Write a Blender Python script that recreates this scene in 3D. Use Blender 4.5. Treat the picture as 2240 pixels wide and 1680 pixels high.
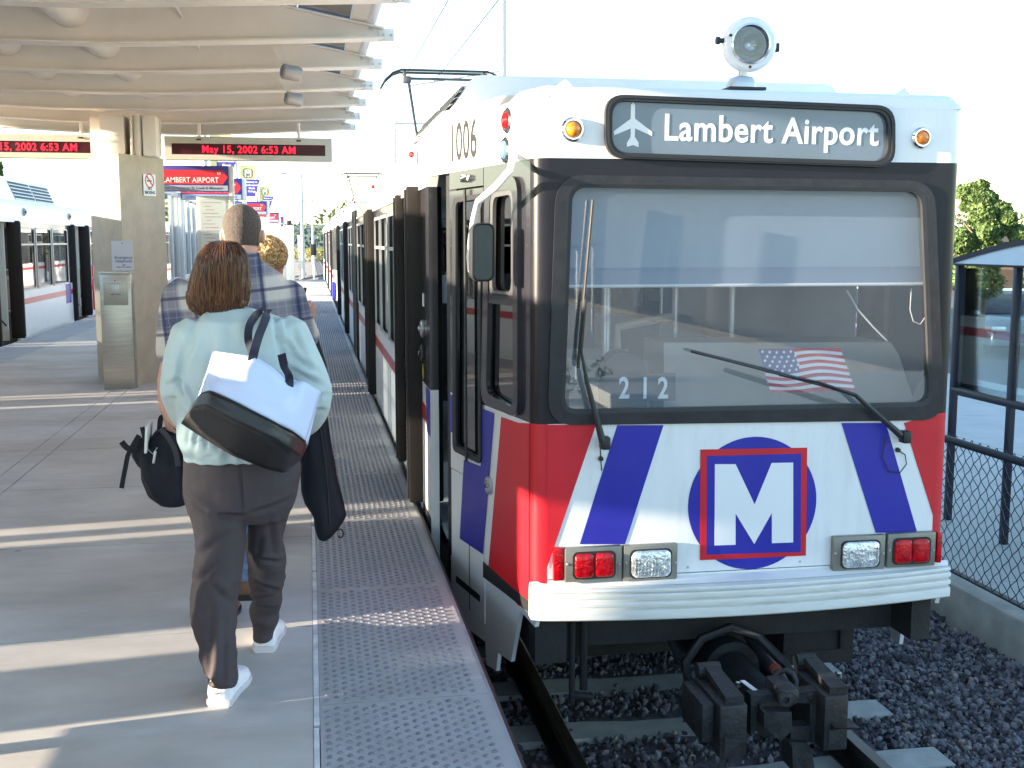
import bpy, bmesh, math, random
from mathutils import Vector, Matrix, noise, Quaternion
from math import sin, cos, pi, radians, sqrt, atan2
random.seed(7)
for o in list(bpy.data.objects): bpy.data.objects.remove(o)
scene = bpy.context.scene
COL = scene.collection

# ---------------------------------------------------------------- camera
CAMH = 1.67
FPX = 2500.0
PITCH = math.atan((840-526)/FPX)
YAW = math.atan((1120-676)/(FPX/math.cos(PITCH)))
cam_d = bpy.data.cameras.new('camera')
cam = bpy.data.objects.new('camera', cam_d); COL.objects.link(cam)
cam_d.sensor_fit = 'HORIZONTAL'; cam_d.sensor_width = 36.0
cam_d.lens = 36.0*FPX/2240.0
cam_d.clip_start = 0.05; cam_d.clip_end = 3000
cam.location = (0, 0, CAMH)
cam.rotation_euler = (pi/2-PITCH, 0, -YAW)
scene.camera = cam

# ---------------------------------------------------------------- world, sun, exposure
SUN_AZ = radians(8.0)          # sunlight travels towards +X and slightly +Y
SUN_EL = radians(9.0)
w = bpy.data.worlds.new("World"); scene.world = w; w.use_nodes = True
nt = w.node_tree; nt.nodes.clear()
wo = nt.nodes.new('ShaderNodeOutputWorld'); bg = nt.nodes.new('ShaderNodeBackground')
sky = nt.nodes.new('ShaderNodeTexSky'); sky.sky_type = 'NISHITA'; sky.sun_disc = False
sky.sun_elevation = SUN_EL
sky.sun_rotation = atan2(-cos(SUN_AZ), -sin(SUN_AZ))
sky.air_density = 1.0; sky.dust_density = 0.2; sky.ozone_density = 1.6
nt.links.new(sky.outputs[0], bg.inputs[0]); nt.links.new(bg.outputs[0], wo.inputs[0])
bg.inputs[1].default_value = 0.14
sd = bpy.data.lights.new('sun', 'SUN'); sd.energy = 4.3; sd.angle = radians(0.5); sd.color = (1.0, 0.86, 0.66)
so = bpy.data.objects.new('sun', sd); COL.objects.link(so)
tv = Vector((cos(SUN_AZ)*cos(SUN_EL), sin(SUN_AZ)*cos(SUN_EL), -sin(SUN_EL)))
so.rotation_euler = tv.to_track_quat('-Z', 'Y').to_euler(); so.location = (-20, -5, 8)
scene.view_settings.view_transform = 'Standard'; scene.view_settings.look = 'None'
scene.view_settings.gamma = 1.0; scene.view_settings.exposure = 2.55

# ---------------------------------------------------------------- measuring helpers: a photo point on a given real plane
_fw = Vector((sin(YAW)*cos(PITCH), cos(YAW)*cos(PITCH), -sin(PITCH)))
_rt = Vector((cos(YAW), -sin(YAW), 0)); _up = _rt.cross(_fw)
def ray(x, y): return _rt*((x-1120)/FPX) + _up*((840-y)/FPX) + _fw
def atY(x, y, Y):
    d = ray(x, y); t = Y/d.y; return Vector((0, 0, CAMH)) + d*t
def atZ(x, y, z):
    d = ray(x, y); t = (z-CAMH)/d.z; return Vector((0, 0, CAMH)) + d*t
def atX(x, y, X):
    d = ray(x, y); t = X/d.x; return Vector((0, 0, CAMH)) + d*t
def atPlane(x, y, p0, n):
    d = ray(x, y); o = Vector((0, 0, CAMH)); t = (Vector(p0)-o).dot(n)/d.dot(n); return o + d*t

# ---------------------------------------------------------------- materials
MATS = {}
def mat(name, col, rough=0.6, metal=0.0, var=0.0, vscale=4.0, bump=0.0, bscale=30.0, col2=None, coat=0.0,
        spec=0.5, emit=0.0, stretch=(1, 1, 1), dirt=0.0, dirtcol=(0.12, 0.10, 0.08), detail=6.0):
    if name in MATS: return MATS[name]
    m = bpy.data.materials.new(name); m.use_nodes = True; N = m.node_tree.nodes; L = m.node_tree.links
    b = N['Principled BSDF']; b.inputs['Roughness'].default_value = rough; b.inputs['Metallic'].default_value = metal
    b.inputs['Base Color'].default_value = (*col, 1)
    b.inputs['Specular IOR Level'].default_value = spec
    if coat: b.inputs['Coat Weight'].default_value = coat; b.inputs['Coat Roughness'].default_value = 0.05
    if emit:
        b.inputs['Emission Color'].default_value = (*col, 1); b.inputs['Emission Strength'].default_value = emit
    tc = N.new('ShaderNodeTexCoord'); mp = N.new('ShaderNodeMapping'); mp.inputs['Scale'].default_value = stretch
    L.new(tc.outputs['Object'], mp.inputs[0])
    last = None
    if var or col2:
        n = N.new('ShaderNodeTexNoise'); n.inputs['Scale'].default_value = vscale; n.inputs['Detail'].default_value = detail
        L.new(mp.outputs[0], n.inputs['Vector'])
        r = N.new('ShaderNodeMapRange'); r.inputs[1].default_value = 0.3; r.inputs[2].default_value = 0.7
        L.new(n.outputs['Fac'], r.inputs[0])
        mx = N.new('ShaderNodeMix'); mx.data_type = 'RGBA'
        c2 = col2 if col2 else tuple(min(1, c*(1+var)) for c in col)
        c1 = col if col2 else tuple(c*(1-var) for c in col)
        mx.inputs[6].default_value = (*c1, 1); mx.inputs[7].default_value = (*c2, 1)
        L.new(r.outputs[0], mx.inputs[0]); L.new(mx.outputs[2], b.inputs['Base Color']); last = mx.outputs[2]
        rr = N.new('ShaderNodeMapRange'); rr.inputs[3].default_value = max(0, rough-0.08); rr.inputs[4].default_value = min(1, rough+0.08)
        L.new(n.outputs['Fac'], rr.inputs[0]); L.new(rr.outputs[0], b.inputs['Roughness'])
    if dirt:
        n2 = N.new('ShaderNodeTexNoise'); n2.inputs['Scale'].default_value = 2.3; n2.inputs['Detail'].default_value = 12; n2.inputs['Roughness'].default_value = 0.72
        L.new(mp.outputs[0], n2.inputs['Vector'])
        r2 = N.new('ShaderNodeMapRange'); r2.inputs[1].default_value = 0.52; r2.inputs[2].default_value = 0.78; r2.inputs[4].default_value = dirt
        L.new(n2.outputs['Fac'], r2.inputs[0])
        mx2 = N.new('ShaderNodeMix'); mx2.data_type = 'RGBA'; mx2.inputs[7].default_value = (*dirtcol, 1)
        if last: L.new(last, mx2.inputs[6])
        else: mx2.inputs[6].default_value = (*col, 1)
        L.new(r2.outputs[0], mx2.inputs[0]); L.new(mx2.outputs[2], b.inputs['Base Color'])
    if bump:
        n3 = N.new('ShaderNodeTexNoise'); n3.inputs['Scale'].default_value = bscale; n3.inputs['Detail'].default_value = 5
        L.new(mp.outputs[0], n3.inputs['Vector'])
        bp = N.new('ShaderNodeBump'); bp.inputs['Strength'].default_value = bump; bp.inputs['Distance'].default_value = 0.01
        L.new(n3.outputs['Fac'], bp.inputs['Height']); L.new(bp.outputs[0], b.inputs['Normal'])
    MATS[name] = m; return m

def add_folds(m, scale, dist, stretch=(1, 1, 1), seed=0.0):
    """soft cloth creases on top of whatever bump the material has"""
    N = m.node_tree.nodes; L = m.node_tree.links; b = [n for n in N if n.type == 'BSDF_PRINCIPLED'][0]
    tc = N.new('ShaderNodeTexCoord'); mp = N.new('ShaderNodeMapping'); mp.inputs['Scale'].default_value = stretch; mp.inputs['Location'].default_value = (seed, seed, seed)
    L.new(tc.outputs['Object'], mp.inputs[0])
    n = N.new('ShaderNodeTexNoise'); n.noise_type = 'RIDGED_MULTIFRACTAL'; n.inputs['Scale'].default_value = scale; n.inputs['Detail'].default_value = 2.5; n.inputs['Distortion'].default_value = 0.6
    L.new(mp.outputs[0], n.inputs['Vector'])
    bp = N.new('ShaderNodeBump'); bp.inputs['Strength'].default_value = 1.0; bp.inputs['Distance'].default_value = dist; L.new(n.outputs['Fac'], bp.inputs['Height'])
    if b.inputs['Normal'].links: L.new(b.inputs['Normal'].links[0].from_socket, bp.inputs['Normal'])
    L.new(bp.outputs[0], b.inputs['Normal'])
def glass(name, tint=(0.6, 0.68, 0.7), refl=0.25, rough=0.02, reflcol=(1, 1, 1), ior=1.5, haze=0.0):
    """tinted window glass: see-through with a mirror coat that grows at grazing angles"""
    if name in MATS: return MATS[name]
    m = bpy.data.materials.new(name); m.use_nodes = True; N = m.node_tree.nodes; L = m.node_tree.links
    N.clear(); out = N.new('ShaderNodeOutputMaterial'); mx = N.new('ShaderNodeMixShader')
    t = N.new('ShaderNodeBsdfTransparent'); t.inputs[0].default_value = (*tint, 1)
    g = N.new('ShaderNodeBsdfGlossy'); g.inputs['Roughness'].default_value = rough; g.inputs[0].default_value = (*reflcol, 1)
    lw = N.new('ShaderNodeFresnel'); lw.inputs[0].default_value = ior
    r = N.new('ShaderNodeMapRange'); r.inputs[3].default_value = refl; r.inputs[4].default_value = 1.0
    L.new(lw.outputs[0], r.inputs[0]); L.new(r.outputs[0], mx.inputs[0])
    L.new(t.outputs[0], mx.inputs[1]); L.new(g.outputs[0], mx.inputs[2]); 
    if haze:  # bluish dusty film that paints in the pale haze of reflections
        df = N.new('ShaderNodeBsdfDiffuse'); df.inputs[0].default_value = (0.50, 0.57, 0.66, 1); m2 = N.new('ShaderNodeMixShader')
        tc = N.new('ShaderNodeTexCoord'); n = N.new('ShaderNodeTexNoise'); n.inputs['Scale'].default_value = 2.2; n.inputs['Detail'].default_value = 9; n.inputs['Roughness'].default_value = .7
        L.new(tc.outputs['Object'], n.inputs['Vector']); rr = N.new('ShaderNodeMapRange'); rr.inputs[1].default_value = .3; rr.inputs[2].default_value = .75; rr.inputs[3].default_value = haze*.75; rr.inputs[4].default_value = haze*1.3
        L.new(n.outputs['Fac'], rr.inputs[0]); L.new(rr.outputs[0], m2.inputs[0]); L.new(mx.outputs[0], m2.inputs[1]); L.new(df.outputs[0], m2.inputs[2]); L.new(m2.outputs[0], out.inputs[0])
    else: L.new(mx.outputs[0], out.inputs[0])
    MATS[name] = m; return m

# ---------------------------------------------------------------- mesh helpers
def wloc(o):
    v = Vector((0, 0, 0))
    while o is not None: v = v + Vector(o.location); o = o.parent
    return v
def rrect(w, h, r, n=5):
    """rounded rectangle outline in 2D, counter-clockwise, centred"""
    pts = []
    for cx, cy, a0 in ((w/2-r, h/2-r, 0), (-w/2+r, h/2-r, pi/2), (-w/2+r, -h/2+r, pi), (w/2-r, -h/2+r, 1.5*pi)):
        for i in range(n+1):
            a = a0 + pi/2*i/n; pts.append((cx+r*cos(a), cy+r*sin(a)))
    return pts
def rquad(P, r, n=6):
    """round the corners of a planar polygon of 3D points"""
    out = []; k = len(P)
    for i in range(k):
        p = Vector(P[i]); a = Vector(P[i-1]); b = Vector(P[(i+1) % k])
        da = (a-p).normalized()*r; db = (b-p).normalized()*r
        for j in range(n+1):
            t = j/n; out.append((p+da)*(1-t)**2 + p*2*t*(1-t) + (p+db)*t*t)
    return out
class MB:
    def __init__(s): s.v = []; s.f = []
    def add(s, vs, fs):
        k = len(s.v); s.v += [Vector(v) for v in vs]; s.f += [tuple(i+k for i in f) for f in fs]; return s
    def box(s, x0, x1, y0, y1, z0, z1):
        return s.add([(x0,y0,z0),(x1,y0,z0),(x1,y1,z0),(x0,y1,z0),(x0,y0,z1),(x1,y0,z1),(x1,y1,z1),(x0,y1,z1)],
                     [(0,3,2,1),(4,5,6,7),(0,1,5,4),(1,2,6,5),(2,3,7,6),(3,0,4,7)])
    def bbox(s, x0, x1, y0, y1, z0, z1, b=0.01, seg=2, rot=None, at=None):
        bm = bmesh.new(); bmesh.ops.create_cube(bm, size=1)
        for v in bm.verts: v.co = Vector(((x0+x1)/2+v.co.x*(x1-x0), (y0+y1)/2+v.co.y*(y1-y0), (z0+z1)/2+v.co.z*(z1-z0)))
        bmesh.ops.bevel(bm, geom=bm.edges[:], offset=b, segments=seg, profile=0.5, affect='EDGES')
        if rot is not None:
            c = Vector(at) if at else Vector(((x0+x1)/2, (y0+y1)/2, (z0+z1)/2))
            for v in bm.verts: v.co = rot @ (v.co-c) + c
        bm.verts.index_update(); s.add([v.co.copy() for v in bm.verts], [tuple(v.index for v in f.verts) for f in bm.faces]); bm.free(); return s
    def prism(s, P, d):
        """extrude a planar polygon P by vector d"""
        P = [Vector(p) for p in P]; d = Vector(d); n = len(P)
        nrm = Vector((0, 0, 0))
        for i in range(n): nrm += P[i].cross(P[(i+1) % n])
        if nrm.dot(d) > 0: P = P[::-1]
        fs = [tuple(range(n)), tuple(range(2*n-1, n-1, -1))]
        fs += [((i+1) % n, i, i+n, (i+1) % n+n) for i in range(n)]
        return s.add(P+[p+d for p in P], fs)
    def ringprism(s, A, B, d):
        """frame between outline A and outline B (same count) extruded by d"""
        A = [Vector(p) for p in A]; B = [Vector(p) for p in B]; d = Vector(d); n = len(A)
        V = A+B+[p+d for p in A]+[p+d for p in B]; fs = []
        for i in range(n):
            j = (i+1) % n
            fs += [(i, j, n+j, n+i), (2*n+j, 2*n+i, 3*n+i, 3*n+j), (j, i, 2*n+i, 2*n+j), (n+i, n+j, 3*n+j, 3*n+i)]
        return s.add(V, fs)
    def poly(s, P): return s.add(P, [tuple(range(len(P)))])
    def tube(s, pts, r, n=8, cap=True, up=None):
        pts = [Vector(p) for p in pts]; R = r if isinstance(r, (list, tuple)) else [r]*len(pts)
        rings = []; u = None
        for i, p in enumerate(pts):
            t = ((pts[i+1] if i < len(pts)-1 else p) - (pts[i-1] if i > 0 else p)).normalized()
            if u is None:
                u = Vector((0, 0, 1)) if abs(t.z) < 0.9 else Vector((1, 0, 0))
            u = (u - t*u.dot(t)).normalized(); v = t.cross(u)
            rings.append([p + (u*cos(2*pi*k/n)+v*sin(2*pi*k/n))*R[i] for k in range(n)])
        return s.loft(rings, cap)
    def loft(s, rings, cap=True, closed=False):
        n = len(rings[0]); V = [p for r in rings for p in r]; fs = []; m = len(rings)
        for i in range(m-1 if not closed else m):
            a = i*n; b = ((i+1) % m)*n
            for k in range(n): fs.append((a+k, a+(k+1) % n, b+(k+1) % n, b+k))
        if cap and not closed: fs += [tuple(range(n))[::-1], tuple((m-1)*n+k for k in range(n))]
        return s.add(V, fs)
    def revolve(s, c, axis, prof, n=24, cap=True):
        """prof: (distance along axis, radius)"""
        a = Vector(axis).normalized(); u = Vector((0, 0, 1)) if abs(a.z) < 0.9 else Vector((1, 0, 0))
        u = (u-a*u.dot(a)).normalized(); v = a.cross(u); c = Vector(c)
        return s.loft([[c+a*t+(u*cos(2*pi*k/n)+v*sin(2*pi*k/n))*max(r, 1e-4) for k in range(n)] for t, r in prof], cap)
    def grid(s, P):
        """P: rows of points"""
        n = len(P[0]); return s.add([p for r in P for p in r], [(i*n+j, i*n+j+1, (i+1)*n+j+1, (i+1)*n+j) for i in range(len(P)-1) for j in range(n-1)])
    def build(s, name, m, parent=None, origin=None, smooth=35, fixn=False):
        me = bpy.data.meshes.new(name)
        if parent is not None: o0 = wloc(parent)
        elif origin is not None: o0 = Vector(origin)
        else:
            xs = [v.x for v in s.v]; ys = [v.y for v in s.v]; zs = [v.z for v in s.v]
            o0 = Vector(((min(xs)+max(xs))/2, (min(ys)+max(ys))/2, min(zs)))
        me.from_pydata([v-o0 for v in s.v], [], s.f); me.update()
        if fixn:
            bm = bmesh.new(); bm.from_mesh(me); bmesh.ops.recalc_face_normals(bm, faces=bm.faces); bm.to_mesh(me); bm.free()
        if smooth:
            me.shade_smooth(); me.set_sharp_from_angle(angle=radians(smooth))
        me.materials.append(m)
        o = bpy.data.objects.new(name, me); COL.objects.link(o)
        if parent is not None: o.parent = parent
        else: o.location = o0
        return o
def link_mesh(name, me, m, parent, offset=(0, 0, 0)):
    o0 = wloc(parent) if parent is not None else Vector(offset)
    me.transform(Matrix.Translation(-o0)); me.materials.clear(); me.materials.append(m)
    o = bpy.data.objects.new(name, me); COL.objects.link(o)
    if parent is not None: o.parent = parent
    else: o.location = o0
    return o
def tag(o, label=None, cat=None, group=None, kind=None):
    if label: o['label'] = label
    if cat: o['category'] = cat
    if group: o['group'] = group
    if kind: o['kind'] = kind
    return o
def thing(name, label, cat, loc=(0, 0, 0), group=None):
    o = bpy.data.objects.new(name, None); COL.objects.link(o); o.location = loc; o.empty_display_size = 0.2
    return tag(o, label, cat, group)
def copy_tree(o, parent=None):
    c = o.copy(); COL.objects.link(c)
    if parent is not None: c.parent = parent
    for ch in list(o.children): copy_tree(ch, c)
    return c
def text_mesh(txt, size, M, extrude=0.001, bold=0.0, sx=1.0, align='LEFT', spacing=1.0):
    """text as a mesh; M maps text plane (x right, y up, z out) to world"""
    cu = bpy.data.curves.new('t', 'FONT'); cu.body = txt; cu.size = size; cu.extrude = extrude; cu.offset = bold
    cu.align_x = align; cu.space_character = spacing; cu.resolution_u = 4
    o = bpy.data.objects.new('t', cu); COL.objects.link(o)
    dg = bpy.context.evaluated_depsgraph_get(); dg.update()
    me = bpy.data.meshes.new_from_object(o.evaluated_get(dg))
    bpy.data.objects.remove(o); bpy.data.curves.remove(cu)
    me.transform(M @ Matrix.Diagonal((sx, 1, 1, 1))); return me
def frame_matrix(p, xdir, ydir):
    x = Vector(xdir).normalized(); z = x.cross(Vector(ydir)).normalized(); y = z.cross(x)
    return Matrix(((x.x, y.x, z.x, p[0]), (x.y, y.y, z.y, p[1]), (x.z, y.z, z.z, p[2]), (0, 0, 0, 1)))
def blob(parts, voxel=0.012, smooth=4, fn=None, fac=0.5):
    """merge closed lofts into one continuous skin"""
    mb = MB()
    for p in parts: mb.add(p.v, p.f)
    me = bpy.data.meshes.new('b'); me.from_pydata(mb.v, [], mb.f); me.update()
    bm = bmesh.new(); bm.from_mesh(me); bmesh.ops.recalc_face_normals(bm, faces=bm.faces); bm.to_mesh(me); bm.free()
    o = bpy.data.objects.new('b', me); COL.objects.link(o)
    r = o.modifiers.new('r', 'REMESH'); r.mode = 'VOXEL'; r.voxel_size = voxel
    if smooth:
        q = o.modifiers.new('s', 'SMOOTH'); q.iterations = smooth; q.factor = fac
    dg = bpy.context.evaluated_depsgraph_get(); dg.update()
    out = bpy.data.meshes.new_from_object(o.evaluated_get(dg))
    bpy.data.objects.remove(o); bpy.data.meshes.remove(me)
    if fn:
        nn = [v.normal.copy() for v in out.vertices]
        for v, n in zip(out.vertices, nn): v.co = fn(v.co.copy(), n)
    out.shade_smooth(); return out

# colours
M_white = mat('train_white_paint', (0.78, 0.78, 0.79), 0.36, var=0.03, vscale=3, coat=0.2, bump=0.03, bscale=4, dirt=0.22, dirtcol=(0.45, 0.42, 0.38))
M_black = mat('train_dark_paint', (0.026, 0.025, 0.031), 0.24, var=0.1, vscale=5, coat=0.4, dirt=0.12, dirtcol=(0.12, 0.10, 0.09))
M_blackf = mat('front_dark_paint', (0.013, 0.012, 0.018), 0.35, var=0.15, vscale=5, spec=0.3, dirt=0.08, dirtcol=(0.06, 0.05, 0.05))
M_whitef = mat('front_white_paint', (0.78, 0.78, 0.79), 0.38, var=0.03, vscale=3, coat=0.15, bump=0.04, bscale=3, stretch=(5, 5, 1), dirt=0.30, dirtcol=(0.42, 0.39, 0.35))
M_red = mat('train_red_paint', (0.60, 0.018, 0.03), 0.38, var=0.06, coat=0.1, spec=0.35, dirt=0.15, dirtcol=(0.3, 0.08, 0.07))
M_blue = mat('train_blue_paint', (0.028, 0.028, 0.34), 0.38, var=0.06, coat=0.1, spec=0.35, dirt=0.12, dirtcol=(0.12, 0.12, 0.3))
M_rubber = mat('black_rubber', (0.018, 0.018, 0.02), 0.55, var=0.2, bump=0.1)
M_under = mat('underframe_grime', (0.020, 0.019, 0.019), 0.75, var=0.35, vscale=9, bump=0.4, bscale=40)
M_iron = mat('coupler_iron', (0.030, 0.031, 0.034), 0.55, metal=0.4, var=0.35, vscale=12, bump=0.5, bscale=50, dirt=0.5, dirtcol=(0.09, 0.055, 0.035))
M_steel = mat('brushed_steel', (0.52, 0.50, 0.45), 0.32, metal=0.9, var=0.12, vscale=5, stretch=(1, 1, 14), bump=0.05)
M_alu = mat('dull_aluminium', (0.55, 0.56, 0.57), 0.4, metal=0.8, var=0.1)
M_chrome = mat('chrome', (0.75, 0.76, 0.78), 0.12, metal=1.0)
M_cream = mat('canopy_paint', (0.84, 0.77, 0.69), 0.5, var=0.05, vscale=2, dirt=0.15, dirtcol=(0.4, 0.33, 0.25))
M_conc = mat('pier_concrete', (0.50, 0.43, 0.34), 0.85, var=0.10, vscale=6, bump=0.25, bscale=90, dirt=0.35, dirtcol=(0.36, 0.29, 0.21))
M_lens = mat('clear_lens', (0.75, 0.78, 0.82), 0.12, metal=0.7, var=0.3, vscale=30, bump=0.6, bscale=60)
M_redlens = mat('red_lens', (0.42, 0.001, 0.006), 0.22, coat=0.3, bump=0.5, bscale=70, emit=0.02, spec=0.3, var=0.5, vscale=22)
M_amber = mat('amber_lens', (0.9, 0.22, 0.01), 0.15, var=0.4, vscale=30, coat=1.0)
M_glass = glass('window_glass', (0.42, 0.46, 0.48), 0.10)
M_wind = glass('windscreen_glass', (0.90, 0.93, 0.96), 0.09, 0.015, (0.95, 0.98, 1.0), haze=0.075)
M_sidered = mat('side_lens', (0.22, 0.004, 0.008), 0.2, coat=0.4)
M_darkglass = glass('dark_window_glass', (0.30, 0.30, 0.33), 0.16)
# ================================================================= SETTING
def custom_mat(name):
    m = bpy.data.materials.new(name); m.use_nodes = True; MATS[name] = m
    return m, m.node_tree.nodes, m.node_tree.links, m.node_tree.nodes['Principled BSDF']
def concrete_slab_mat():
    m, N, L, b = custom_mat('platform_concrete'); b.inputs['Roughness'].default_value = 0.85; b.inputs['Specular IOR Level'].default_value = 0.25
    tc = N.new('ShaderNodeTexCoord'); sx = N.new('ShaderNodeSeparateXYZ'); L.new(tc.outputs['Object'], sx.inputs[0])
    # slab to slab tone: one random value per pour bay
    d = N.new('ShaderNodeMath'); d.operation = 'DIVIDE'; d.inputs[1].default_value = 0.775; L.new(sx.outputs[1], d.inputs[0])
    fl = N.new('ShaderNodeMath'); fl.operation = 'FLOOR'; L.new(d.outputs[0], fl.inputs[0])
    wn = N.new('ShaderNodeTexWhiteNoise'); wn.noise_dimensions = '1D'; L.new(fl.outputs[0], wn.inputs[1])
    mx = N.new('ShaderNodeMix'); mx.data_type = 'RGBA'; mx.inputs[6].default_value = (0.49, 0.45, 0.415, 1); mx.inputs[7].default_value = (0.53, 0.505, 0.49, 1)
    L.new(wn.outputs[0], mx.inputs[0])
    # broom streaks and stains
    mp = N.new('ShaderNodeMapping'); mp.inputs['Scale'].default_value = (2.2, 5, 1); L.new(tc.outputs['Object'], mp.inputs[0])
    n = N.new('ShaderNodeTexNoise'); n.inputs['Scale'].default_value = 1.6; n.inputs['Detail'].default_value = 10; n.inputs['Roughness'].default_value = 0.65; L.new(mp.outputs[0], n.inputs['Vector'])
    r = N.new('ShaderNodeMapRange'); r.inputs[1].default_value = 0.3; r.inputs[2].default_value = 0.7; r.inputs[3].default_value = 0.90; r.inputs[4].default_value = 1.07; L.new(n.outputs['Fac'], r.inputs[0])
    n4 = N.new('ShaderNodeTexNoise'); n4.inputs['Scale'].default_value = 1.3; n4.inputs['Detail'].default_value = 8; L.new(tc.outputs['Object'], n4.inputs['Vector'])
    r4 = N.new('ShaderNodeMapRange'); r4.inputs[1].default_value = 0.35; r4.inputs[2].default_value = 0.65; r4.inputs[3].default_value = 0.86; r4.inputs[4].default_value = 1.08; L.new(n4.outputs['Fac'], r4.inputs[0])
    mu = N.new('ShaderNodeMath'); mu.operation = 'MULTIPLY'; L.new(r.outputs[0], mu.inputs[0]); L.new(r4.outputs[0], mu.inputs[1])
    vm = N.new('ShaderNodeVectorMath'); vm.operation = 'SCALE'; L.new(mx.outputs[2], vm.inputs[0]); L.new(mu.outputs[0], vm.inputs['Scale'])
    # old gum spots and a few drips
    vo = N.new('ShaderNodeTexVoronoi'); vo.inputs['Scale'].default_value = 3.2; vo.inputs['Randomness'].default_value = 1.0; L.new(tc.outputs['Object'], vo.inputs['Vector'])
    rv = N.new('ShaderNodeMapRange'); rv.inputs[1].default_value = 0.045; rv.inputs[2].default_value = 0.075; rv.inputs[3].default_value = 0.45; rv.inputs[4].default_value = 0.0; L.new(vo.outputs['Distance'], rv.inputs[0])
    wn2 = N.new('ShaderNodeMath'); wn2.operation = 'GREATER_THAN'; wn2.inputs[1].default_value = 0.72; sc = N.new('ShaderNodeSeparateColor'); L.new(vo.outputs['Color'], sc.inputs[0]); L.new(sc.outputs[0], wn2.inputs[0])
    mm = N.new('ShaderNodeMath'); mm.operation = 'MULTIPLY'; L.new(rv.outputs[0], mm.inputs[0]); L.new(wn2.outputs[0], mm.inputs[1])
    mg = N.new('ShaderNodeMix'); mg.data_type = 'RGBA'; mg.inputs[7].default_value = (0.14, 0.125, 0.115, 1); L.new(vm.outputs[0], mg.inputs[6]); L.new(mm.outputs[0], mg.inputs[0])
    L.new(mg.outputs[2], b.inputs['Base Color'])
    n2 = N.new('ShaderNodeTexNoise'); n2.inputs['Scale'].default_value = 60; n2.inputs['Detail'].default_value = 4; L.new(mp.outputs[0], n2.inputs['Vector'])
    bp = N.new('ShaderNodeBump'); bp.inputs['Strength'].default_value = 0.25; bp.inputs['Distance'].default_value = 0.004; L.new(n2.outputs['Fac'], bp.inputs['Height']); L.new(bp.outputs[0], b.inputs['Normal'])
    return m
M_slab = concrete_slab_mat()
PXL, PXR, PY1 = -4.78, 0.62, 50.0
M_joint = mat('joint_dark', (0.12, 0.11, 0.10), 0.9, var=0.3)
mb = MB()
mb.box(-4.74, 0.60, -8, PY1, -1.2, -0.02)
plat = mb.build('platform', mat('platform_base', (0.10, 0.095, 0.09), 0.9, var=0.3), origin=(0, 0, 0)); tag(plat, kind='structure')
mb = MB(); ys = [-8.0] + [3.35+1.55*k for k in range(-3, 31)] + [PY1]
for xa, xb in ((-4.16, -2.215), (-2.205, -2.055), (-2.045, -0.022)):
    for a, b_ in zip(ys[:-1], ys[1:]):
        mb.box(xa, xb, a+0.006, b_-0.006, -0.05, 0.0)
o = mb.build('platform_paving', M_slab, origin=(0, 0, 0), smooth=0); tag(o, kind='structure')
mb = MB()
for a in range(0, 52):
    y = 1+a*0.95; 
    if y > 49: break
    wv = 0.018+0.006*random.random()
    mb.box(-0.02, -0.02+wv, y, y+0.95-0.01-0.03*random.random(), -0.05, 0.001+0.002*random.random())
o = mb.build('paving_joint', mat('joint_sealant', (0.62, 0.62, 0.64), 0.8, var=0.25, vscale=9, dirt=0.8, dirtcol=(0.16, 0.13, 0.11)), origin=(0, 0, 0)); tag(o, kind='structure')
# tactile warning strip: tiles with raised domes
def tactile(name, x0, x1, ydome):
    mb = MB(); y = 4.02-1.38*8
    while y < PY1-0.1:
        mb.box(x0, x1, y+0.003, min(y+1.377, PY1), -0.05, 0.001); y += 1.38
    nb = len(mb.f); k = 8; cs = [(cos(2*pi*i/k), sin(2*pi*i/k)) for i in range(k)]
    ncol = int((x1-x0-0.03)/0.0335)
    for i in range(ncol):
        x = x0+0.028+0.0335*i; y = 2.6+(i % 2)*0.026
        while y < ydome:
            ph = ((y-4.02) % 1.38)
            if 0.022 < ph < 1.358:
                b0 = len(mb.v)
                mb.v += [Vector((x+c*0.0122, y+s_*0.0122, 0.001)) for c, s_ in cs] + [Vector((x+c*0.0085, y+s_*0.0085, 0.006)) for c, s_ in cs]
                mb.f += [(b0+j, b0+(j+1) % k, b0+k+(j+1) % k, b0+k+j) for j in range(k)] + [tuple(b0+k+j for j in range(k))]
            y += 0.052
    o = mb.build(name, mat('tactile_tile', (0.365, 0.358, 0.368), 0.7, var=0.12, vscale=3, bump=0.1, bscale=120, dirt=0.3, dirtcol=(0.15, 0.13, 0.12)), origin=(0, 0, 0), smooth=0)
    o.data.materials.append(mat('tactile_dome', (0.19, 0.185, 0.215), 0.55, var=0.35, vscale=40))
    if len(mb.f) > nb:
        for p in o.data.polygons[nb:]: p.material_index = 1
    return tag(o, kind='structure')
tactile('tactile_paving', 0.002, PXR, 32)
tactile('tactile_paving', PXL, -4.165, 2.7)
mb = MB(); mb.box(0.622, 0.636, -8, PY1, -0.06, -0.004); mb.box(-4.796, -4.782, -8, PY1, -0.06, -0.004)
tag(mb.build('platform_edging', mat('edging_grey', (0.30, 0.30, 0.31), 0.75, var=0.2), origin=(0, 0, 0)), kind='structure')
mb = MB(); mb.box(0.6375, 0.652, -8, PY1, -0.16, -0.012)
tag(mb.build('rubber_edging', M_rubber, origin=(0, 0, 0)), kind='structure')

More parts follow.
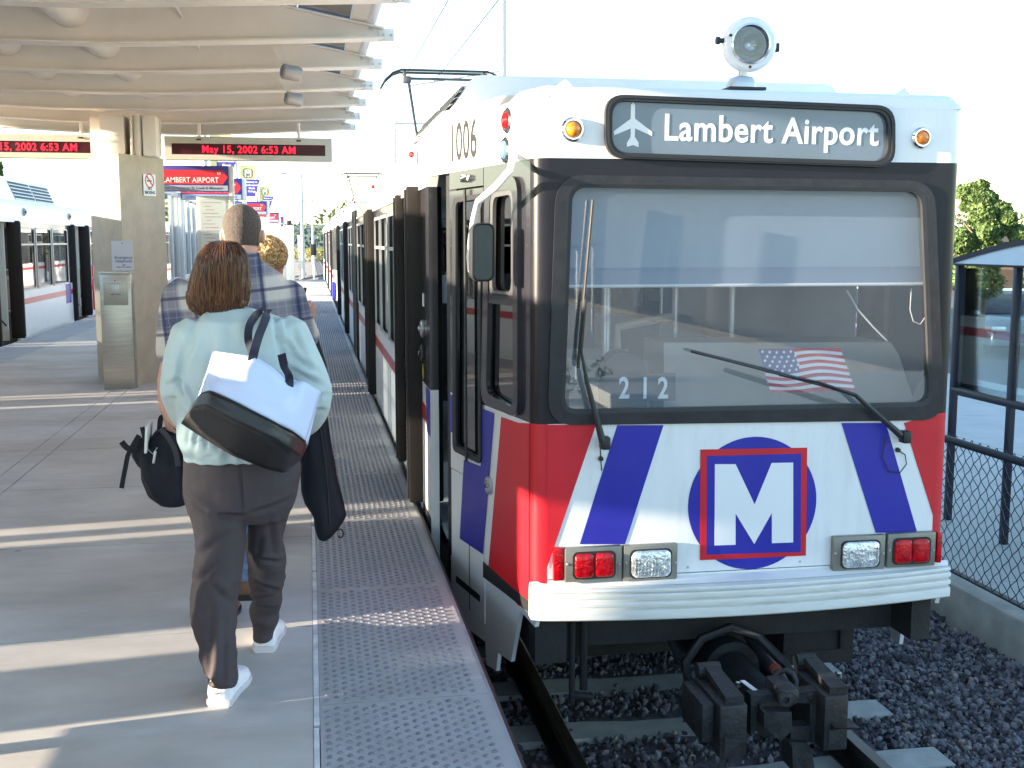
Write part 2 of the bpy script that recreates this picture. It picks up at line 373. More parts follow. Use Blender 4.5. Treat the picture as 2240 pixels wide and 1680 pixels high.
# ground
m, N, L, b = custom_mat('ground_soil'); b.inputs['Roughness'].default_value = 0.95
tc = N.new('ShaderNodeTexCoord'); n = N.new('ShaderNodeTexNoise'); n.inputs['Scale'].default_value = 0.15; n.inputs['Detail'].default_value = 12; L.new(tc.outputs['Object'], n.inputs['Vector'])
cr = N.new('ShaderNodeValToRGB'); e = cr.color_ramp.elements; e[0].position = 0.35; e[0].color = (0.20, 0.16, 0.13, 1); e[1].position = 0.62; e[1].color = (0.10, 0.13, 0.045, 1)
L.new(n.outputs['Fac'], cr.inputs[0]); L.new(cr.outputs[0], b.inputs['Base Color'])
mb = MB(); mb.poly([(-900, -400, -1.2), (900, -400, -1.2), (900, 1500, -1.2), (-900, 1500, -1.2)])
tag(mb.build('ground', m, origin=(0, 0, -1.2), smooth=0), kind='structure')
# ballast bed and loose stones
M_ballast = mat('ballast_stone', (0.085, 0.077, 0.088), 0.85, col2=(0.20, 0.18, 0.19), vscale=26, bump=0.6, bscale=60, detail=8)
rows = []
for i in range(0, 170):
    y = -6+i*0.12 if i < 150 else 12+(i-150)*10
    row = []
    for j in range(0, 36):
        x = 0.66+j*0.11
        row.append((x, y, -1.075+0.02*noise.noise(Vector((x*5, y*5, 0)))))
    rows.append(row)
tag(MB().grid(rows).build('track_bed', M_ballast, origin=(0, 0, -1.07)), kind='structure')
mb = MB(); mb.box(-8.6, -4.745, -8, 300, -1.19, -1.07)
tag(mb.build('track_bed', M_ballast, origin=(-6.6, 0, -1.07)), kind='structure')
ico = bmesh.new(); bmesh.ops.create_icosphere(ico, subdivisions=1, radius=1); IV = [v.co.copy() for v in ico.verts]; IF = [tuple(v.index for v in f.verts) for f in ico.faces]; ico.free()
mb = MB(); rnd = random.Random(3)
SLP = [4.63+0.65*k-0.65 for k in range(0, 14)]
def stone(x, y, r):
    q = Quaternion((rnd.random()-.5, rnd.random()-.5, rnd.random()-.5, rnd.random()-.5)).normalized()
    sc = (1, 0.6+0.35*rnd.random(), 0.45+0.35*rnd.random()); z = -1.062+0.02*rnd.random()+r*0.2
    b0 = len(mb.v)
    for v in IV:
        f = 0.7+0.55*rnd.random(); p = q @ Vector((v.x*sc[0]*f, v.y*sc[1]*f, v.z*sc[2]*f))
        mb.v.append(Vector((x, y, z))+p*r)
    mb.f.extend([(a+b0, b_+b0, c+b0) for a, b_, c in IF])
for i in range(17500):
    if i < 11000: x = 3.1+1.42*rnd.random(); y = 4.3+6.2*rnd.random()**1.3
    else: x = 0.78+2.6*rnd.random(); y = 4.2+3.4*rnd.random()
    r = 0.012+0.022*rnd.random()**2.2
    if x < 3.27 and min(abs(y-s_) for s_ in SLP) < 0.125+r*0.4 and rnd.random() < 0.985: continue
    if abs(x-1.265) < 0.07 or abs(x-2.735) < 0.07: continue
    stone(x, y, r)
NB = len(mb.f)
o = mb.build('ballast', M_ballast, origin=(2.5, 5, -1.07), smooth=0); tag(o, 'dark purplish crushed stone ballast around the track', 'ballast', kind='stuff')
o.data.materials.append(mat('ballast_tan', (0.30, 0.24, 0.19), 0.85, var=0.3, vscale=20))
o.data.materials.append(mat('ballast_dark', (0.05, 0.045, 0.052), 0.8, var=0.3, vscale=20))
o.data.materials.append(mat('ballast_grey', (0.19, 0.18, 0.195), 0.8, var=0.3, vscale=20))
nf = len(IF); idx = []
for k in range(NB//nf):
    t = rnd.random(); idx += [1 if t < 0.035 else 2 if t < 0.36 else 3 if t < 0.62 else 0]*nf
o.data.polygons.foreach_set('material_index', idx)
# sleepers and rails of the near track
M_slp = mat('sleeper_concrete', (0.42, 0.41, 0.38), 0.85, var=0.14, vscale=8, bump=0.2, bscale=60, dirt=0.5, dirtcol=(0.12, 0.11, 0.10))
ordn = ['nearest', 'second', 'third', 'fourth', 'fifth', 'sixth', 'seventh', 'eighth', 'ninth', 'tenth', 'eleventh', 'twelfth', 'thirteenth', 'fourteenth']
first = None
for k, y in enumerate(SLP[:9]):
    if first is None:
        s_ = [(-0.13, 0), (-0.13, 0.10), (-0.11, 0.15), (0.11, 0.15), (0.13, 0.10), (0.13, 0)]
        rings = []
        for x, h in ((0.74, 1.0), (0.95, 1.02), (1.5, 0.98), (1.75, 0.86), (2.25, 0.86), (2.5, 0.98), (3.05, 1.02), (3.26, 1.0)):
            rings.append([Vector((x, y+a, -1.19+b_*h)) for a, b_ in s_])
        mbs = MB().loft(rings)
        o = first = mbs.build('railway_sleeper', M_slp, origin=(2.0, y, -1.19), smooth=25, fixn=True)
    else:
        o = first.copy(); COL.objects.link(o); o.location = (2.0, y, -1.19)
    tag(o, 'concrete sleeper across the near track, %s from the camera' % ordn[k], 'sleeper', 'concrete sleepers under the near track')
def rail(cx, y0, y1, name, label, group):
    h = -0.90; prof = [(-.07, -.14), (-.07, -.128), (-.012, -.112), (-.009, -.04), (-.036, -.03), (-.036, -.004), (-.03, 0), (.03, 0), (.036, -.004), (.036, -.03), (.009, -.04), (.012, -.112), (.07, -.128), (.07, -.14)]
    mb = MB().loft([[Vector((cx+a, y, h+b_)) for a, b_ in prof] for y in (y0, y1)])
    o = mb.build(name, mat('rail_steel', (0.075, 0.062, 0.055), 0.38, metal=0.7, var=0.4, vscale=6, stretch=(1, .3, 1)), fixn=True, smooth=25)
    return tag(o, label, 'rail', group)
rail(1.265, -6, 300, 'rail', 'dark steel rail of the near track, running beside the platform edge', 'rails of the near track')
rail(2.735, -6, 300, 'rail', 'dark steel rail of the near track, on the side towards the fence', 'rails of the near track')
# kerb, walk and car park on the right
M_walk = mat('walk_concrete', (0.42, 0.43, 0.42), 0.85, var=0.08, vscale=2.5, bump=0.1, bscale=80, dirt=0.25, dirtcol=(0.30, 0.29, 0.27))
mb = MB(); mb.bbox(4.46, 4.66, -6, 120, -1.2, -0.76, 0.02)
tag(mb.build('kerb', mat('kerb_concrete', (0.36, 0.34, 0.31), 0.9, var=0.2, vscale=5, bump=0.3, bscale=50), origin=(4.5, 0, -1.2)), kind='structure')
mb = MB()
for k in range(-4, 40): mb.box(4.665, 7.9, k*2.4+0.006, k*2.4+2.394, -1.0, -0.75); mb.box(7.91, 11.5, k*2.4+0.006, k*2.4+2.394, -1.0, -0.75)
tag(mb.build('walkway', M_walk, origin=(5, 0, -1), smooth=0), kind='structure')
mb = MB(); mb.box(11.52, 160, -120, 160, -1.18, -0.9)
tag(mb.build('car_park', mat('asphalt', (0.10, 0.10, 0.105), 0.9, var=0.25, vscale=1.2, bump=0.2, bscale=60), origin=(12, 0, -1.18)), kind='structure')

# ================================================================= CANOPY
CX = -2.1
def cz_bot(x):
    a = abs(x-CX); return 3.105 if a < 0.75 else 3.105+(a-0.75)*0.05
def cz_top(x):
    a = abs(x-CX); return 3.275+(2.78-a)*0.185
canopy = thing('platform_canopy', 'cream painted steel canopy of deep tapered beams over the platform', 'canopy', (CX, 13.9, 2.66))
BY = [1.75+1.47*k for k in range(-1, 11)]
for Y in BY:
    mb = MB(); xs = [CX-2.70+5.40*i/24 for i in range(25)]
    mb.prism([(x, Y-0.008, cz_bot(x)+0.012) for x in xs]+[(x, Y-0.008, cz_top(x)-0.012) for x in reversed(xs)], (0, 0.016, 0))
    for fz, w_, t in ((cz_bot, 0.085, 0.0), (cz_top, 0.07, -0.014)):
        for a, b_ in zip(xs[:-1], xs[1:]):
            za, zb = fz(a)+t, fz(b_)+t
            mb.add([(a, Y-w_, za), (b_, Y-w_, zb), (b_, Y+w_, zb), (a, Y+w_, za), (a, Y-w_, za+.014), (b_, Y-w_, zb+.014), (b_, Y+w_, zb+.014), (a, Y+w_, za+.014)],
                   [(0, 3, 2, 1), (4, 5, 6, 7), (0, 1, 5, 4), (2, 3, 7, 6)])
    for s_ in (1, -1):
        xt = CX+s_*2.78
        mb.bbox(*((xt-.12, xt) if s_ > 0 else (xt, xt+.12)), Y-0.02, Y+0.02, 3.195, 3.285, 0.004)
    bm_o = mb.build('beam', M_cream, canopy)
    if 5 < Y < 17:
        mb = MB()
        for dx in (0.03, -0.03): mb.revolve((CX+2.73+dx, Y-0.021, 3.238), (0, -1, 0), [(0, 0.011), (0.008, 0.011), (0.01, 0.006)], 8)
        mb.build('bolts', M_alu, bm_o)
mb = MB()
for x in (-1.7, -2.5): mb.tube([(x, -0.2, 3.365), (x, 16.9, 3.365)], 0.145, 24)
mb.build('ridge_pipes', M_cream, canopy)
for s_ in (1, -1):
    mb = MB(); x = CX+s_*2.60; mb.tube([(x, -0.2, 3.36), (x, 17.0, 3.36)], 0.055, 12)
    for Y in BY: mb.tube([(x, Y, 3.27), (x, Y, 3.33)], 0.02, 8)
    mb.build('edge_tube', mat('edge_tube_paint', (0.62, 0.60, 0.62), 0.4, var=0.05), canopy)
def roofstrip(a0, a1, s_, th=0.04, dz=0.004):
    mb = MB(); P = []
    for a in (a0, a1):
        x = CX+s_*a; z = cz_top(x)+dz; P.append((x, z))
    (xa, za), (xb, zb) = P
    mb.add([(xa, -0.4, za), (xb, -0.4, zb), (xb, 17.1, zb), (xa, 17.1, za), (xa, -0.4, za+th), (xb, -0.4, zb+th), (xb, 17.1, zb+th), (xa, 17.1, za+th)],
           [(0, 3, 2, 1), (4, 5, 6, 7), (0, 1, 5, 4), (1, 2, 6, 5), (2, 3, 7, 6), (3, 0, 4, 7)])
    return mb
M_roof = mat('roof_sheet', (0.66, 0.60, 0.52), 0.6, var=0.06)
for s_ in (1, -1):
    mb = MB()
    for a0, a1 in ((0.02, 2.05), (2.45, 2.57)):
        r_ = roofstrip(a0, a1, s_); mb.add(r_.v, r_.f)
    mb.build('roof_sheet', M_roof, canopy, fixn=True)
    r_ = roofstrip(2.056, 2.444, s_, 0.008, 0.01); r_.build('skylight', glass('skylight_glass', (0.92, 0.94, 0.96), 0.05), canopy, fixn=True)
for x in (-0.9, 0.25):
    MB().tube([(x, 1.0, cz_bot(x)+.20), (x, 16.6, cz_bot(x)+.20)], .012, 8).build('conduit', M_cream, canopy)
# spotlights under the canopy
sp0 = None
for i, Y in enumerate((9.9, 11.45)):
    if sp0 is None:
        t = thing('spotlight', '', 'spotlight', (-0.09, Y, 3.2)); sp0 = t
        MB().revolve((-0.19, Y-0.09, 3.05), (1, 0.35, -0.12), [(0, 0.05), (0.01, 0.062), (0.14, 0.062), (0.16, 0.052)], 18).build('lamp_housing', mat('spot_grey', (0.30, 0.28, 0.27), 0.5, metal=0.3), t)
        MB().revolve((-0.197, Y-0.092, 3.052), (1, 0.35, -0.12), [(0, 0.03), (0.004, 0.046), (0.012, 0.046)], 18).build('lens', mat('spot_lens', (0.10, 0.14, 0.2), 0.1), t)
        MB().prism([(-0.26, Y-0.02, 3.24), (-0.22, Y-0.02, 3.26), (-0.13, Y-0.02, 3.10), (-0.17, Y-0.02, 3.08)], (0, 0.03, 0)).tube([(-0.15, Y, 3.06), (-0.15, Y, 3.12)], 0.02).build('bracket', M_cream, t)
    else:
        t = copy_tree(sp0); t.location = (-0.09, Y, 3.17)
    t['label'] = ['grey spotlight under the canopy, the larger and nearer of two', 'grey spotlight under the canopy, the smaller one further back'][i]; t['group'] = 'spotlights under the canopy edge'
# pier with its steel capital
pier = thing('canopy_pier', 'wedge-fronted tan concrete pier carrying the canopy', 'pier', (CX, 15.0, 0))
plan = [(-2.09, 13.62), (-1.69, 14.38), (-1.80, 15.0), (-2.12, 15.6), (-2.46, 15.1), (-2.57, 14.5)]
P = [Vector((x, y, -0.02)) for x, y in plan]
mb = MB().prism(rquad(P, 0.03, 3), (0, 0, 2.66)); mb.build('shaft', M_conc, pier, smooth=30)
mb = MB().bbox(-2.33, -2.07, 13.95, 14.35, 2.64, 3.10, 0.006).bbox(-2.0, -1.98, 13.95, 14.6, 2.64, 3.1, 0.003).bbox(-1.87, -1.72, 14.0, 14.35, 2.64, 3.10, 0.006)
mb.tube([(-1.93, 14.05, 2.64), (-1.93, 14.05, 3.11)], 0.045, 16).box(-2.5, -1.7, 14.3, 14.33, 2.66, 3.1)
mb.build('steel_capital', M_cream, pier)
# no-smoking plate on the right flank
fd = (Vector((-1.67, 14.4, 0))-Vector((-2.09, 13.62, 0))).normalized(); fn = Vector((fd.y, -fd.x, 0))
def flank(x, y): return atPlane(x, y, (-2.09, 13.62, 0), fn)+fn*0.004
ns = thing('no_smoking_sign', 'small white no smoking plate on the right flank of the concrete pier', 'sign', tuple(flank(326, 405)))
a, b_ = flank(312, 381), flank(341, 431); c0 = flank(326, 405)
wd = (Vector((b_.x, b_.y, 0))-Vector((a.x, a.y, 0))).length; hgt = a.z-b_.z
Mx = frame_matrix(flank(326, 405)+fn*0.002, fd, (0, 0, 1))
MB().prism([Mx @ Vector((x, y, 0)) for x, y in rrect(wd, hgt, 0.01, 3)], fn*0.003).build('plate', mat('sign_white', (0.80, 0.80, 0.80), 0.5), ns)
circ = lambda r, n=28: [Vector((r*cos(2*pi*i/n), r*sin(2*pi*i/n), 0)) for i in range(n)]
cc = Vector((0, hgt*0.2, 0.0035)); rr_ = wd*0.36
mb = MB().ringprism([Mx @ (cc+p) for p in circ(rr_*0.84)], [Mx @ (cc+p) for p in circ(rr_)], fn*0.002)
mb.prism([Mx @ (cc+Vector(p)) for p in ((-rr_*.66, rr_*.52, 0), (-rr_*.52, rr_*.66, 0), (rr_*.66, -rr_*.52, 0), (rr_*.52, -rr_*.66, 0))], fn*0.002)
mb.build('prohibition_ring', mat('sign_red', (0.55, 0.02, 0.03), 0.5), ns)
mb = MB().prism([Mx @ (cc+Vector(p)*rr_+Vector((0, 0, -0.001))) for p in ((-.6, -.12, 0), (.45, -.12, 0), (.45, .06, 0), (-.6, .06, 0))], fn*0.002)
mb.build('cigarette', mat('ink', (0.03, 0.03, 0.035), 0.6), ns)
for t_, yy in (('NO', -0.22), ('SMOKING', -0.40)):
    me = text_mesh(t_, hgt*0.19, Mx @ Matrix.Translation((0, hgt*yy, 0.004)), 0.0005, 0.001, 0.92 if t_ == 'SMOKING' else 1, 'CENTER'); link_mesh('lettering', me, MATS['ink'], ns)
# emergency telephone pillar and its plate
ph = thing('telephone_pillar', 'tall brushed steel emergency telephone pillar in front of the concrete pier', 'telephone pillar', (-2.145, 13.5, 0))
MB().bbox(-2.315, -1.975, 13.40, 13.62, 0.0, 1.30, 0.008).build('cabinet', M_steel, ph)
MB().bbox(-2.325, -1.965, 13.385, 13.62, 1.30, 1.32, 0.004).build('cap', mat('light_steel', (0.62, 0.62, 0.6), 0.3, metal=0.8), ph)
fp = MB().bbox(-2.275, -2.015, 13.394, 13.399, 0.95, 1.26, 0.002).build('speaker_panel', mat('panel_steel', (0.46, 0.45, 0.40), 0.4, metal=0.8, var=0.15), ph)
mb = MB().bbox(-2.215, -2.075, 13.390, 13.394, 1.19, 1.215, 0.001).bbox(-2.185, -2.105, 13.390, 13.394, 1.09, 1.175, 0.001); mb.build('label_plate', M_alu, fp)
mb = MB().revolve((-2.145, 13.39, 1.225), (0, -1, 0), [(0, .009), (.006, .008)], 12)
for dx in (-0.03, 0, 0.03): mb.revolve((-2.145+dx, 13.389, 1.203), (0, -1, 0), [(0, .005), (.003, .004)], 8)
mb.build('button', mat('button_red', (0.5, 0.05, 0.04), 0.4), fp)
Mp = lambda x, z, y=13.389: frame_matrix((x, y, z), (1, 0, 0), (0, 0, 1))
link_mesh('lettering', text_mesh('PUSH TO TALK', 0.016, Mp(-2.145, 1.065), 0.0005, 0.0006, 1, 'CENTER'), MATS['ink'], fp)
es = thing('emergency_sign', 'pale emergency telephone plate fixed above the steel phone pillar', 'sign', (-2.08, 13.6, 1.34))
MB().prism([(x-2.078, 13.56, z+1.50) for x, z in rrect(0.235, 0.335, 0.01, 3)], (0, -0.004, 0)).tube([(-2.078, 13.56, 1.34), (-2.078, 13.62, 1.34)], 0.01).build('plate', mat('sign_grey', (0.58, 0.60, 0.66), 0.5), es)
mi = mat('sign_violet', (0.10, 0.09, 0.22), 0.6)
for t_, zz, sz in (('Emergency', 1.465, 0.044), ('telephone', 1.425, 0.044), ('push', 1.39, 0.02), ('Police  Fire  Rescue', 1.365, 0.02)):
    link_mesh('lettering', text_mesh(t_, sz, Mp(-2.068, zz, 13.5555), 0.0005, 0.0008, 1, 'CENTER'), mi, es)
MB().revolve((-2.078, 13.556, 1.64), (0, -1, 0), [(0, .007), (.003, .006)], 10).build('screw', MATS['ink'], es)
# hanging clock/date displays
M_case = mat('display_case', (0.56, 0.53, 0.46), 0.5, var=0.04)
def led(dx, label):
    t = thing('message_display', label, 'display', (-0.71+dx, 14.98, 2.67), 'red date displays hung under the canopy')
    x0, x1 = -1.735+dx, 0.312+dx
    A = [(x+(x0+x1)/2, 14.90, z+2.808) for x, z in rrect(x1-x0, 0.285, 0.01, 3)]; B = [(x+(x0+x1)/2, 14.90, z+2.797) for x, z in rrect(x1-x0-0.17, 0.135, 0.004, 3)]
    MB().ringprism(A, B, (0, 0.03, 0)).bbox(x0, x1, 14.93, 15.08, 2.665, 2.951, 0.006).build('case', M_case, t)
    MB().box(x0+0.086, x1-0.086, 14.915, 14.925, 2.731, 2.863).build('screen', mat('led_screen', (0.055, 0.004, 0.01), 0.3), t)
    me = text_mesh('May 15, 2002 6:53 AM', 0.125, frame_matrix((-0.715+dx, 14.911, 2.756), (1, 0, 0), (0, 0, 1)), 0.001, 0.0015, 0.93, 'CENTER', 1.08)
    link_mesh('lettering', me, mat('led_red', (1.0, 0.01, 0.03), 0.5, emit=0.55), t)
    for xx in (-1.32, -0.10):
        MB().tube([(xx+dx, 14.98, 2.95), (xx+dx, 14.98, 3.14)], 0.02, 10).bbox(xx+dx-.06, xx+dx+.06, 14.94, 15.02, 2.945, 2.957, .003).build('hanger', M_cream, t)
        MB().bbox(xx+dx-.03, xx+dx+.03, 14.885, 14.905, 2.905, 2.922, .004).build('latch', M_rubber, t)
led(0, 'red date display hung under the canopy, right of the concrete pier')
led(-2.62, 'red date display hung under the canopy, cut by the left edge')
# ================================================================= TRAINS
def S(X, y, z): return Vector((X, y, z))
def wall_side(root, X, s, y0, y1, doors, wins, slots=(), zb=-0.42, wz=(0.80, 1.90), stripe=True, header=True, gl=None):
    gl = gl or M_glass
    """one flank of a rail car; s is the outward sign in X. doors: (ya, yb, open); wins: (ya, yb); slots: tall narrow panes"""
    ZB, ZT = wz; ZH = 1.975; T = 0.05; xi = X-s*T
    def bx(mb, a, b_, z0, z1, xo=X, xn=None):
        xn = xi if xn is None else xn; mb.box(min(xo, xn), max(xo, xn), a, b_, z0, z1)
    op = sorted([(d[0], d[1]) for d in doors]); segs = []; c = y0
    for a, b_ in op: segs.append((c, a)); c = b_
    segs.append((c, y1))
    for a, b_ in segs:
        if b_-a < 0.02: continue
        lo = MB(); band = MB(); st = MB()
        ws = sorted([w_ for w_ in list(wins) if a-0.01 <= w_[0] and w_[1] <= b_+0.01])
        sl = sorted([w_ for w_ in slots if a-0.01 <= w_[0] and w_[1] <= b_+0.01])
        c = a
        for u, v in sl:
            bx(lo, c, u, zb, ZB); bx(band, c, u, ZB, ZH); bx(lo, u, v, zb, 0.25); bx(band, u, v, 1.85, ZH); c = v
        if sl: bx(lo, c, b_, zb, ZB); bx(band, c, b_, ZB, ZH)
        else:
            bx(lo, a, b_, zb, ZB)
            c = a
            for u, v in ws: bx(band, c, u, ZB, ZH); bx(band, u, v, ZT, ZH); c = v
            bx(band, c, b_, ZB, ZH)
            if stripe: st.box(min(X, X+s*.002), max(X, X+s*.002), a, b_, 0.57, 0.67)
        lo.build('side_panel', M_white, root, smooth=0)
        band.build('window_band', M_black, root, smooth=0)
        if stripe and st.v: st.build('red_stripe', mat('stripe_red', (0.50, 0.04, 0.05), 0.35, coat=0.3), root, smooth=0)
    for a, b_ in op:
        sp_ = MB(); bx(sp_, a, b_, zb, -0.03); sp_.build('door_sill', M_white, root, smooth=0)
    if header:
        h = MB(); prof = [(0, ZH), (0, 2.22), (-0.03, 2.30), (-0.10, 2.36), (-0.10, 2.30), (-0.05, ZH)]
        h.loft([[S(X+s*p, y, z) for p, z in prof] for y in (y0, y1)]); h.box(min(X, X+s*.012), max(X, X+s*.012), y0, y1, ZH, ZH+.02)
        h.build('cant_panel', M_white, root, fixn=True)
    for u, v in wins:
        wdt = v-u; cy = (u+v)/2; cz_ = (ZB+ZT)/2
        O = [S(X+s*.001, cy+p, cz_+q) for p, q in rrect(wdt, ZT-ZB, 0.07, 4)]; I = [S(X+s*.001, cy+p, cz_+q) for p, q in rrect(wdt-.06, ZT-ZB-.06, 0.05, 4)]
        fr = MB().ringprism(O, I, (s*.014, 0, 0)); fr.box(min(X-s*.02, X+s*.006), max(X-s*.02, X+s*.006), u+.03, v-.03, 1.585, 1.615)
        f = fr.build('window', M_alu, root, fixn=True)
        MB().prism([S(X-s*.02, cy+p, cz_+q) for p, q in rrect(wdt-.055, ZT-ZB-.055, 0.05, 4)], (s*.006, 0, 0)).build('pane', gl, f, smooth=0)
    for u, v in slots:
        MB().box(min(X-s*.02, X-s*.026), max(X-s*.02, X-s*.026), u, v, 0.25, 1.85).build('door_window', gl, root, smooth=0)
def leaf(root, X, s, y, sy, out=0.085):
    """one folded door leaf standing out from the doorway; sy = direction of its thickness"""
    a, b_ = sorted((y, y+sy*0.05)); xo = X+s*out; xn = X-s*0.13
    d = MB().bbox(min(xo, xn), max(xo, xn), a, b_, 0.02, 2.0, 0.012).build('door_leaf', M_door, root)
    MB().box(*sorted((xo-s*.001, xo+s*.012)), a+.008, b_-.008, 0.05, 1.98).build('edge_rubber', M_rubber, d)
M_door = mat('door_leaf_paint', (0.020, 0.016, 0.015), 0.55, var=0.12, vscale=3, spec=0.3)

def marker(root, X, s, y, z):
    b_ = MB().loft([[S(X+s*d, y+p*k, z+q*k) for p, q in rrect(0.10, 0.14, 0.04, 3)] for d, k in ((0, 1), (0.02, 0.9), (0.05, 0.35))]).build('marker_light', mat('marker_grey', (0.3, 0.3, 0.3), 0.4), root)
    MB().revolve((X+s*.03, y-.028, z), (s*.6, -1, 0), [(0, .02), (.012, .018), (.018, .010)], 12).build('lens', M_sidered, b_)

# ---------------------------------------------------------------- the near train
TR = thing('light_rail_train', 'white, red and blue light rail train standing at the right, headed Lambert Airport', 'train', (2.0, 5.0, -0.9))
XS = 0.68; XR = 3.32
doorsN = [(7.10, 8.45, 1), (12.3, 13.7, 1), (20.6, 22.0, 1), (25.8, 27.2, 1)]
winsN = [(8.95, 9.95), (10.03, 11.03), (11.11, 12.0), (14.1, 15.2), (15.3, 16.4), (17.9, 19.0), (19.1, 20.2), (22.4, 23.4), (23.5, 24.5), (24.6, 25.5), (27.6, 28.6)]
wall_side(TR, XS, -1, 6.62, 29.6, doorsN, winsN)
wall_side(TR, XR, 1, 6.62, 29.6, [(25.8, 27.2, 1)], [w_ for w_ in winsN if w_[0] > 8] + [(12.5, 13.5), (20.8, 21.8)])
for a, b_, _ in doorsN: leaf(TR, XS, -1, a-0.01, 1, .088 if a < 10 else .075); leaf(TR, XS, -1, b_, 1, .058 if a < 10 else .03)
doors2 = [(35.0, 36.4, 1), (40.6, 42.0, 1), (48.5, 49.9, 1)]
wins2 = [(36.8, 38.0), (38.1, 39.2), (39.3, 40.4), (42.4, 43.6), (43.7, 44.8), (46.0, 47.1), (47.2, 48.3), (50.3, 51.4), (51.5, 52.6)]
wall_side(TR, XS, -1, 33.2, 57.0, doors2, wins2); wall_side(TR, XR, 1, 33.2, 57.0, [], wins2)
for a, b_, _ in doors2: leaf(TR, XS, -1, a-0.01, 1, .06); leaf(TR, XS, -1, b_, 1, .03)
for y in (7.25, 11.6, 16.3, 21.5, 27.0, 33.5, 38): marker(TR, XS-.01, -1, y, 2.20)
# the tapered ends between the two cars
def taper_end(y0, y1, toward):
    mb = MB(); lo = MB(); hi = MB()
    ya, yb = (y0, y1) if toward > 0 else (y1, y0)
    for X, s in ((XS, -1), (XR, 1)):
        X2 = X-s*0.28
        def q(m, z0, z1): m.add([S(X, ya, z0), S(X2, yb, z0), S(X2, yb, z1), S(X, ya, z1), S(X-s*.05, ya, z0), S(X2-s*.05, yb, z0), S(X2-s*.05, yb, z1), S(X-s*.05, ya, z1)], [(0, 1, 2, 3), (7, 6, 5, 4), (0, 4, 5, 1), (3, 2, 6, 7), (1, 5, 6, 2), (0, 3, 7, 4)])
        q(lo, -0.42, 0.83); q(mb, 0.83, 2.03); q(hi, 2.03, 2.33)
    mb.box(XS+.33, XR-.33, *sorted((yb, yb-toward*.04)), 0.83, 2.03); lo.box(XS+.33, XR-.33, *sorted((yb, yb-toward*.04)), -0.1, 0.83); hi.box(XS+.33, XR-.33, *sorted((yb, yb-toward*.04)), 2.03, 2.33)
    lo.build('end_panel', M_white, TR, fixn=True, smooth=0); mb.build('end_window_band', M_black, TR, fixn=True, smooth=0); hi.build('end_cant_panel', M_white, TR, fixn=True, smooth=0)
taper_end(29.6, 31.1, 1); taper_end(31.7, 33.2, -1)
MB().box(1.75, 2.25, 31.0, 31.8, -0.55, -0.2).build('coupling', M_iron, TR)
MB().bbox(XS-.06, XS+.03, 32.9, 33.3, 0.0, 0.5, .02).build('blue_white_panel', M_blue, TR)
for y0, y1 in ((16.45, 17.85), ):
    mb = MB()
    for k in range(14):
        y = y0+.1*k; mb.box(XS-.012-(k % 2)*.02, XS+.004, y, y+.099, -.1, 2.1)
    mb.build('bellows', M_rubber, TR, smooth=0)
# roof of the cars
def roof(root, cx, hw, y0, y1, z=2.33, crown=0.10, name='roof'):
    mb = MB(); sec = [(-hw+.05+ (2*hw-.1)*i/16, z+crown*(1-(2*i/16-1)**2)) for i in range(17)]
    mb.loft([[S(cx+x, y, q) for x, q in sec]+[S(cx+hw-.1, y, z-.06), S(cx-hw+.1, y, z-.06)] for y in (y0, y1)])
    return mb.build(name, mat('roof_paint', (0.68, 0.68, 0.70), 0.45, var=0.06, vscale=2, dirt=0.3, dirtcol=(0.4, 0.38, 0.36)), root, fixn=True)
roof(TR, 2.0, 1.30, 6.45, 31.1); roof(TR, 2.0, 1.30, 31.7, 57.0)
def fairing(root, cx, hw, y0, y1, z0=2.34, side=-1, h=0.25):
    sec = [(-hw, z0), (-hw+.15, z0+h*.86), (-hw+.17, z0+h*.95), (-hw+.21, z0+h), (hw-.21, z0+h), (hw-.17, z0+h*.95), (hw-.15, z0+h*.86), (hw, z0)]
    fr = MB().loft([[S(cx+x, y, q) for x, q in sec] for y in (y0, y1)]).build('roof_fairing', M_white, root, fixn=True, smooth=30)
    n = max(2, round((y1-y0-.2)/1.3)); wy = (y1-y0-.24)/n
    pa = Vector((cx+side*hw, 0, z0)); pb = Vector((cx+side*(hw-.15), 0, z0+h*.86)); nd = Vector((side*(h*.86), 0, .15)).normalized()
    dk = MB(); sl = MB()
    for k in range(n):
        a = y0+.12+k*wy+.04; b_ = a+wy-.08; P0 = pa.lerp(pb, .10); P1 = pa.lerp(pb, .93)
        dk.prism([P0+nd*.001+Vector((0, a, 0)), P0+nd*.001+Vector((0, b_, 0)), P1+nd*.001+Vector((0, b_, 0)), P1+nd*.001+Vector((0, a, 0))], nd*.003)
        for j in range(6):
            u = .08+j*.17; Q0 = pa.lerp(pb, u); Q1 = pa.lerp(pb, min(u+.075, .97))
            sl.add([Q0+nd*.02+Vector((0, a, 0)), Q0+nd*.02+Vector((0, b_, 0)), Q1+nd*.005+Vector((0, b_, 0)), Q1+nd*.005+Vector((0, a, 0)),
                    Q0+nd*.012+Vector((0, a, 0)), Q0+nd*.012+Vector((0, b_, 0)), Q1+nd*.002+Vector((0, b_, 0)), Q1+nd*.002+Vector((0, a, 0))], [(0, 1, 2, 3), (7, 6, 5, 4), (0, 4, 5, 1), (1, 5, 6, 2), (2, 6, 7, 3), (3, 7, 4, 0)])
    lv = dk.build('louvre_backing', M_rubber, root, smooth=0, fixn=True); sl.build('louvre_slats', M_white, lv, smooth=0, fixn=True)  # black sheets paint in the shade behind the slats
    return fr
fairing(TR, 2.0, 1.24, 6.5, 9.3); fairing(TR, 2.0, 1.24, 33.5, 37.0)
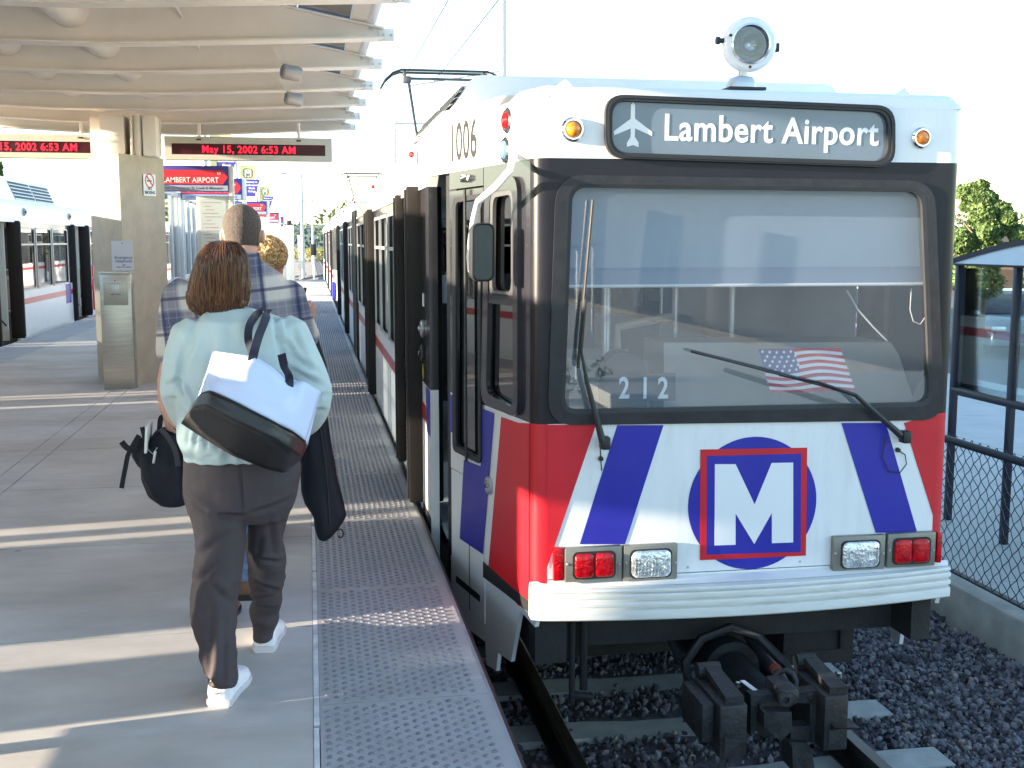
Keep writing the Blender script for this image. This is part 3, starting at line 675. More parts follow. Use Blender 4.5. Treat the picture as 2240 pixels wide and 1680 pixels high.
# ---- cab shell
TP0 = Vector((0.985, 5.0, 0)); TD = (Vector((0.70, 6.42, 0))-TP0).normalized(); TN = Vector((-TD.y, TD.x, 0))
if TN.x > 0: TN = -TN
def Tq(x, y, off=0.0): return atPlane(x, y, TP0+TN*off, TN)
def Ts(d, z, off=0.0): return TP0+TD*d+Vector((0, 0, z))+TN*off      # distance back along the flank
ZK = 0.845; ZW = 2.03; ZR = 2.30
TDm = Vector((-TD.x, TD.y, 0)); TNm = Vector((-TN.x, TN.y, 0)); TP0m = Vector((4.005-0.985, 5.0, 0))
def corner_arc(p, d, n, k=8, r=0.06):
    """plan outline of a rounded corner: from the front face to the flank"""
    fx = 1 if d.x < 0 else -1
    a = p+Vector((fx*r, 0, 0)); c = p+d*r
    return [a*(1-t)**2+p*2*t*(1-t)+c*t*t for t in [i/k for i in range(k+1)]]
for p, d, n_ in ((TP0, TD, TN), (TP0m, TDm, TNm)):
    arc = corner_arc(p, d, n_); inner = [q-n_*0.03+Vector((0, 0.03, 0)) for q in arc]
    for z0, z1, m_, nm in ((0.02, ZK, M_red, 'corner_panel'), (ZK, ZW, M_blackf, 'corner_post'), (ZW, ZR, M_white, 'corner_fairing')):
        ring = arc+inner[::-1]
        MB().prism([q+Vector((0, 0, z0)) for q in ring], (0, 0, z1-z0)).build(nm, m_, TR, fixn=True, smooth=30)
    # flank top band
    L_ = (Vector((0.70, 6.42, 0))-TP0).length
    def fq(a, b_, z0, z1, m_, nm, t=0.03):
        MB().prism([p+d*a+Vector((0, 0, z0)), p+d*b_+Vector((0, 0, z0)), p+d*b_+Vector((0, 0, z1)), p+d*a+Vector((0, 0, z1))], -n_*t).build(nm, m_, TR, fixn=True, smooth=0)
    fq(0.06, L_+.18, ZW, ZR, M_white, 'cab_cant_panel'); 
    if p is TP0m:
        fq(0.06, L_+.1, -0.06, ZK, M_white, 'cab_side_panel'); fq(0.06, L_+.1, ZK, 0.98, M_black, 'cab_band'); fq(0.06, .15, .98, ZW, M_black, 'cab_band'); fq(1.0, L_+.1, .98, ZW, M_black, 'cab_band')
        MB().prism([p+d*.15+Vector((0, 0, .98)), p+d*1.0+Vector((0, 0, .98)), p+d*1.0+Vector((0, 0, ZW)), p+d*.15+Vector((0, 0, ZW))], -n_*.006).build('side_window', M_glass, TR, smooth=0)
# left flank (towards the platform)
WO = rquad([Tq(1070, 392), Tq(1141, 384), Tq(1141, 915), Tq(1060, 880)], 0.09, 6)      # driver's window outer frame
WI = rquad([Tq(1080, 422), Tq(1131, 414), Tq(1131, 893), Tq(1072, 858)], 0.06, 6)
DO = rquad([Tq(994, 433), Tq(1056, 424), Tq(1056, 1016), Tq(994, 985)], 0.05, 6)         # door window
DI = rquad([Tq(1001, 443), Tq(1050, 435), Tq(1050, 1002), Tq(1001, 974)], 0.04, 6)
def dist(v): return (Vector((v.x, v.y, 0))-TP0).dot(TD)
dW0, dW1 = min(dist(v) for v in WO), max(dist(v) for v in WO); dD0, dD1 = min(dist(v) for v in DO), max(dist(v) for v in DO)
zW0, zW1 = min(v.z for v in WO), max(v.z for v in WO); zD0, zD1 = min(v.z for v in DO), max(v.z for v in DO)
Lend = dist(Tq(985, 700))
def fl(mb, a, b_, z0, z1, t=0.03): mb.prism([Ts(a, z0), Ts(b_, z0), Ts(b_, z1), Ts(a, z1)], -TN*t)
def solid_around(a, b_, z0, z1, H, m_, nm):
    R = []; k = len(H); c = Vector((0, 0, 0))
    for h in H: c += h
    c /= k; cd, cz_ = dist(c), c.z
    for h in H:     # project the hole outline outwards onto the rectangle
        dd, dz = dist(h)-cd, h.z-cz_
        tx = ((b_-cd) if dd > 0 else (a-cd))/dd if abs(dd) > 1e-6 else 1e9; tz = ((z1-cz_) if dz > 0 else (z0-cz_))/dz if abs(dz) > 1e-6 else 1e9
        t = min(tx, tz); R.append((cd+dd*t, cz_+dz*t))
    # snap nearest samples to the corners
    for q in ((a, z0), (b_, z0), (b_, z1), (a, z1)):
        j = min(range(k), key=lambda i: (R[i][0]-q[0])**2+(R[i][1]-q[1])**2); R[j] = q
    return MB().ringprism([Ts(u, v) for u, v in R], H, -TN*.03).build(nm, m_, TR, fixn=True, smooth=0)
dm = (dW1+dD0)/2
solid_around(0.06, dm-.004, ZK, ZW, WO, M_black, 'cab_side_band')
# door: panel, window, seam; its lower part is white
mb = MB(); fl(mb, 0.06, dm-.004, -0.06, ZK); mb.build('cab_side_panel', M_white, TR, fixn=True, smooth=0)
solid_around(dm+.004, Lend, ZK-.42, ZW-.10, DO, M_black, 'cab_door')
mb = MB(); fl(mb, dm+.004, Lend, ZW-.09, ZW); mb.build('door_header', M_black, TR, fixn=True, smooth=0)
mb = MB(); fl(mb, dm+.004, Lend, -0.30, ZK-.425); cdo = mb.build('cab_door_lower', M_white, TR, fixn=True, smooth=0)
# the white/blue paint on the door around the window's lower end
zc0 = ZK-.42
mb = MB()
for a, b_ in ((dm+.006, dD0-.001), (dD1+.001, Lend-.002)): mb.prism([Ts(a, zc0, .0015), Ts(b_, zc0, .0015), Ts(b_, ZK, .0015), Ts(a, ZK, .0015)], TN*.001)
low = [h for h in DO if h.z < ZK]; low.sort(key=lambda h: dist(h))
mb.prism([Ts(dD0-.001, zc0, .0015)]+[Ts(dist(h), h.z, .0015) for h in low]+[Ts(dD1+.001, zc0, .0015)], TN*.001)
mb.build('cab_door_paint', M_white, TR, fixn=True, smooth=0)
wf = MB().ringprism([q+TN*.0 for q in WO], WI, TN*.022)
def lerpz(z, H):     # horizontal bar across the window at height z
    return z
zb_ = Tq(1100, 652).z
wf.prism([Ts(dW0+.03, zb_-.03, .003), Ts(dW1-.03, zb_-.03, .003), Ts(dW1-.03, zb_+.02, .003), Ts(dW0+.03, zb_+.02, .003)], TN*.016)
wfo = wf.build('driver_window', M_black, TR, fixn=True)
MB().prism([q-TN*.012 for q in WI], -TN*.005).build('pane', M_darkglass, wfo, smooth=0)
I2 = rquad([Tq(1086, 432), Tq(1126, 425), Tq(1126, 640), Tq(1084, 634)], 0.05, 6); O2 = rquad([Tq(1080, 422), Tq(1131, 414), Tq(1131, 652), Tq(1078, 646)], 0.055, 6)
MB().ringprism([q+TN*.001 for q in O2], [q+TN*.001 for q in I2], TN*.018).build('sliding_frame', mat('window_frame_dark', (0.20, 0.19, 0.19), 0.3, metal=0.7), wfo, fixn=True)
df = MB().ringprism(DO, DI, TN*.012).build('door_window', M_rubber, TR, fixn=True)
MB().prism([q-TN*.012 for q in DI], -TN*.005).build('pane', M_darkglass, df, smooth=0)
ds = dist(Tq(1025, 700)); mb = MB()
mb.prism([Ts(ds-.012, zD0-.02, .013), Ts(ds+.012, zD0-.02, .013), Ts(ds+.012, ZW-.1, .013), Ts(ds-.012, ZW-.1, .013)], TN*.008)
mb.prism([Ts(ds-.003, -.30, .001), Ts(ds+.003, -.30, .001), Ts(ds+.003, zD0-.02, .001), Ts(ds-.003, zD0-.02, .001)], TN*.002)
mb.build('door_seam', M_rubber, TR, fixn=True)
mb = MB()
for z in (ZW-.045,): mb.revolve(Ts(ds+.02, z, .0), TN, [(0, .02), (.03, .02), (.035, .01)], 12).revolve(Ts(ds-.05, z, .0), TN, [(0, .014), (.02, .014)], 12)
mb.build('door_hinge', M_chrome, TR)
# recess behind the door and the strip of flank before the first doorway
MB().prism([Ts(Lend+.002, -.40, -.04), Ts(Lend+.18, -.40, -.04), Ts(Lend+.18, ZW, -.04), Ts(Lend+.002, ZW, -.04)], -TN*.01).build('door_recess', M_rubber, TR, fixn=True, smooth=0)
def XSd(x, y, off=0.002):
    v = atX(x, y, XS-off); return v
def xdec(P, m_, nm, parent=TR, t=0.002): return MB().prism([Vector((XS-.001, p.y, p.z)) for p in P], (-t, 0, 0)).build(nm, m_, parent, fixn=True, smooth=0)
bz = ZK
xdec([S(0, 6.62, ZK-.32), S(0, 6.80, ZK-.32), S(0, 6.86, ZK-.05), S(0, 6.62, ZK-.05)], M_blue, 'blue_patch')
xdec([S(0, 6.62, -.06), S(0, 7.10, -.06), S(0, 7.10, .03), S(0, 6.62, .03)], M_rubber, 'black_trim')
lb = XSd(927, 815); xdec([S(0, 7.03, lb.z-.05), S(0, 7.03-.03, lb.z), S(0, 7.03, lb.z+.05), S(0, 7.06, lb.z)], mat('label_yellow', (0.62, 0.62, 0.08), 0.5), 'warning_diamond')
mb = MB()
for yy in (722, 775):
    z = XSd(930, yy).z; ic = MB().revolve((XS-.002, 6.98, z), (-1, 0, 0), [(0, .055), (.012, .055), (.02, .04), (.02, .02), (.03, .018)], 20)
    o = ic.build('door_button', mat('button_ring', (0.45, 0.45, 0.45), 0.3, metal=0.6) if yy == 722 else M_rubber, TR)
    MB().revolve((XS-.03, 6.98, z), (-1, 0, 0), [(0, .016), (.006, .014)], 14).build('push_button', M_chrome, o)
xdec([S(0, 6.93, XSd(930, 658).z-.04), S(0, 7.02, XSd(930, 658).z-.04), S(0, 7.02, XSd(930, 658).z+.04), S(0, 6.93, XSd(930, 658).z+.04)], mat('sign_white', (0.80, 0.80, 0.80), 0.5), 'door_sticker')
# livery on the flank
def tdec(P, m_, nm, off=.0025, parent=TR): return MB().prism([Tq(x, y, off) for x, y in P], TN*.0015).build(nm, m_, parent, fixn=True, smooth=0)
tdec([(1097, 912), (1135, 925), (1135, 1326), (1069, 1238)], M_red, 'red_panel')
cor = Tq(1135, 925, .0025)
MB().prism([Tq(1135, 925, .0025), Ts(.055, ZK-.002, .0025), Ts(.055, .02, .0025), Tq(1135, 1326, .0025)], TN*.0015).build('red_panel', M_red, TR, fixn=True, smooth=0)
tdec([(1052, 892), (1081, 904), (1056, 1212), (1006, 1178), (1015, 1006), (1052, 1020)], M_blue, 'blue_stripe', .0035)
tdec([(984, 862), (993, 866), (993, 948), (984, 943)], M_blue, 'blue_stripe', .0035)
tdec([(1057, 1228), (1120, 1285), (1166, 1322), (1172, 1353), (1110, 1302), (1057, 1262)], M_rubber, 'black_trim', .0045)
tdec([(998, 1259), (1050, 1302), (1050, 1317), (998, 1273)], M_rubber, 'step_slot', .0035)
hc = Tq(1072, 1062); hd = MB().revolve(hc+TN*.002, TN, [(0, .045), (.012, .045), (.016, .03), (.010, .028), (.010, .012), (.024, .012)], 20).build('door_lock', M_alu, TR)
MB().revolve(hc+TN*.013, TN, [(0, .012), (.014, .010)], 12).build('lock_barrel', M_rubber, hd)
# fleet number
zt, zb2 = Tq(1010, 262).z, Tq(1010, 352).z
a0, a1 = Tq(985, 345, .002), Tq(1040, 330, .002)
me = text_mesh('1006', (zt-zb2)*1.30, Matrix.Identity(4), 0.0005, 0.004, 1, 'CENTER', 1.05)
wdt = max(v.co.x for v in me.vertices)-min(v.co.x for v in me.vertices)
nd0, nd1 = dist(a0), dist(a1); Mn = frame_matrix(Ts((nd0+nd1)/2, zb2+.01, .002), -TD, (0, 0, 1)) @ Matrix.Diagonal(((nd0-nd1)/wdt, 1, 1, 1))
me.transform(Mn); link_mesh('fleet_number', me, M_rubber, TR)
# round lamps on the flank and mirror
for (x, y), m_ in (((1115, 264), M_sidered), ((1110, 328), mat('blue_reflector', (0.12, 0.25, 0.45), 0.15, coat=1))):
    c = Tq(x, y); r = MB().revolve(c, TN, [(0, .060), (.014, .060), (.024, .048), (.02, .040)], 24).build('side_lamp', M_chrome, TR)
    MB().revolve(c+TN*.018, TN, [(0, .041), (.012, .036), (.020, .018)], 20).build('lens', m_, r)
arm = [Tq(1122, 338, .02), Tq(1120, 352, .08), Tq(1116, 372, .13), Tq(1085, 408, .17), Tq(1047, 440, .19), Tq(1037, 480, .19), Tq(1032, 520, .19), Tq(1028, 560, .19), Tq(1030, 590, .19), Tq(1040, 606, .19)]
MB().tube(arm, .0165, 10).build('mirror_arm', mat('arm_white', (0.8, 0.8, 0.78), 0.35, coat=0.3), TR)
mc = Tq(1055, 552, .19); Mm = frame_matrix(mc, (0.93, 0.32, 0.0), (0.06, 0, 1))
mir = MB().loft([[Mm @ Vector((x*k, y*k2, d)) for x, y in rrect(.112, .262, .035, 5)] for d, k, k2 in ((-.045, .6, .8), (-.035, .9, .95), (-.01, 1, 1), (.012, 1, 1), (.014, .9, .96), (.006, .86, .94))]).build('mirror', M_rubber, TR, fixn=True)
MB().prism([Mm @ Vector((x, y, .008)) for x, y in rrect(.094, .243, .028, 5)], Mm.to_3x3() @ Vector((0, 0, .002))).build('mirror_glass', mat('mirror_glass', (0.16, 0.19, 0.18), 0.03, metal=1.0), mir)
# skirt below the flank
def skirt(fnp, base, tn, nm='skirt'):
    P = [(1057, 1262), (1172, 1353), (1168, 1372), (1136, 1336), (1116, 1448), (1088, 1428), (1084, 1468), (1062, 1454), (1060, 1404), (1025, 1378), (996, 1345), (985, 1310), (985, 1215)]
    Q = [fnp(x, y) for x, y in P]
    return Q
Q = skirt(lambda x, y: Tq(x, y, 0), None, None)
MB().prism([q-TN*.004 for q in Q], -TN*.02).build('skirt', M_white, TR, fixn=True, smooth=0)
MB().prism([Vector((4.005-q.x, q.y, q.z))-TNm*.004 for q in Q], -TNm*.02).build('skirt', M_white, TR, fixn=True, smooth=0)

# ---- front
Y0 = 5.0
def FP(x, y, Y=Y0): return atY(x, y, Y)
XL, XRt = 1.045, 2.96
def rect_hole(x0, x1, z0, z1, H, Y, t, m_, nm, d=1):
    c = sum((h for h in H), Vector((0, 0, 0)))/len(H); R = []
    for h in H:
        dx, dz = h.x-c.x, h.z-c.z
        tx = ((x1-c.x) if dx > 0 else (x0-c.x))/dx if abs(dx) > 1e-6 else 1e9; tz = ((z1-c.z) if dz > 0 else (z0-c.z))/dz if abs(dz) > 1e-6 else 1e9
        k = min(tx, tz); R.append((c.x+dx*k, c.z+dz*k))
    for q in ((x0, z0), (x1, z0), (x1, z1), (x0, z1)):
        j = min(range(len(R)), key=lambda i: (R[i][0]-q[0])**2+(R[i][1]-q[1])**2); R[j] = q
    return MB().ringprism([S(u, Y, v) for u, v in R], [S(h.x, Y, h.z) for h in H], (0, t, 0)).build(nm, m_, TR, fixn=True, smooth=0)
WSo = rquad([FP(1216, 382), FP(2042, 396), FP(2064, 918), FP(1196, 930)], .13, 8)
WSi = rquad([FP(1244, 402), FP(2022, 412), FP(2040, 888), FP(1226, 905)], .075, 8)
rect_hole(XL, XRt, ZK, ZW, WSi, Y0, .035, M_blackf, 'front_band')
fr = MB().ringprism([q+Vector((0, -.001, 0)) for q in WSo], [q+Vector((0, -.001, 0)) for q in WSi], (0, -.012, 0)).build('windscreen_frame', mat('frame_dark', (0.020, 0.019, 0.024), 0.38, var=0.3, vscale=14, spec=0.4, dirt=0.12, dirtcol=(0.16, 0.12, 0.10)), TR, fixn=True)
WSg = rquad([FP(1252, 410), FP(2014, 420), FP(2032, 880), FP(1234, 897)], .07, 8)
MB().ringprism([q+Vector((0, -.013, 0)) for q in WSi], [q+Vector((0, -.010, 0)) for q in WSg], (0, .02, 0)).build('windscreen_seal', M_rubber, fr, fixn=True)
mb = MB(); k = len(WSo); 
for i in range(0, 44):
    t = i/44*k; a = int(t); q = [(WSo[j % k]*.42+WSi[j % k]*.58) for j in (a, a+1)]; p = q[0].lerp(q[1], t-a)
# screws evenly along the frame
path = [WSo[i]*.45+WSi[i]*.55 for i in range(k)]; path.append(path[0]); L_ = [0]
for a, b_ in zip(path[:-1], path[1:]): L_.append(L_[-1]+(b_-a).length)
ns_ = 46; j = 0
for i in range(ns_):
    s_ = L_[-1]*i/ns_
    while L_[j+1] < s_: j += 1
    p = path[j].lerp(path[j+1], (s_-L_[j])/(L_[j+1]-L_[j]+1e-9)); mb.revolve(p+Vector((0, -.012, 0)), (0, -1, 0), [(0, .0042), (.0025, .003)], 8)
mb.build('frame_screws', MATS['frame_dark'], fr)
MB().poly([q+Vector((0, .012, 0)) for q in WSg]).build('windscreen', M_wind, TR, smooth=0)
# lower front panel
MB().box(XL, XRt, Y0, Y0+.035, 0.06, ZK).build('front_panel', M_whitef, TR, smooth=0)
def dec(P, m_, nm, off=.0015, t=.0012): return MB().prism([FP(x, y)+Vector((0, -off, 0)) for x, y in P], (0, -t, 0)).build(nm, m_, TR, fixn=True, smooth=0)
zl = FP(1200, 939).z
def clampz(P): return [Vector((p.x, p.y, min(p.z, ZK-.001))) for p in P]
def decz(P, m_, nm, off=.0015, t=.0012): return MB().prism([p+Vector((0, -off, 0)) for p in clampz([FP(x, y) for x, y in P])], (0, -t, 0)).build(nm, m_, TR, fixn=True, smooth=0)
def xline(a, b_, X):
    t = (X-a.x)/(b_.x-a.x); return a+(b_-a)*t
o_ = MB().prism([p+Vector((0, -.0015, 0)) for p in clampz([Vector((XL-.002, Y0, 1)), FP(1303, 930), xline(FP(1303, 930), FP(1182, 1284), XL-.002)])], (0, -.0012, 0)).build('red_panel', M_red, TR, fixn=True, smooth=0)
MB().prism([p+Vector((0, -.0015, 0)) for p in clampz([FP(1977, 925), Vector((XRt+.002, Y0, 1)), xline(FP(1977, 925), FP(2057, 1180), XRt+.002)])], (0, -.0012, 0)).build('red_panel', M_red, TR, fixn=True, smooth=0)
decz([(1350, 930), (1451, 930), (1367, 1190), (1268, 1190)], M_blue, 'blue_stripe')
decz([(1840, 925), (1937, 925), (2006, 1165), (1915, 1165)], M_blue, 'blue_stripe')
# emblem: disc, square ring, letter
cE = FP(1646.5, 1101); rE = (FP(1785, 1101)-FP(1508, 1101)).length/2
MB().revolve(cE+Vector((0, -.0012, 0)), (0, -1, 0), [(0, rE*1.01), (.0015, rE*1.01)], 72).build('emblem_disc', M_blue, TR, smooth=0)
sq = [FP(1531.5, 983), FP(1765, 979), FP(1762, 1215), FP(1530.6, 1225)]; sq2 = [FP(1545.5, 997), FP(1752, 992), FP(1751, 1207), FP(1545, 1213)]
MB().ringprism([p+Vector((0, -.0028, 0)) for p in sq], [p+Vector((0, -.0028, 0)) for p in sq2], (0, -.0015, 0)).build('emblem_frame', M_red, TR, smooth=0, fixn=True)
MB().prism([p+Vector((0, -.0028, 0)) for p in sq2], (0, -.0008, 0)).build('emblem_field', M_blue, TR, smooth=0, fixn=True)
em = [(942, 262), (1045, 262), (1140, 463), (1225, 256), (1332, 254), (1332, 652), (1226, 656), (1226, 505), (1138, 660), (1045, 508), (1045, 664), (940, 667)]
dec([(1150+x/2.2804, 900+y/2.2804) for x, y in em], mat('decal_white', (0.80, 0.80, 0.82), 0.4), 'emblem_letter', .0042, .001)
def c6(x, y): return (1150+x/2.2804, 900+y/2.2804)
# lamp clusters
M_house = mat('lamp_housing_grey', (0.24, 0.23, 0.20), 0.45, metal=0.5, var=0.15, vscale=10)
def lampbox(x0, x1, y0, y1, lx0, lx1, ly0, ly1, red):
    a, b_ = FP(*c6(x0, y1)), FP(*c6(x1, y0)); mb = MB().bbox(a.x, b_.x, Y0-.035, Y0-.002, a.z, b_.z, .006)
    la, lb_ = FP(*c6(lx0, ly1)), FP(*c6(lx1, ly0)); sc = 1.0; w_ = lb_.x-la.x; h_ = lb_.z-la.z; cx, cz_ = (la.x+lb_.x)/2, (la.z+lb_.z)/2
    h = mb.build('tail_light' if red else 'headlight', M_house, TR)
    for k_, d_, m_, nm in ((1.06, .0, M_rubber, 'lens_gasket'), ):
        MB().prism([S(cx+x, Y0-.0355, cz_+z) for x, z in rrect(w_*1.07, h_*1.09, .025, 5)], (0, -.004, 0)).build(nm, m_, h, fixn=True)
    if red:
        for s_ in (-1, 1):
            MB().loft([[S(cx+s_*w_*.245+x*k_, Y0-.039-d_, cz_+z*k_) for x, z in rrect(w_*.47, h_*.94, .02, 5)] for k_, d_ in ((1, 0), (1, .006), (.9, .011), (.5, .014))]).build('lens', M_redlens, h, fixn=True)
    else:
        MB().loft([[S(cx+x*k_, Y0-.039-d_, cz_+z*k_) for x, z in rrect(w_, h_, .03, 6)] for k_, d_ in ((1, 0), (1, .006), (.92, .013), (.6, .018), (.3, .019))]).build('lens', M_lens, h, fixn=True)
        fl2 = MB()
        for q_ in range(11):
            xx = cx+w_*(-.42+.084*q_); hh = h_*.40*(1-abs(q_-5)*.03); fl2.tube([(xx, Y0-.0525-.003*(1-abs(q_-5)/5), cz_-hh), (xx, Y0-.057-.003*(1-abs(q_-5)/5), cz_), (xx, Y0-.0525, cz_+hh)], .0028, 6)
        fl2.build('lens_fluting', M_lens, h)
    mb = MB()
    for sx_ in (x0+14, x1-14):
        p = FP(*c6(sx_, (y0+y1)/2)); mb.revolve((p.x, Y0-.035, p.z), (0, -1, 0), [(0, .007), (.004, .005)], 8)
    mb.build('screws', M_alu, h)
lampbox(187, 471, 661, 845, 232, 432, 688, 822, True); lampbox(477, 748, 650, 838, 515, 711, 677, 818, False)
lampbox(1515, 1780, 606, 790, 1559, 1745, 634, 770, False); lampbox(1784, 2030, 592, 772, 1814, 1996, 620, 750, True)
for x0, x1, y0, y1 in ((133, 184, 672, 838), (2033, 2064, 596, 748)):
    a, b_ = FP(*c6(x0, y1)), FP(*c6(x1, y0)); MB().bbox(a.x, b_.x, Y0-.03, Y0-.002, a.z, b_.z, .004).build('reflector', M_redlens, TR)
# bumper, bowed forward
mb = MB()
for x in (1.12, 1.42, 1.72, 2.28, 2.58, 2.88):
    for z in (.145,): mb.revolve((x, Y0, z), (0, -1, 0), [(0, .007), (.003, .005)], 8)
mb.build('panel_screws', M_alu, TR)
MB().box(XL, XRt, Y0-.0006, Y0+.001, .118, .1215).build('panel_seam', MATS['ink'], TR, smooth=0)
def bow(X): u = (X-2.0)/1.06; return 0.100*(1-u*u)
BP = [(.03, .088), (-.02, .084), (-.024, .080), (-.024, .072), (-.008, .070), (-.008, .064), (-.026, .060), (-.028, .052), (-.026, .040), (-.006, .036), (-.006, .028), (-.026, .022), (-.028, .014), (-.026, .002), (-.006, -.002), (-.006, -.010), (-.026, -.016), (-.028, -.035), (-.026, -.058), (-.02, -.064), (.03, -.064)]
xs = [0.965+2.09*i/40 for i in range(41)]
mb = MB().loft([[S(x, Y0-bow(x)+d if d < .03 else Y0+.03, z) for d, z in BP] for x in xs]); mb.build('bumper', mat('bumper_white', (0.72, 0.72, 0.70), 0.4, var=0.06, vscale=8, stretch=(1, 1, 6), dirt=0.35, dirtcol=(0.33, 0.31, 0.29)), TR, fixn=True, smooth=30)
mb = MB().loft([[S(x, Y0-bow(x)*.8+.0, .090), S(x, Y0+.01, .112), S(x, Y0+.03, .082), S(x, Y0-bow(x)*.8+.01, .084)] for x in xs]); mb.build('bumper_ledge', M_white, TR, fixn=True)
# upper front: white brow and destination sign
A = rquad([FP(1321, 207), FP(1952, 233), FP(1952, 367), FP(1322, 346)], .09, 7); B = rquad([FP(1336, 221), FP(1937, 246), FP(1936, 354), FP(1336, 334)], .075, 7)
MB().box(XL, XRt, Y0, Y0+.03, ZW, ZR-.02).build('brow_panel', M_whitef, TR, smooth=0)
hd = MB().ringprism([p+Vector((0, -.001, 0)) for p in A], [p+Vector((0, -.001, 0)) for p in B], (0, -.028, 0)).build('destination_sign', M_rubber, TR, fixn=True)
A2 = [a*.5+b_*.5 for a, b_ in zip(A, B)]
MB().ringprism([p+Vector((0, -.029, 0)) for p in [a*.7+b_*.3 for a, b_ in zip(A, B)]], [p+Vector((0, -.029, 0)) for p in [a*.45+b_*.55 for a, b_ in zip(A, B)]], (0, -.005, 0)).build('sign_seal', M_rubber, hd, fixn=True)
MB().prism([p+Vector((0, -.002, 0)) for p in B], (0, -.004, 0)).build('sign_face', mat('sign_blind', (0.11, 0.145, 0.205), 0.15, var=0.12, vscale=2, coat=0.4), hd, smooth=0)
def c2(x, y): return (1180+x/2.3532, y/2.3532)
pb, pe = FP(*c2(633, 720)), FP(*c2(1740, 748))
me = text_mesh('Lambert Airport', 0.1, Matrix.Identity(4), 0.0006, 0.0016, 1, 'LEFT', 1.06)
w0 = max(v.co.x for v in me.vertices); xd = (pe-pb); caph = (FP(*c2(640, 578))-FP(*c2(640, 718))).length
Hc = 0.0729
me.transform(frame_matrix((pb.x, Y0-.0075, pb.z), (xd.x, 0, xd.z), (0, 0, 1)) @ Matrix.Diagonal((xd.length/w0, caph/Hc, 1, 1)))
link_mesh('lettering', me, mat('decal_white', (0.80, 0.80, 0.82), 0.4), hd)
pl = [(480, 528), (490, 540), (490, 612), (578, 680), (577, 700), (490, 662), (488, 705), (508, 735), (508, 758), (478, 748), (448, 757), (448, 736), (466, 705), (468, 662), (383, 697), (380, 677), (467, 612), (468, 540)]
MB().prism([Vector((p.x, Y0-.0065, p.z)) for p in [FP(*c2(x, y)) for x, y in pl]], (0, -.0012, 0)).build('aeroplane_symbol', MATS['decal_white'], hd, fixn=True, smooth=0)
for (x, y), r in (((170, 667), 62), ((1962, 710), 56)):
    c = FP(*c2(x, y)); R_ = r/2.3532*Y0/2500
    l = MB().revolve(c, (0, -1, 0), [(0, R_*1.02), (.012, R_*1.02), (.022, R_*.85), (.022, R_*.72), (.012, R_*.64)], 32).build('marker_lamp', M_chrome, TR)
    MB().revolve(c+Vector((0, -.01, 0)), (0, -1, 0), [(0, R_*.64), (.014, R_*.6), (.026, R_*.4), (.03, R_*.1)], 24).build('lens', M_amber, l)
# roof over the cab
mb = MB(); rows = []
for Y, z, ins in ((Y0-.001, ZR-.025, 0), (Y0+.004, ZR+.012, .004), (Y0+.02, ZR+.034, .012), (Y0+.05, ZR+.045, .02), (Y0+.4, ZR+.06, .02), (Y0+1.0, ZR+.075, .02), (Y0+1.55, ZR+.085, .02)):
    u = max(0, (Y-Y0)); x0 = .985-.2*u/1.0+ins; x1 = 4.005-x0; 
    x0 = max(x0, .70); x1 = min(x1, 3.31)
    rows.append([S(x0, Y, ZR-.025)]+[S(x0+.0+(.05*t), Y, ZR-.025+(z-ZR+.025)*sin(t*pi/2)) for t in (.1, .3, .6, 1)]+[S(x0+.05+(x1-x0-.1)*i/12, Y, z+.03*sin(pi*i/12)*min(1, u)) for i in range(1, 12)]+[S(x1-(.05*t), Y, ZR-.025+(z-ZR+.025)*sin(t*pi/2)) for t in (1, .6, .3, .1)]+[S(x1, Y, ZR-.025)])
mb.grid(rows).build('cab_roof', M_white, TR, fixn=True, smooth=50)
for x in (FP(1240, 180).x, FP(1985, 200).x):
    MB().add([S(x-.05, Y0+.03, ZR+.035), S(x+.04, Y0+.03, ZR+.035), S(x, Y0+.03, ZR+.075), S(x, Y0+.16, ZR+.045)], [(0, 2, 1), (0, 1, 3), (1, 2, 3), (2, 0, 3)]).build('lifting_lug', M_white, TR, fixn=True, smooth=0)
# roof headlight
cL = Vector((2.04, 5.22, 2.575)); a_ = Vector((-.12, -1, -.02))
hl = MB().revolve(cL, a_, [(-.10, .03), (-.09, .07), (-.05, .112), (0, .125), (.03, .125), (.045, .112), (.048, .092), (.040, .088), (.0, .086), (-.055, .03)], 40).build('roof_headlight', mat('lamp_white', (0.80, 0.80, 0.82), 0.35, var=0.04), TR)
ax = a_.normalized()
MB().revolve(cL+ax*.046, ax, [(0, .094), (.010, .093), (.012, .084), (.004, .082)], 40, cap=False).build('rim', M_chrome, hl)
MB().revolve(cL+ax*.030, ax, [(-.0, .083), (.0035, .083)], 40).build('lens', glass('lamp_glass', (0.85, 0.85, 0.9), 0.02), hl)
MB().loft([[cL+ax*(.012-.05*(1-t*t))+Vector((cos(2*pi*k/32)*.082*t, 0, sin(2*pi*k/32)*.082*t)) for k in range(32)] for t in (.05, .3, .5, .7, .85, 1)], cap=False).build('lamp_bowl', mat('bowl_mirror', (0.24, 0.23, 0.26), 0.08, metal=1, var=0.5, vscale=14, bump=0.15, bscale=18), hl)
MB().revolve(cL-ax*.03, ax, [(0, .012), (.03, .014), (.04, .008)], 12).build('bulb', M_lens, hl)
mb = MB()
for an in (40, 160, 270): mb.revolve(cL+ax*.043+Vector((cos(radians(an))*.104, 0, sin(radians(an))*.104)), ax, [(0, .007), (.008, .006)], 8)
mb.revolve(cL+Vector((-.125, -.01, .015)), (-1, 0, 0), [(0, .012), (.02, .012), (.02, .018), (.035, .018)], 12).bbox(cL.x+.12, cL.x+.145, cL.y-.03, cL.y, cL.z-.03, cL.z+.01, .003)
mb.build('lamp_fixings', M_rubber, hl)
mb = MB().bbox(1.925, 2.105, 5.14, 5.30, 2.362, 2.376, .004)
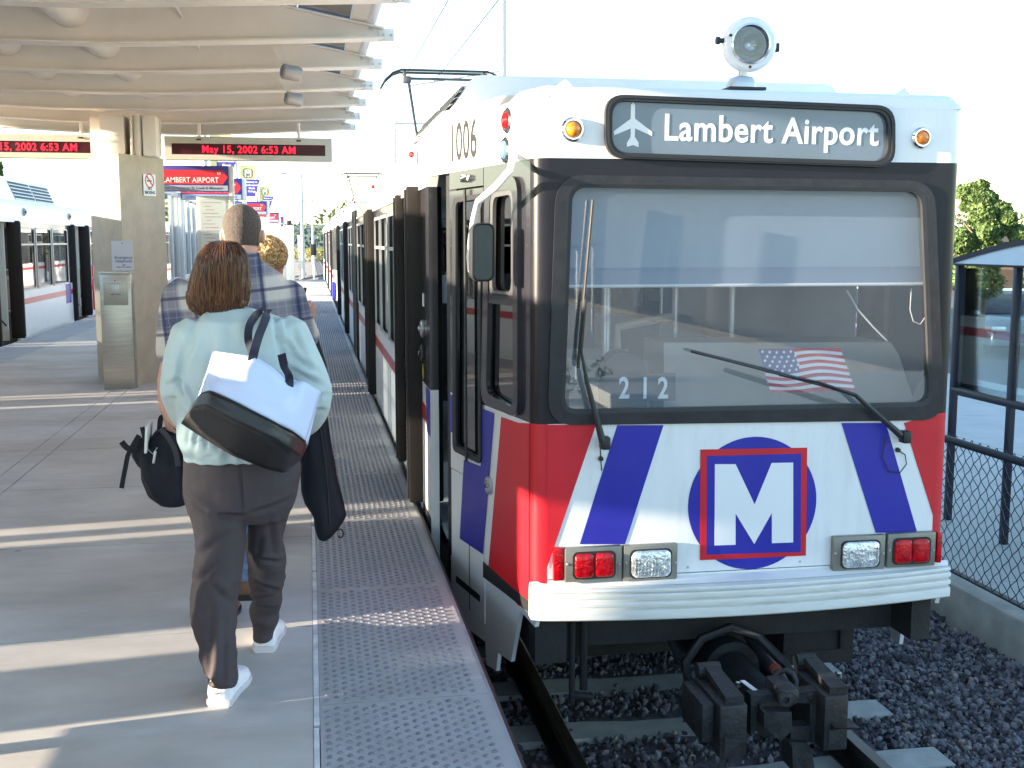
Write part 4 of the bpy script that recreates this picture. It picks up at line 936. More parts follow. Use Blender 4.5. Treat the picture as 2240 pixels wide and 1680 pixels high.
mb.build('lamp_base_plate', M_rubber, hl)
MB().loft([[S(2.01+x*k, 5.22+y*k, z) for x, y in rrect(.12, .1, .02, 4)] for z, k in ((2.376, 1), (2.40, 1), (2.425, .82), (2.43, .6))]).tube([(2.02, 5.22, 2.43), (2.025, 5.22, 2.47)], .026, 14).build('lamp_bracket', M_alu, hl)
# wipers
def wiper(pts_arm, pts_blade, nut, nm='wiper'):
    a = MB().tube([FP(*p, 4.94) for p in pts_arm[:2]], [.017, .010], 8).tube([FP(*p, 4.945) for p in pts_arm[1:]], [.010, .006, .006][:len(pts_arm)-1], 8)
    a.bbox(FP(*nut).x-.022, FP(*nut).x+.022, 4.93, 4.985, FP(*nut).z-.03, FP(*nut).z+.03, .01); a.revolve((FP(*nut).x, 4.99, FP(*nut).z), (0, -1, 0), [(0, .02), (.03, .018)], 14)
    o = a.build('wiper', M_rubber, TR)
    MB().tube([FP(*p, 4.968) for p in pts_blade], .0075, 8).tube([FP(*p, 4.955) for p in (pts_blade[0], pts_blade[-1])], .005, 6).build('blade', mat('wiper_dark', (0.05, 0.045, 0.04), 0.35, metal=0.5), o)
wiper([(1318, 965), (1284, 835), (1272, 770), (1281, 655)], [(1265, 805), (1278, 640), (1297, 437)], (1318, 965))
wiper([(1970, 952), (1872, 865), (1790, 836), (1705, 820)], [(1512, 768), (1690, 812), (1868, 862)], (1970, 952))
for c, pts in (((1314, 1003), [(1313, 975), (1314, 1003), (1316, 1030)]), ((1963, 984), [(1937, 955), (1930, 1000), (1945, 1032), (1968, 1035), (1983, 1015), (1980, 995), (1963, 984)])):
    MB().revolve(FP(*c, 4.995), (0, -1, 0), [(0, .012), (.015, .010)], 12).tube([FP(*p, 4.985) for p in pts], .003, 6).build('washer_hose', M_rubber, TR)
# cab interior
M_int = mat('cab_interior', (0.26, 0.32, 0.38), 0.7, var=0.1); M_blind = mat('sun_blind', (0.22, 0.275, 0.35), 0.7, var=0.05, vscale=3)
mb = MB().box(1.06, 2.94, 5.06, 6.4, -.04, -.0).box(.75, 3.25, 6.4, 31, -.04, -.0); mb.build('floor', M_int, TR, smooth=0)
MB().box(1.08, 2.92, 5.06, 6.5, 2.20, 2.24).box(.78, 3.22, 6.5, 31, 2.20, 2.24).build('ceiling', mat('ceiling_pale', (0.5, 0.5, 0.5), 0.6), TR, smooth=0)
bzz = FP(1600, 624, 5.10).z
bl = MB().box(1.0, 3.0, 5.095, 5.10, bzz+.005, 2.1).build('sun_blind', M_blind, TR, smooth=0)
MB().tube([(1.0, 5.095, bzz), (3.0, 5.095, bzz)], .008, 8).build('blind_rod', mat('rod_white', (0.7, 0.7, 0.7), 0.4), bl)
def IP(x, y, Y): return atY(1180+x/2.3532, 380+y/2.3532, Y)
mb = MB().prism([IP(640, 870, 5.45), IP(1808, 868, 5.45), IP(1850, 930, 5.45), IP(1945, 1230, 5.45), IP(640, 1260, 5.45)], (0, .35, 0)); mb.build('driver_desk', mat('desk_grey', (0.36, 0.34, 0.31), 0.55, var=0.12, vscale=3), TR, fixn=True, smooth=0)
mb = MB().box(1.05, 1.8, 6.35, 6.40, 0, 1.05).box(2.0, 3.2, 6.35, 6.40, 0, 2.15).box(1.05, 1.1, 6.35, 6.4, 1.05, 2.2); mb.build('cab_bulkhead', M_int, TR, smooth=0)
mb = MB()
for x in (330, 345, 690, 980):
    a = IP(x, 1150, 5.9 if x > 500 else 5.6); mb.tube([(a.x, a.y, 0), (a.x, a.y, 2.2)], .017, 10)
mb.build('grab_poles', mat('pole_steel', (0.6, 0.63, 0.66), 0.25, metal=0.8), TR)
MB().bbox(2.15, 2.65, 5.95, 6.08, .8, 1.45, .05).bbox(2.15, 2.65, 5.75, 6.15, .62, .74, .04).build('driver_seat', mat('seat_dark', (0.07, 0.075, 0.09), 0.8, bump=0.2), TR)
MB().prism([IP(160, 960, 5.7), IP(640, 960, 5.7), IP(640, 1240, 5.7), IP(150, 1240, 5.7)], (0, .2, 0)).build('pale_backing', mat('backing_pale', (0.55, 0.54, 0.50), 0.6, var=0.1), TR, fixn=True, smooth=0)  # added pale panel imitating reflected pavement behind the number box
P = [IP(335, 1225, 5.16), IP(335, 1010, 5.16), IP(350, 960, 5.16), IP(390, 925, 5.16), IP(445, 915, 5.16), IP(500, 930, 5.16), IP(540, 970, 5.16), IP(553, 1020, 5.16), IP(553, 1225, 5.16)]
bx_ = MB().prism(P, (0, .12, 0)).build('run_number_box', M_rubber, TR, fixn=True)
MB().prism([IP(553, 1025, 5.19), IP(700, 1025, 5.19), IP(700, 1170, 5.19), IP(553, 1170, 5.19)], (0, .01, 0)).build('number_card', mat('card_dark', (0.05, 0.06, 0.065), 0.5), bx_, fixn=True)
for t_, x in (('2', 408), ('1', 515), ('2', 608)):
    p = IP(x, 1155, 5.155); h_ = IP(x, 1045, 5.155).z-p.z
    link_mesh('digit', text_mesh(t_, h_/.72, frame_matrix(p, (1, 0, 0), (0, 0, 1)), .001, .003, .75), MATS['decal_white'], bx_)
MB().tube([IP(400, 945, 5.35), IP(400, 790, 5.35), IP(570, 755, 5.35), IP(680, 735, 5.35)], .022, 8).build('grab_handle', mat('handle_tan', (0.25, 0.2, 0.15), 0.5), TR)
mb = MB().tube([IP(1583, 600, 5.2), IP(1640, 700, 5.2), IP(1720, 790, 5.2), IP(1790, 860, 5.2)], .004, 6).tube([IP(1915, 590, 5.12), IP(1908, 700, 5.12), IP(1925, 760, 5.12), IP(1960, 775, 5.12), IP(1985, 740, 5.12)], .003, 6)
mb.build('blind_cord', mat('cord_white', (0.6, 0.6, 0.6), 0.6), TR)
# flag on the glass: waving stripes
Fq = [IP(1125, 900, 5.03), IP(1548, 897, 5.03), IP(1627, 1115, 5.03), IP(1190, 1128, 5.03)]
def flagp(u, v, off=0):
    v2 = v+.055*sin(u*7.0)*(0.4+v*(1-v)*2); v2 = min(1, max(0, v2)) if 0 < v < 1 else v
    p = (Fq[0]*(1-u)+Fq[1]*u)*(1-v2)+(Fq[3]*(1-u)+Fq[2]*u)*v2; return Vector((p.x, p.y-off, p.z))
fl_ = MB().grid([[flagp(i/20, j) for i in range(21)] for j in (0, 1)]).build('flag_sticker', mat('flag_white', (0.75, 0.74, 0.76), 0.6), TR, smooth=0)
mb = MB()
for k in range(7):
    u0 = .42 if k < 4 else 0
    r0 = [flagp(u0+(1-u0)*i/16, max(2*k/13, 0), .0015) for i in range(17)]; r1 = [flagp(u0+(1-u0)*i/16, (2*k+1)/13, .0015) for i in range(17)]
    mb.grid([r0, r1])
mb.build('red_stripes', mat('flag_red', (0.50, 0.04, 0.06), 0.6), fl_, smooth=0)
MB().grid([[flagp(.42*i/8, v, .0015) for i in range(9)] for v in (0, 7/13)]).build('canton', mat('flag_blue', (0.06, 0.08, 0.2), 0.6), fl_, smooth=0)
mb = MB()
for r_ in range(5):
    for c_ in range(5):
        cc_ = flagp(.04+.085*c_+(.04 if r_ % 2 else 0), .06+r_*.10, .003); P = []
        for i in range(10):
            an = pi/2+i*pi/5; rr = .010 if i % 2 == 0 else .0042; P.append(cc_+Vector((rr*cos(an), 0, rr*sin(an))))
        mb.poly(P)
mb.build('stars', mat('flag_star', (0.8, 0.8, 0.82), 0.6), fl_, smooth=0)
# interior seen through the glass: seats
for y in (9.5, 10.5, 11.3, 14.6, 15.5):
    for x in (1.2, 2.8): MB().bbox(x-.4, x+.4, y, y+.08, .4, 1.05, .03).bbox(x-.4, x+.4, y-.4, y+.01, .38, .46, .02).build('passenger_seat', MATS['seat_dark'], TR)
# ---- underframe and coupler
mb = MB().box(1.05, 2.95, 5.25, 29, -.30, -.07).box(1.0, 1.15, 5.05, 7, -.3, -.07).box(2.9, 3.0, 5.05, 7, -.3, -.07)
a, b_ = FP(1712, 1458, 5.35), FP(1870, 1350, 5.35); mb.bbox(a.x, b_.x, 5.35, 6.6, a.z, -.1, .01)
for k in range(3): mb.box(a.x+.01, b_.x-.01, 5.342, 5.352, a.z+.07+k*.11, a.z+.078+k*.11)
mb.bbox(a.x+.30, a.x+.36, 5.32, 5.35, a.z+.08, a.z+.34, .008)
a, b_ = FP(1250, 1415, 5.6), FP(1430, 1350, 5.6); mb.bbox(a.x, b_.x, 5.6, 6.6, a.z, -.1, .01)
mb.box(1.3, 2.7, 6.2, 6.5, -.72, -.3)
for x in (1.265, 2.735):
    for y in (7.4, 9.2): mb.revolve((x-.07, y, -.57), (1, 0, 0), [(0, .33), (.14, .33)], 32)
mb.tube([(1.20, 5.15, -.1), (1.20, 5.15, -.55)], .015, 8).tube([(1.27, 5.2, -.1), (1.27, 5.2, -.5)], .02, 8).tube([(1.19, 5.15, -.50), (1.30, 5.15, -.52)], .02)
mb.box(.74, .80, 6.4, 30, -.5, -.12).box(3.2, 3.26, 6.9, 30, -.5, -.12)
mb.build('underframe', M_under, TR, smooth=25)
YC = 4.36
def CP(x, y, Y=YC): return atY(1480+x/4.74, 1330+y/4.74, Y)
cp = MB().tube([(2.0, 5.9, -.42), (2.0, 5.15, -.42)], .125, 24).tube([(2.0, 5.2, -.42), (2.0, 5.12, -.42)], .14, 24).tube([(2.0, 5.12, -.43), (2.0, 4.62, -.45)], [.105, .095], 24)
cp = cp.build('coupler', M_iron, TR)
# head frame with two window openings
fo = [CP(770, 905), CP(870, 910), CP(960, 900), CP(1000, 880), CP(1090, 870), CP(1230, 880), CP(1330, 870), CP(1450, 850), CP(1470, 1400), CP(1180, 1380), CP(780, 1330)]
def fram(): 
    m_ = MB(); t = .05
    m_.prism([CP(770, 905), CP(870, 912), CP(1000, 890), CP(1230, 885), CP(1330, 872), CP(1455, 855), CP(1455, 985), CP(1390, 990), CP(1250, 985), CP(1150, 1040), CP(1000, 1065), CP(870, 1070), CP(835, 1090), CP(770, 1090)], (0, .06, 0))
    m_.prism([CP(770, 1085), CP(838, 1085), CP(832, 1260), CP(770, 1330)], (0, .06, 0)).prism([CP(1385, 980), CP(1455, 980), CP(1440, 1400), CP(1385, 1390)], (0, .06, 0))
    m_.prism([CP(1190, 1225), CP(1390, 1225), CP(1390, 1395), CP(1180, 1360)], (0, .06, 0))
    return m_
fram().build('head_frame', M_iron, cp, fixn=True, smooth=0)
MB().prism([CP(905, 1075, 4.30), CP(1195, 1080, 4.30), CP(1200, 1270, 4.30), CP(1080, 1385, 4.30), CP(905, 1240, 4.30)], (0, .14, 0)).prism([CP(905, 1080, 4.26), CP(1060, 1170, 4.24), CP(1080, 1385, 4.24), CP(910, 1240, 4.26)], (0, .05, 0)).build('coupling_cone', M_iron, cp, fixn=True, smooth=0)
for sgn, x0, x1, zt_, zb_ in ((-1, 440, 745, 1000, 1570), (1, 1520, 1795, 900, 1495)):
    a, b_ = CP(x0, zb_, 4.28), CP(x1, zt_, 4.28)
    m_ = MB().bbox(a.x, b_.x, 4.28, 4.62, a.z, b_.z, .012)
    m_.prism([S(a.x+.03, 4.30, b_.z-.002), S(a.x+.11, 4.30, b_.z-.002), S(a.x+.10, 4.62, b_.z+.03), S(a.x+.04, 4.62, b_.z+.03)], (0, 0, .03))
    m_.tube([(a.x+.01, 4.6, b_.z+.03), (b_.x-.01, 4.6, b_.z+.03)], .035, 12)
    m_.prism([S(a.x+.02, 4.275, a.z+.02), S(b_.x-.02, 4.275, a.z+.07), S(b_.x-.02, 4.275, a.z+.10), S(a.x+.02, 4.275, a.z+.10)], (0, .02, 0))
    if sgn < 0: m_.bbox(a.x-.06, a.x-.003, 4.33, 4.6, a.z+.05, b_.z-.01, .01)
    else: m_.prism([S(b_.x-.08, 4.24, b_.z-.12), S(b_.x+.065, 4.30, b_.z-.16), S(b_.x-.08, 4.30, b_.z-.17)], (0, .10, 0))
    m_.build('electric_head', M_iron, cp, fixn=True, smooth=25)
    MB().revolve((a.x+.13, 4.42, b_.z+.02), (0, 0, 1), [(0, .012), (.02, .010)], 8).build('bolt', M_chrome, cp)
m_ = MB().bbox(CP(1010, 900).x, CP(1225, 900).x, 4.30, 4.48, CP(1100, 930).z-.01, CP(1100, 790).z, .02).revolve(CP(1115, 935, 4.31), (0, -1, 0), [(0, .032), (.02, .030), (.022, .015), (.01, .013)], 18)
m_.revolve(CP(870, 1005, 4.36), (0, -1, 0), [(0, .014), (.02, .012)], 10).revolve(CP(1395, 925, 4.36), (0, -1, 0), [(0, .018), (.006, .012)], 12)
m_.build('centre_valve', M_iron, cp)
ring = [CP(1000, 800, 4.48)+Vector((0, 0, 0)), CP(1010, 720, 4.48), CP(1060, 665, 4.48), CP(1140, 645, 4.46), CP(1210, 690, 4.44), CP(1240, 760, 4.42), CP(1235, 830, 4.40)]
MB().tube(ring, .012, 10).build('lifting_eye', M_iron, cp)
m_ = MB().tube([(1.72, 5.5, -.2), (1.74, 5.2, -.35), (1.80, 5.0, -.52), (1.86, 4.8, -.58), (1.88, 4.62, -.52)], .018, 10)
m_.tube([(1.78, 5.12, -.5), (1.76, 5.12, -.36), (1.84, 5.12, -.25), (1.98, 5.11, -.20), (2.12, 5.1, -.25), (2.22, 5.0, -.36), (2.24, 4.8, -.46), (2.22, 4.6, -.5)], .024, 10)
m_.tube([(2.10, 5.2, -.28), (2.14, 4.9, -.36), (2.12, 4.65, -.44)], .02, 10).tube([(2.15, 5.3, -.36), (2.16, 4.9, -.44), (2.10, 4.62, -.50)], .012, 8)
m_.build('hoses', M_rubber, cp)
MB().revolve((2.135, 4.93, -.345), (0.02, -1, -.2), [(0, .026), (.03, .026)], 14).build('hose_clamp', mat('clamp_red', (0.22, 0.05, 0.035), 0.6), cp)
q = CP(725, 800, 4.55); MB().prism([q+Vector((-.03, 0, .02)), q+Vector((-.01, 0, .02)), q+Vector((.03, -.06, -.005)), q+Vector((.008, -.06, -.005))], (0, 0, .004)).build('tag_plate', mat('sign_white', (0.80, 0.80, 0.80), 0.5), cp, fixn=True)
MB().prism([CP(1170, 1390, 4.33), CP(1360, 1400, 4.33), CP(1400, 1480, 4.33), CP(1440, 1700, 4.33), CP(1210, 1700, 4.33), CP(1200, 1450, 4.33)], (0, .12, 0)).build('support_foot', M_iron, cp, fixn=True, smooth=20)
# pantographs
def panto(root, y, z=4.12, z0=2.45):
    mb = MB()
    for dy in (0, .28):
        mb.tube([(1.08, y+dy, z-.24), (1.14, y+dy, z-.14), (1.25, y+dy, z-.04), (1.36, y+dy, z), (2.64, y+dy, z), (2.75, y+dy, z-.04), (2.86, y+dy, z-.14), (2.92, y+dy, z-.24)], .016, 8)
        mb.box(1.36, 2.64, y+dy-.02, y+dy+.02, z-.01, z+.018)
    hd_ = mb.build('pantograph', M_rubber, root)
    m_ = MB().tube([(1.42, y, z-.03), (1.42, y+.28, z-.03)], .02).tube([(2.58, y, z-.03), (2.58, y+.28, z-.03)], .02)
    m_.tube([(1.42, y+.14, z-.03), (1.46, y+.14, z-.10), (2.54, y+.14, z-.10), (2.58, y+.14, z-.03)], .02, 8).bbox(1.40, 1.52, y+.08, y+.2, z-.17, z-.07, .02)
    m_.tube([(1.48, y+.14, z-.12), (1.7, y+1.3, 3.35), (1.72, y+.1, z0+.1)], .022, 8).tube([(2.52, y+.14, z-.12), (2.3, y+1.3, 3.35), (2.28, y+.1, z0+.1)], .022, 8).tube([(1.7, y+1.3, 3.35), (2.3, y+1.3, 3.35)], .02, 8)
    m_.box(1.6, 2.4, y-.1, y+.6, z0-.05, z0+.08)
    m_.build('pantograph_frame', mat('panto_steel', (0.12, 0.12, 0.13), 0.5, metal=0.5), hd_)
panto(TR, 17.0); panto(TR, 43.0)

# ---------------------------------------------------------------- the train at the left platform face
XP = -4.87; XF = -7.49; M_clear = glass('clear_glass', (0.9, 0.9, 0.9), 0.03)
T2 = thing('light_rail_train', 'white light rail train with open doors standing at the left, partly hidden by the pier', 'train', (-6.18, 18, -0.9))
dP = [(4.0, 4.65, 1), (5.9, 6.95, 1), (11.5, 12.85, 1), (19.0, 20.55, 1), (25.1, 26.7, 1)]  # first three doorways are unseen, added where the sun strips pass through
wP = [(3.52, 3.92), (4.75, 5.75), (7.15, 8.1), (8.2, 9.2), (9.3, 10.3), (13.1, 14.2), (14.3, 15.4), (15.5, 16.6), (16.9, 18.3), (20.75, 21.9), (22.0, 23.25), (23.35, 24.75), (27.2, 28.4), (28.5, 29.8)]  # first window is unseen, added to let sun onto the woman
wall_side(T2, XP, 1, 3.44, 31, dP, wP)
wF = [(7.0, 8.0), (8.1, 9.1), (9.2, 10.2), (13.0, 14.1), (14.2, 15.3), (15.4, 16.5), (20.4, 21.6), (21.7, 22.9), (23.0, 24.2), (27, 28), (28.2, 29.4)]
slF = [(3.69, 4.0), (5.68, 5.80), (5.95, 6.12), (11.38, 11.52), (12.06, 12.18), (12.26, 12.40), (18.6, 18.9), (19.1, 19.4), (24.6, 24.9), (25.1, 25.4)]
# unseen far flank: tall panes placed to cast sun strips, windows in separate stretches
wall_side(T2, XF, -1, 3.44, 6.6, [], [], [s_ for s_ in slF if s_[1] < 6.6], gl=M_clear); wall_side(T2, XF, -1, 6.6, 10.6, [], [w_ for w_ in wF if w_[1] < 10.6], gl=M_clear)
wall_side(T2, XF, -1, 10.6, 12.6, [], [], [s_ for s_ in slF if 10.6 < s_[0] < 12.6], gl=M_clear); wall_side(T2, XF, -1, 12.6, 18.2, [], [w_ for w_ in wF if 12.6 < w_[0] < 18], gl=M_clear)
wall_side(T2, XF, -1, 18.2, 20.0, [], [], [s_ for s_ in slF if 18 < s_[0] < 20], gl=M_clear); wall_side(T2, XF, -1, 20.0, 24.3, [], [w_ for w_ in wF if 20 < w_[0] < 24.2], gl=M_clear)
wall_side(T2, XF, -1, 24.3, 26.0, [], [], [s_ for s_ in slF if 24 < s_[0] < 26], gl=M_clear); wall_side(T2, XF, -1, 26.0, 31, [], [w_ for w_ in wF if 26 < w_[0]], gl=M_clear)
for a, b_, _ in dP[1:]: leaf(T2, XP, 1, a-.01, 1); leaf(T2, XP, 1, b_-.04, 1)
roof(T2, -6.18, 1.30, 3.44, 31); fairing(T2, -6.18, 1.24, 20.9, 24.3, side=1, h=0.42); fairing(T2, -6.18, 1.24, 6.0, 9.5, side=1, h=0.42)
for y in (21.2, 25.0, 28.0): marker(T2, XP+.01, 1, y, 2.16)
MB().box(XF+.1, XP-.1, 3.5, 31, -.06, -.01).box(XF+.1, XP-.1, 3.5, 30.9, -.45, -.1).build('floor', M_under, T2, smooth=0)
MB().box(XF+.06, XP-.06, 3.5, 31, 2.14, 2.18).build('ceiling', MATS['ceiling_pale'], T2, smooth=0)
MB().box(XF+.05, XP-.05, 30.95, 31.0, -.4, 2.3).box(XF+.05, XP-.05, 3.45, 3.49, -.4, .8).box(XF+.05, XP-.05, 3.45, 3.49, 1.9, 2.3).box(XF+.05, XF+.3, 3.45, 3.49, .8, 1.9).box(XP-.3, XP-.05, 3.45, 3.49, .8, 1.9).build('end_panel', M_white, T2, smooth=0)
M_scr = mat('draught_screen', (0.52, 0.54, 0.52), 0.5)
for y in (20.3, 26.5):       # pale screens inside the doorways with a dark rounded pane and a hand rail
    s1 = MB().bbox(-6.0, XP-.12, y, y+.04, .0, 2.1, .01).build('draught_screen', M_scr, T2)
    MB().prism([S(-5.42+x, y-.002, 1.15+z) for x, z in rrect(.62, 1.25, .12, 5)], (0, -.006, 0)).build('screen_window', M_darkglass, s1, fixn=True)
    MB().tube([(-5.4, y-.05, .75), (XP-.14, y-.05, .25)], .015, 8).build('hand_rail', M_rubber, s1)
    MB().box(-6.0, XP-.11, y-.004, y-.001, 0, .16).build('kick_plate', M_alu, s1, smooth=0)
for y in (21.3, 22.2, 23.1, 24.0, 27.8, 28.8):
    for x in (-5.35, -7.0): MB().bbox(x-.38, x+.38, y, y+.08, .4, 1.0, .03).bbox(x-.38, x+.38, y-.4, y+.01, .38, .46, .02).build('passenger_seat', MATS['seat_dark'], T2)
MB().box(XP+.002, XP+.005, 24.4, 24.9, .4, .79).build('blue_patch', M_blue, T2, smooth=0)
MB().bbox(XP-.02, XP+.03, 27.3, 27.9, .1, 1.1, .01).build('red_panel', M_red, T2)
mb = MB().box(XF+.3, XF+.36, 4, 30, -.9, -.45).box(XP-.36, XP-.3, 4, 30, -.9, -.45); mb.build('underframe', M_under, T2)
# ================================================================= RIGHT SIDE: fence, shelter, tree, cars
M_fence = mat('fence_wire', (0.018, 0.020, 0.028), 0.5, metal=0.4, var=0.2)
FN = thing('chain_link_fence', 'dark coated chain link fence with a top rail at the right of the track', 'fence', (4.53, 7, -0.76))
XFc = 4.53; zt = 0.24; zb = -0.71
MB().tube([(XFc, -2, zt), (XFc, 40, zt)], .028, 12).build('top_rail', M_fence, FN)
MB().tube([(XFc, -2, zb), (XFc, 40, zb)], .008, 6).build('tension_wire', M_fence, FN)
for y in (0.6, 3.6, 9.4, 12.4, 15.4, 18.4, 21.4, 24.4):
    MB().tube([(XFc, y, -0.80), (XFc, y, zt+.03)], .03, 12).build('fence_post', M_fence, FN)
mb = MB(); p_ = 0.052; k = 0
y = 4.6
def thin(mb, pts, r):
    n = 3; rings = []
    for p in pts: rings.append([Vector((p[0]+r*cos(2*pi*j/n), p[1], p[2]+r*sin(2*pi*j/n))) for j in range(n)])
    mb.loft(rings, cap=False)
n_z = int((zt+.05-zb)/p_)
while y < 14:
    pts = []
    for i in range(n_z+1):
        z = zb+i*p_; pts.append((XFc+.006*(1 if i % 2 else -1)+.01, y+(p_*.95 if (i+k) % 2 else 0)*1.0, z))
    # pickets swing between neighbouring columns, crossing at every knuckle
    b0 = len(mb.v); r = .0034
    for i in range(len(pts)-1):
        a, b_ = Vector(pts[i]), Vector(pts[i+1]); d = (b_-a).normalized(); u = d.cross(Vector((1, 0, 0)))*r
        q = [a+u, a-u, a+Vector((r*1.5, 0, 0)), b_+u, b_-u, b_+Vector((r*1.5, 0, 0))]
        c = len(mb.v); mb.v += q; mb.f += [(c, c+1, c+4, c+3), (c+1, c+2, c+5, c+4), (c+2, c, c+3, c+5)]
    y += p_*.95; k += 1
mb.build('wire_mesh', M_fence, FN, smooth=0)
# shelter behind the fence
M_navy = mat('shelter_navy', (0.014, 0.015, 0.035), 0.4, var=0.1, coat=0.2)
SH = thing('passenger_shelter', 'glass walled shelter with navy posts and an arched pale roof behind the fence', 'shelter', (6.4, 8.6, -0.75))
X0 = 5.44
for x, y in ((X0, 8.13), (X0, 6.0), (7.6, 8.13), (7.6, 6.0), (X0, 8.95), (7.6, 8.95)):
    MB().bbox(x-.028, x+.028, y-.028, y+.028, -.75, 1.47, .008).build('post', M_navy, SH)
MB().bbox(X0-.04, X0+.04, 5.9, 8.99, 1.46, 1.53, .008).build('eaves_beam', M_navy, SH); MB().bbox(7.56, 7.64, 5.9, 8.99, 1.46, 1.53, .008).build('eaves_beam', M_navy, SH)
MB().bbox(X0-.03, X0+.03, 6.0, 8.95, 0.36, 0.42, .006).build('lower_rail', M_navy, SH)
MB().box(X0-.005, X0+.005, 6.05, 8.92, 0.42, 1.44).build('upper_glass', glass('shelter_glass', (0.84, 0.90, 0.91), 0.02, ior=1.18), SH, smooth=0)
MB().box(7.6-.005, 7.6+.005, 6.1, 8.9, -.55, 1.42).build('rear_glass', glass('shelter_glass', (0.84, 0.90, 0.91), 0.02, ior=1.18), SH, smooth=0)
arc = [(5.75+3.2*i/16, 1.50+.20*sin(pi*i/16)) for i in range(17)]
M_arch = mat('roof_translucent', (0.74, 0.80, 0.84), 0.35, var=0.05)
MB().loft([[S(x, y, z) for y, z in arc]+[S(x, y, z-.02) for y, z in reversed(arc)] for x in (5.36, 8.2)]).build('arched_roof', M_arch, SH, fixn=True)
MB().prism([S(5.352, y, z-.02) for y, z in arc], (.006, 0, 0)).build('gable_infill', M_arch, SH, fixn=True, smooth=0)
for xx in (5.36, 8.18):
    MB().loft([[S(xx+dx, y, z+dz) for dx, dz in ((-.02, -.03), (.02, -.03), (.02, .012), (-.02, .012))] for y, z in arc]).build('roof_rib', M_navy, SH, fixn=True)
for y in (7.2,):
    MB().bbox(7.0, 7.4, y-.8, y+.8, -.33, -.28, .01).build('bench_seat', M_navy, SH); MB().box(7.15, 7.2, y-.6, y-.55, -.75, -.33).build('bench_leg', M_navy, SH); MB().box(7.15, 7.2, y+.55, y+.6, -.75, -.33).build('bench_leg', M_navy, SH)
MB().bbox(5.75, 6.15, 6.9, 7.6, -.25, -.2, .01).box(5.8, 5.84, 6.95, 7.55, -.75, -.25).box(6.06, 6.1, 6.95, 7.55, -.75, -.25).bbox(5.72, 5.76, 6.9, 7.6, .0, .05, .01).build('bench', M_navy, SH)
for yy, xx in ((9.0, 6.3), (7.9, 6.7)): MB().bbox(xx-.05, xx+.05, yy-.03, yy+.03, -.75, .95, .01).build('inner_post', mat('post_blue', (0.03, 0.035, 0.16), 0.4), SH)

def leaf_cloud(mb, c, r, n, size, rnd, flat=1.0, shell=0.55):
    for _ in range(n):
        while True:
            p = Vector((rnd.uniform(-1, 1), rnd.uniform(-1, 1), rnd.uniform(-1, 1)))
            if shell < p.length <= 1 or (p.length <= 1 and rnd.random() < .25): break
        p = Vector((p.x*r[0], p.y*r[1], p.z*r[2]))+c
        q = Quaternion((rnd.gauss(0, 1), rnd.gauss(0, 1), rnd.gauss(0, 1), rnd.gauss(0, 1))).normalized(); s = size*(.6+.8*rnd.random())
        vs = [q @ Vector(v)*s+p for v in ((0, -.6, 0), (.42, -.05, .12), (0, .7, 0), (-.42, -.05, .12))]
        mb.add(vs, [(0, 1, 2, 3)])
def leafmat(name, c1, c2):
    if name in MATS: return MATS[name]
    m, N, L, b = custom_mat(name); b.inputs['Roughness'].default_value = 0.6
    g = N.new('ShaderNodeTexCoord'); n = N.new('ShaderNodeTexNoise'); n.inputs['Scale'].default_value = 3; n.inputs['Detail'].default_value = 6; L.new(g.outputs['Object'], n.inputs['Vector'])
    mx = N.new('ShaderNodeMix'); mx.data_type = 'RGBA'; mx.inputs[6].default_value = (*c1, 1); mx.inputs[7].default_value = (*c2, 1)
    r = N.new('ShaderNodeMapRange'); r.inputs[1].default_value = .35; r.inputs[2].default_value = .65; L.new(n.outputs['Fac'], r.inputs[0]); L.new(r.outputs[0], mx.inputs[0]); L.new(mx.outputs[2], b.inputs['Base Color'])
    t = N.new('ShaderNodeBsdfTranslucent'); L.new(mx.outputs[2], t.inputs[0]); ms = N.new('ShaderNodeMixShader'); ms.inputs[0].default_value = .35
    out = [x for x in N if x.type == 'OUTPUT_MATERIAL'][0]; L.new(b.outputs[0], ms.inputs[1]); L.new(t.outputs[0], ms.inputs[2]); L.new(ms.outputs[0], out.inputs[0])
    return m
M_leafL = leafmat('leaf_light', (0.085, 0.15, 0.04), (0.20, 0.27, 0.09)); M_leafD = leafmat('leaf_dark', (0.035, 0.07, 0.02), (0.08, 0.13, 0.035))
M_bark = mat('bark', (0.16, 0.12, 0.09), 0.9, var=0.3, vscale=8, bump=0.5, bscale=20)
def tree(x, y, z0, h, w_, seed, label, lm=None, n=2600, size=.12, group=None, trunk=.35, name='tree', blobs=16):
    rnd = random.Random(seed); t = thing(name, label, 'tree', (x, y, z0), group)
    tr = MB().tube([(x, y, z0), (x+.03*w_, y, z0+h*trunk), (x-.02*w_, y, z0+h*.7), (x, y, z0+h*.9)], [w_*.045, w_*.035, w_*.02, w_*.008], 8)
    for k in range(7):
        a = rnd.random()*2*pi; zz = z0+h*(trunk*.8+.07*k); tr.tube([(x, y, zz), (x+cos(a)*w_*.18, y+sin(a)*w_*.18, zz+h*.1), (x+cos(a)*w_*.34, y+sin(a)*w_*.34, zz+h*.2)], [w_*.015, w_*.01, w_*.004], 5)
    tr.build('trunk', M_bark, t)
    mb = MB()
    for k in range(blobs):
        a = rnd.random()*2*pi; u = rnd.random(); rr = w_*.5*(.95-.75*abs(u-.35))*rnd.random()**.5
        c = Vector((x+cos(a)*rr, y+sin(a)*rr, z0+h*(trunk+.06+(.90-trunk)*u))); s_ = w_*(.10+.13*rnd.random())*(1.15-.6*u)
        leaf_cloud(mb, c, (s_, s_, s_*.8), n//blobs, size, rnd)
    mb.build('crown', lm or M_leafL, t, smooth=0); return t
tree(13.9, 22, -0.9, 3.85, 1.85, 4, 'young bright green tree rising behind the shelter roof', n=15000, size=.075, trunk=.36, blobs=34)
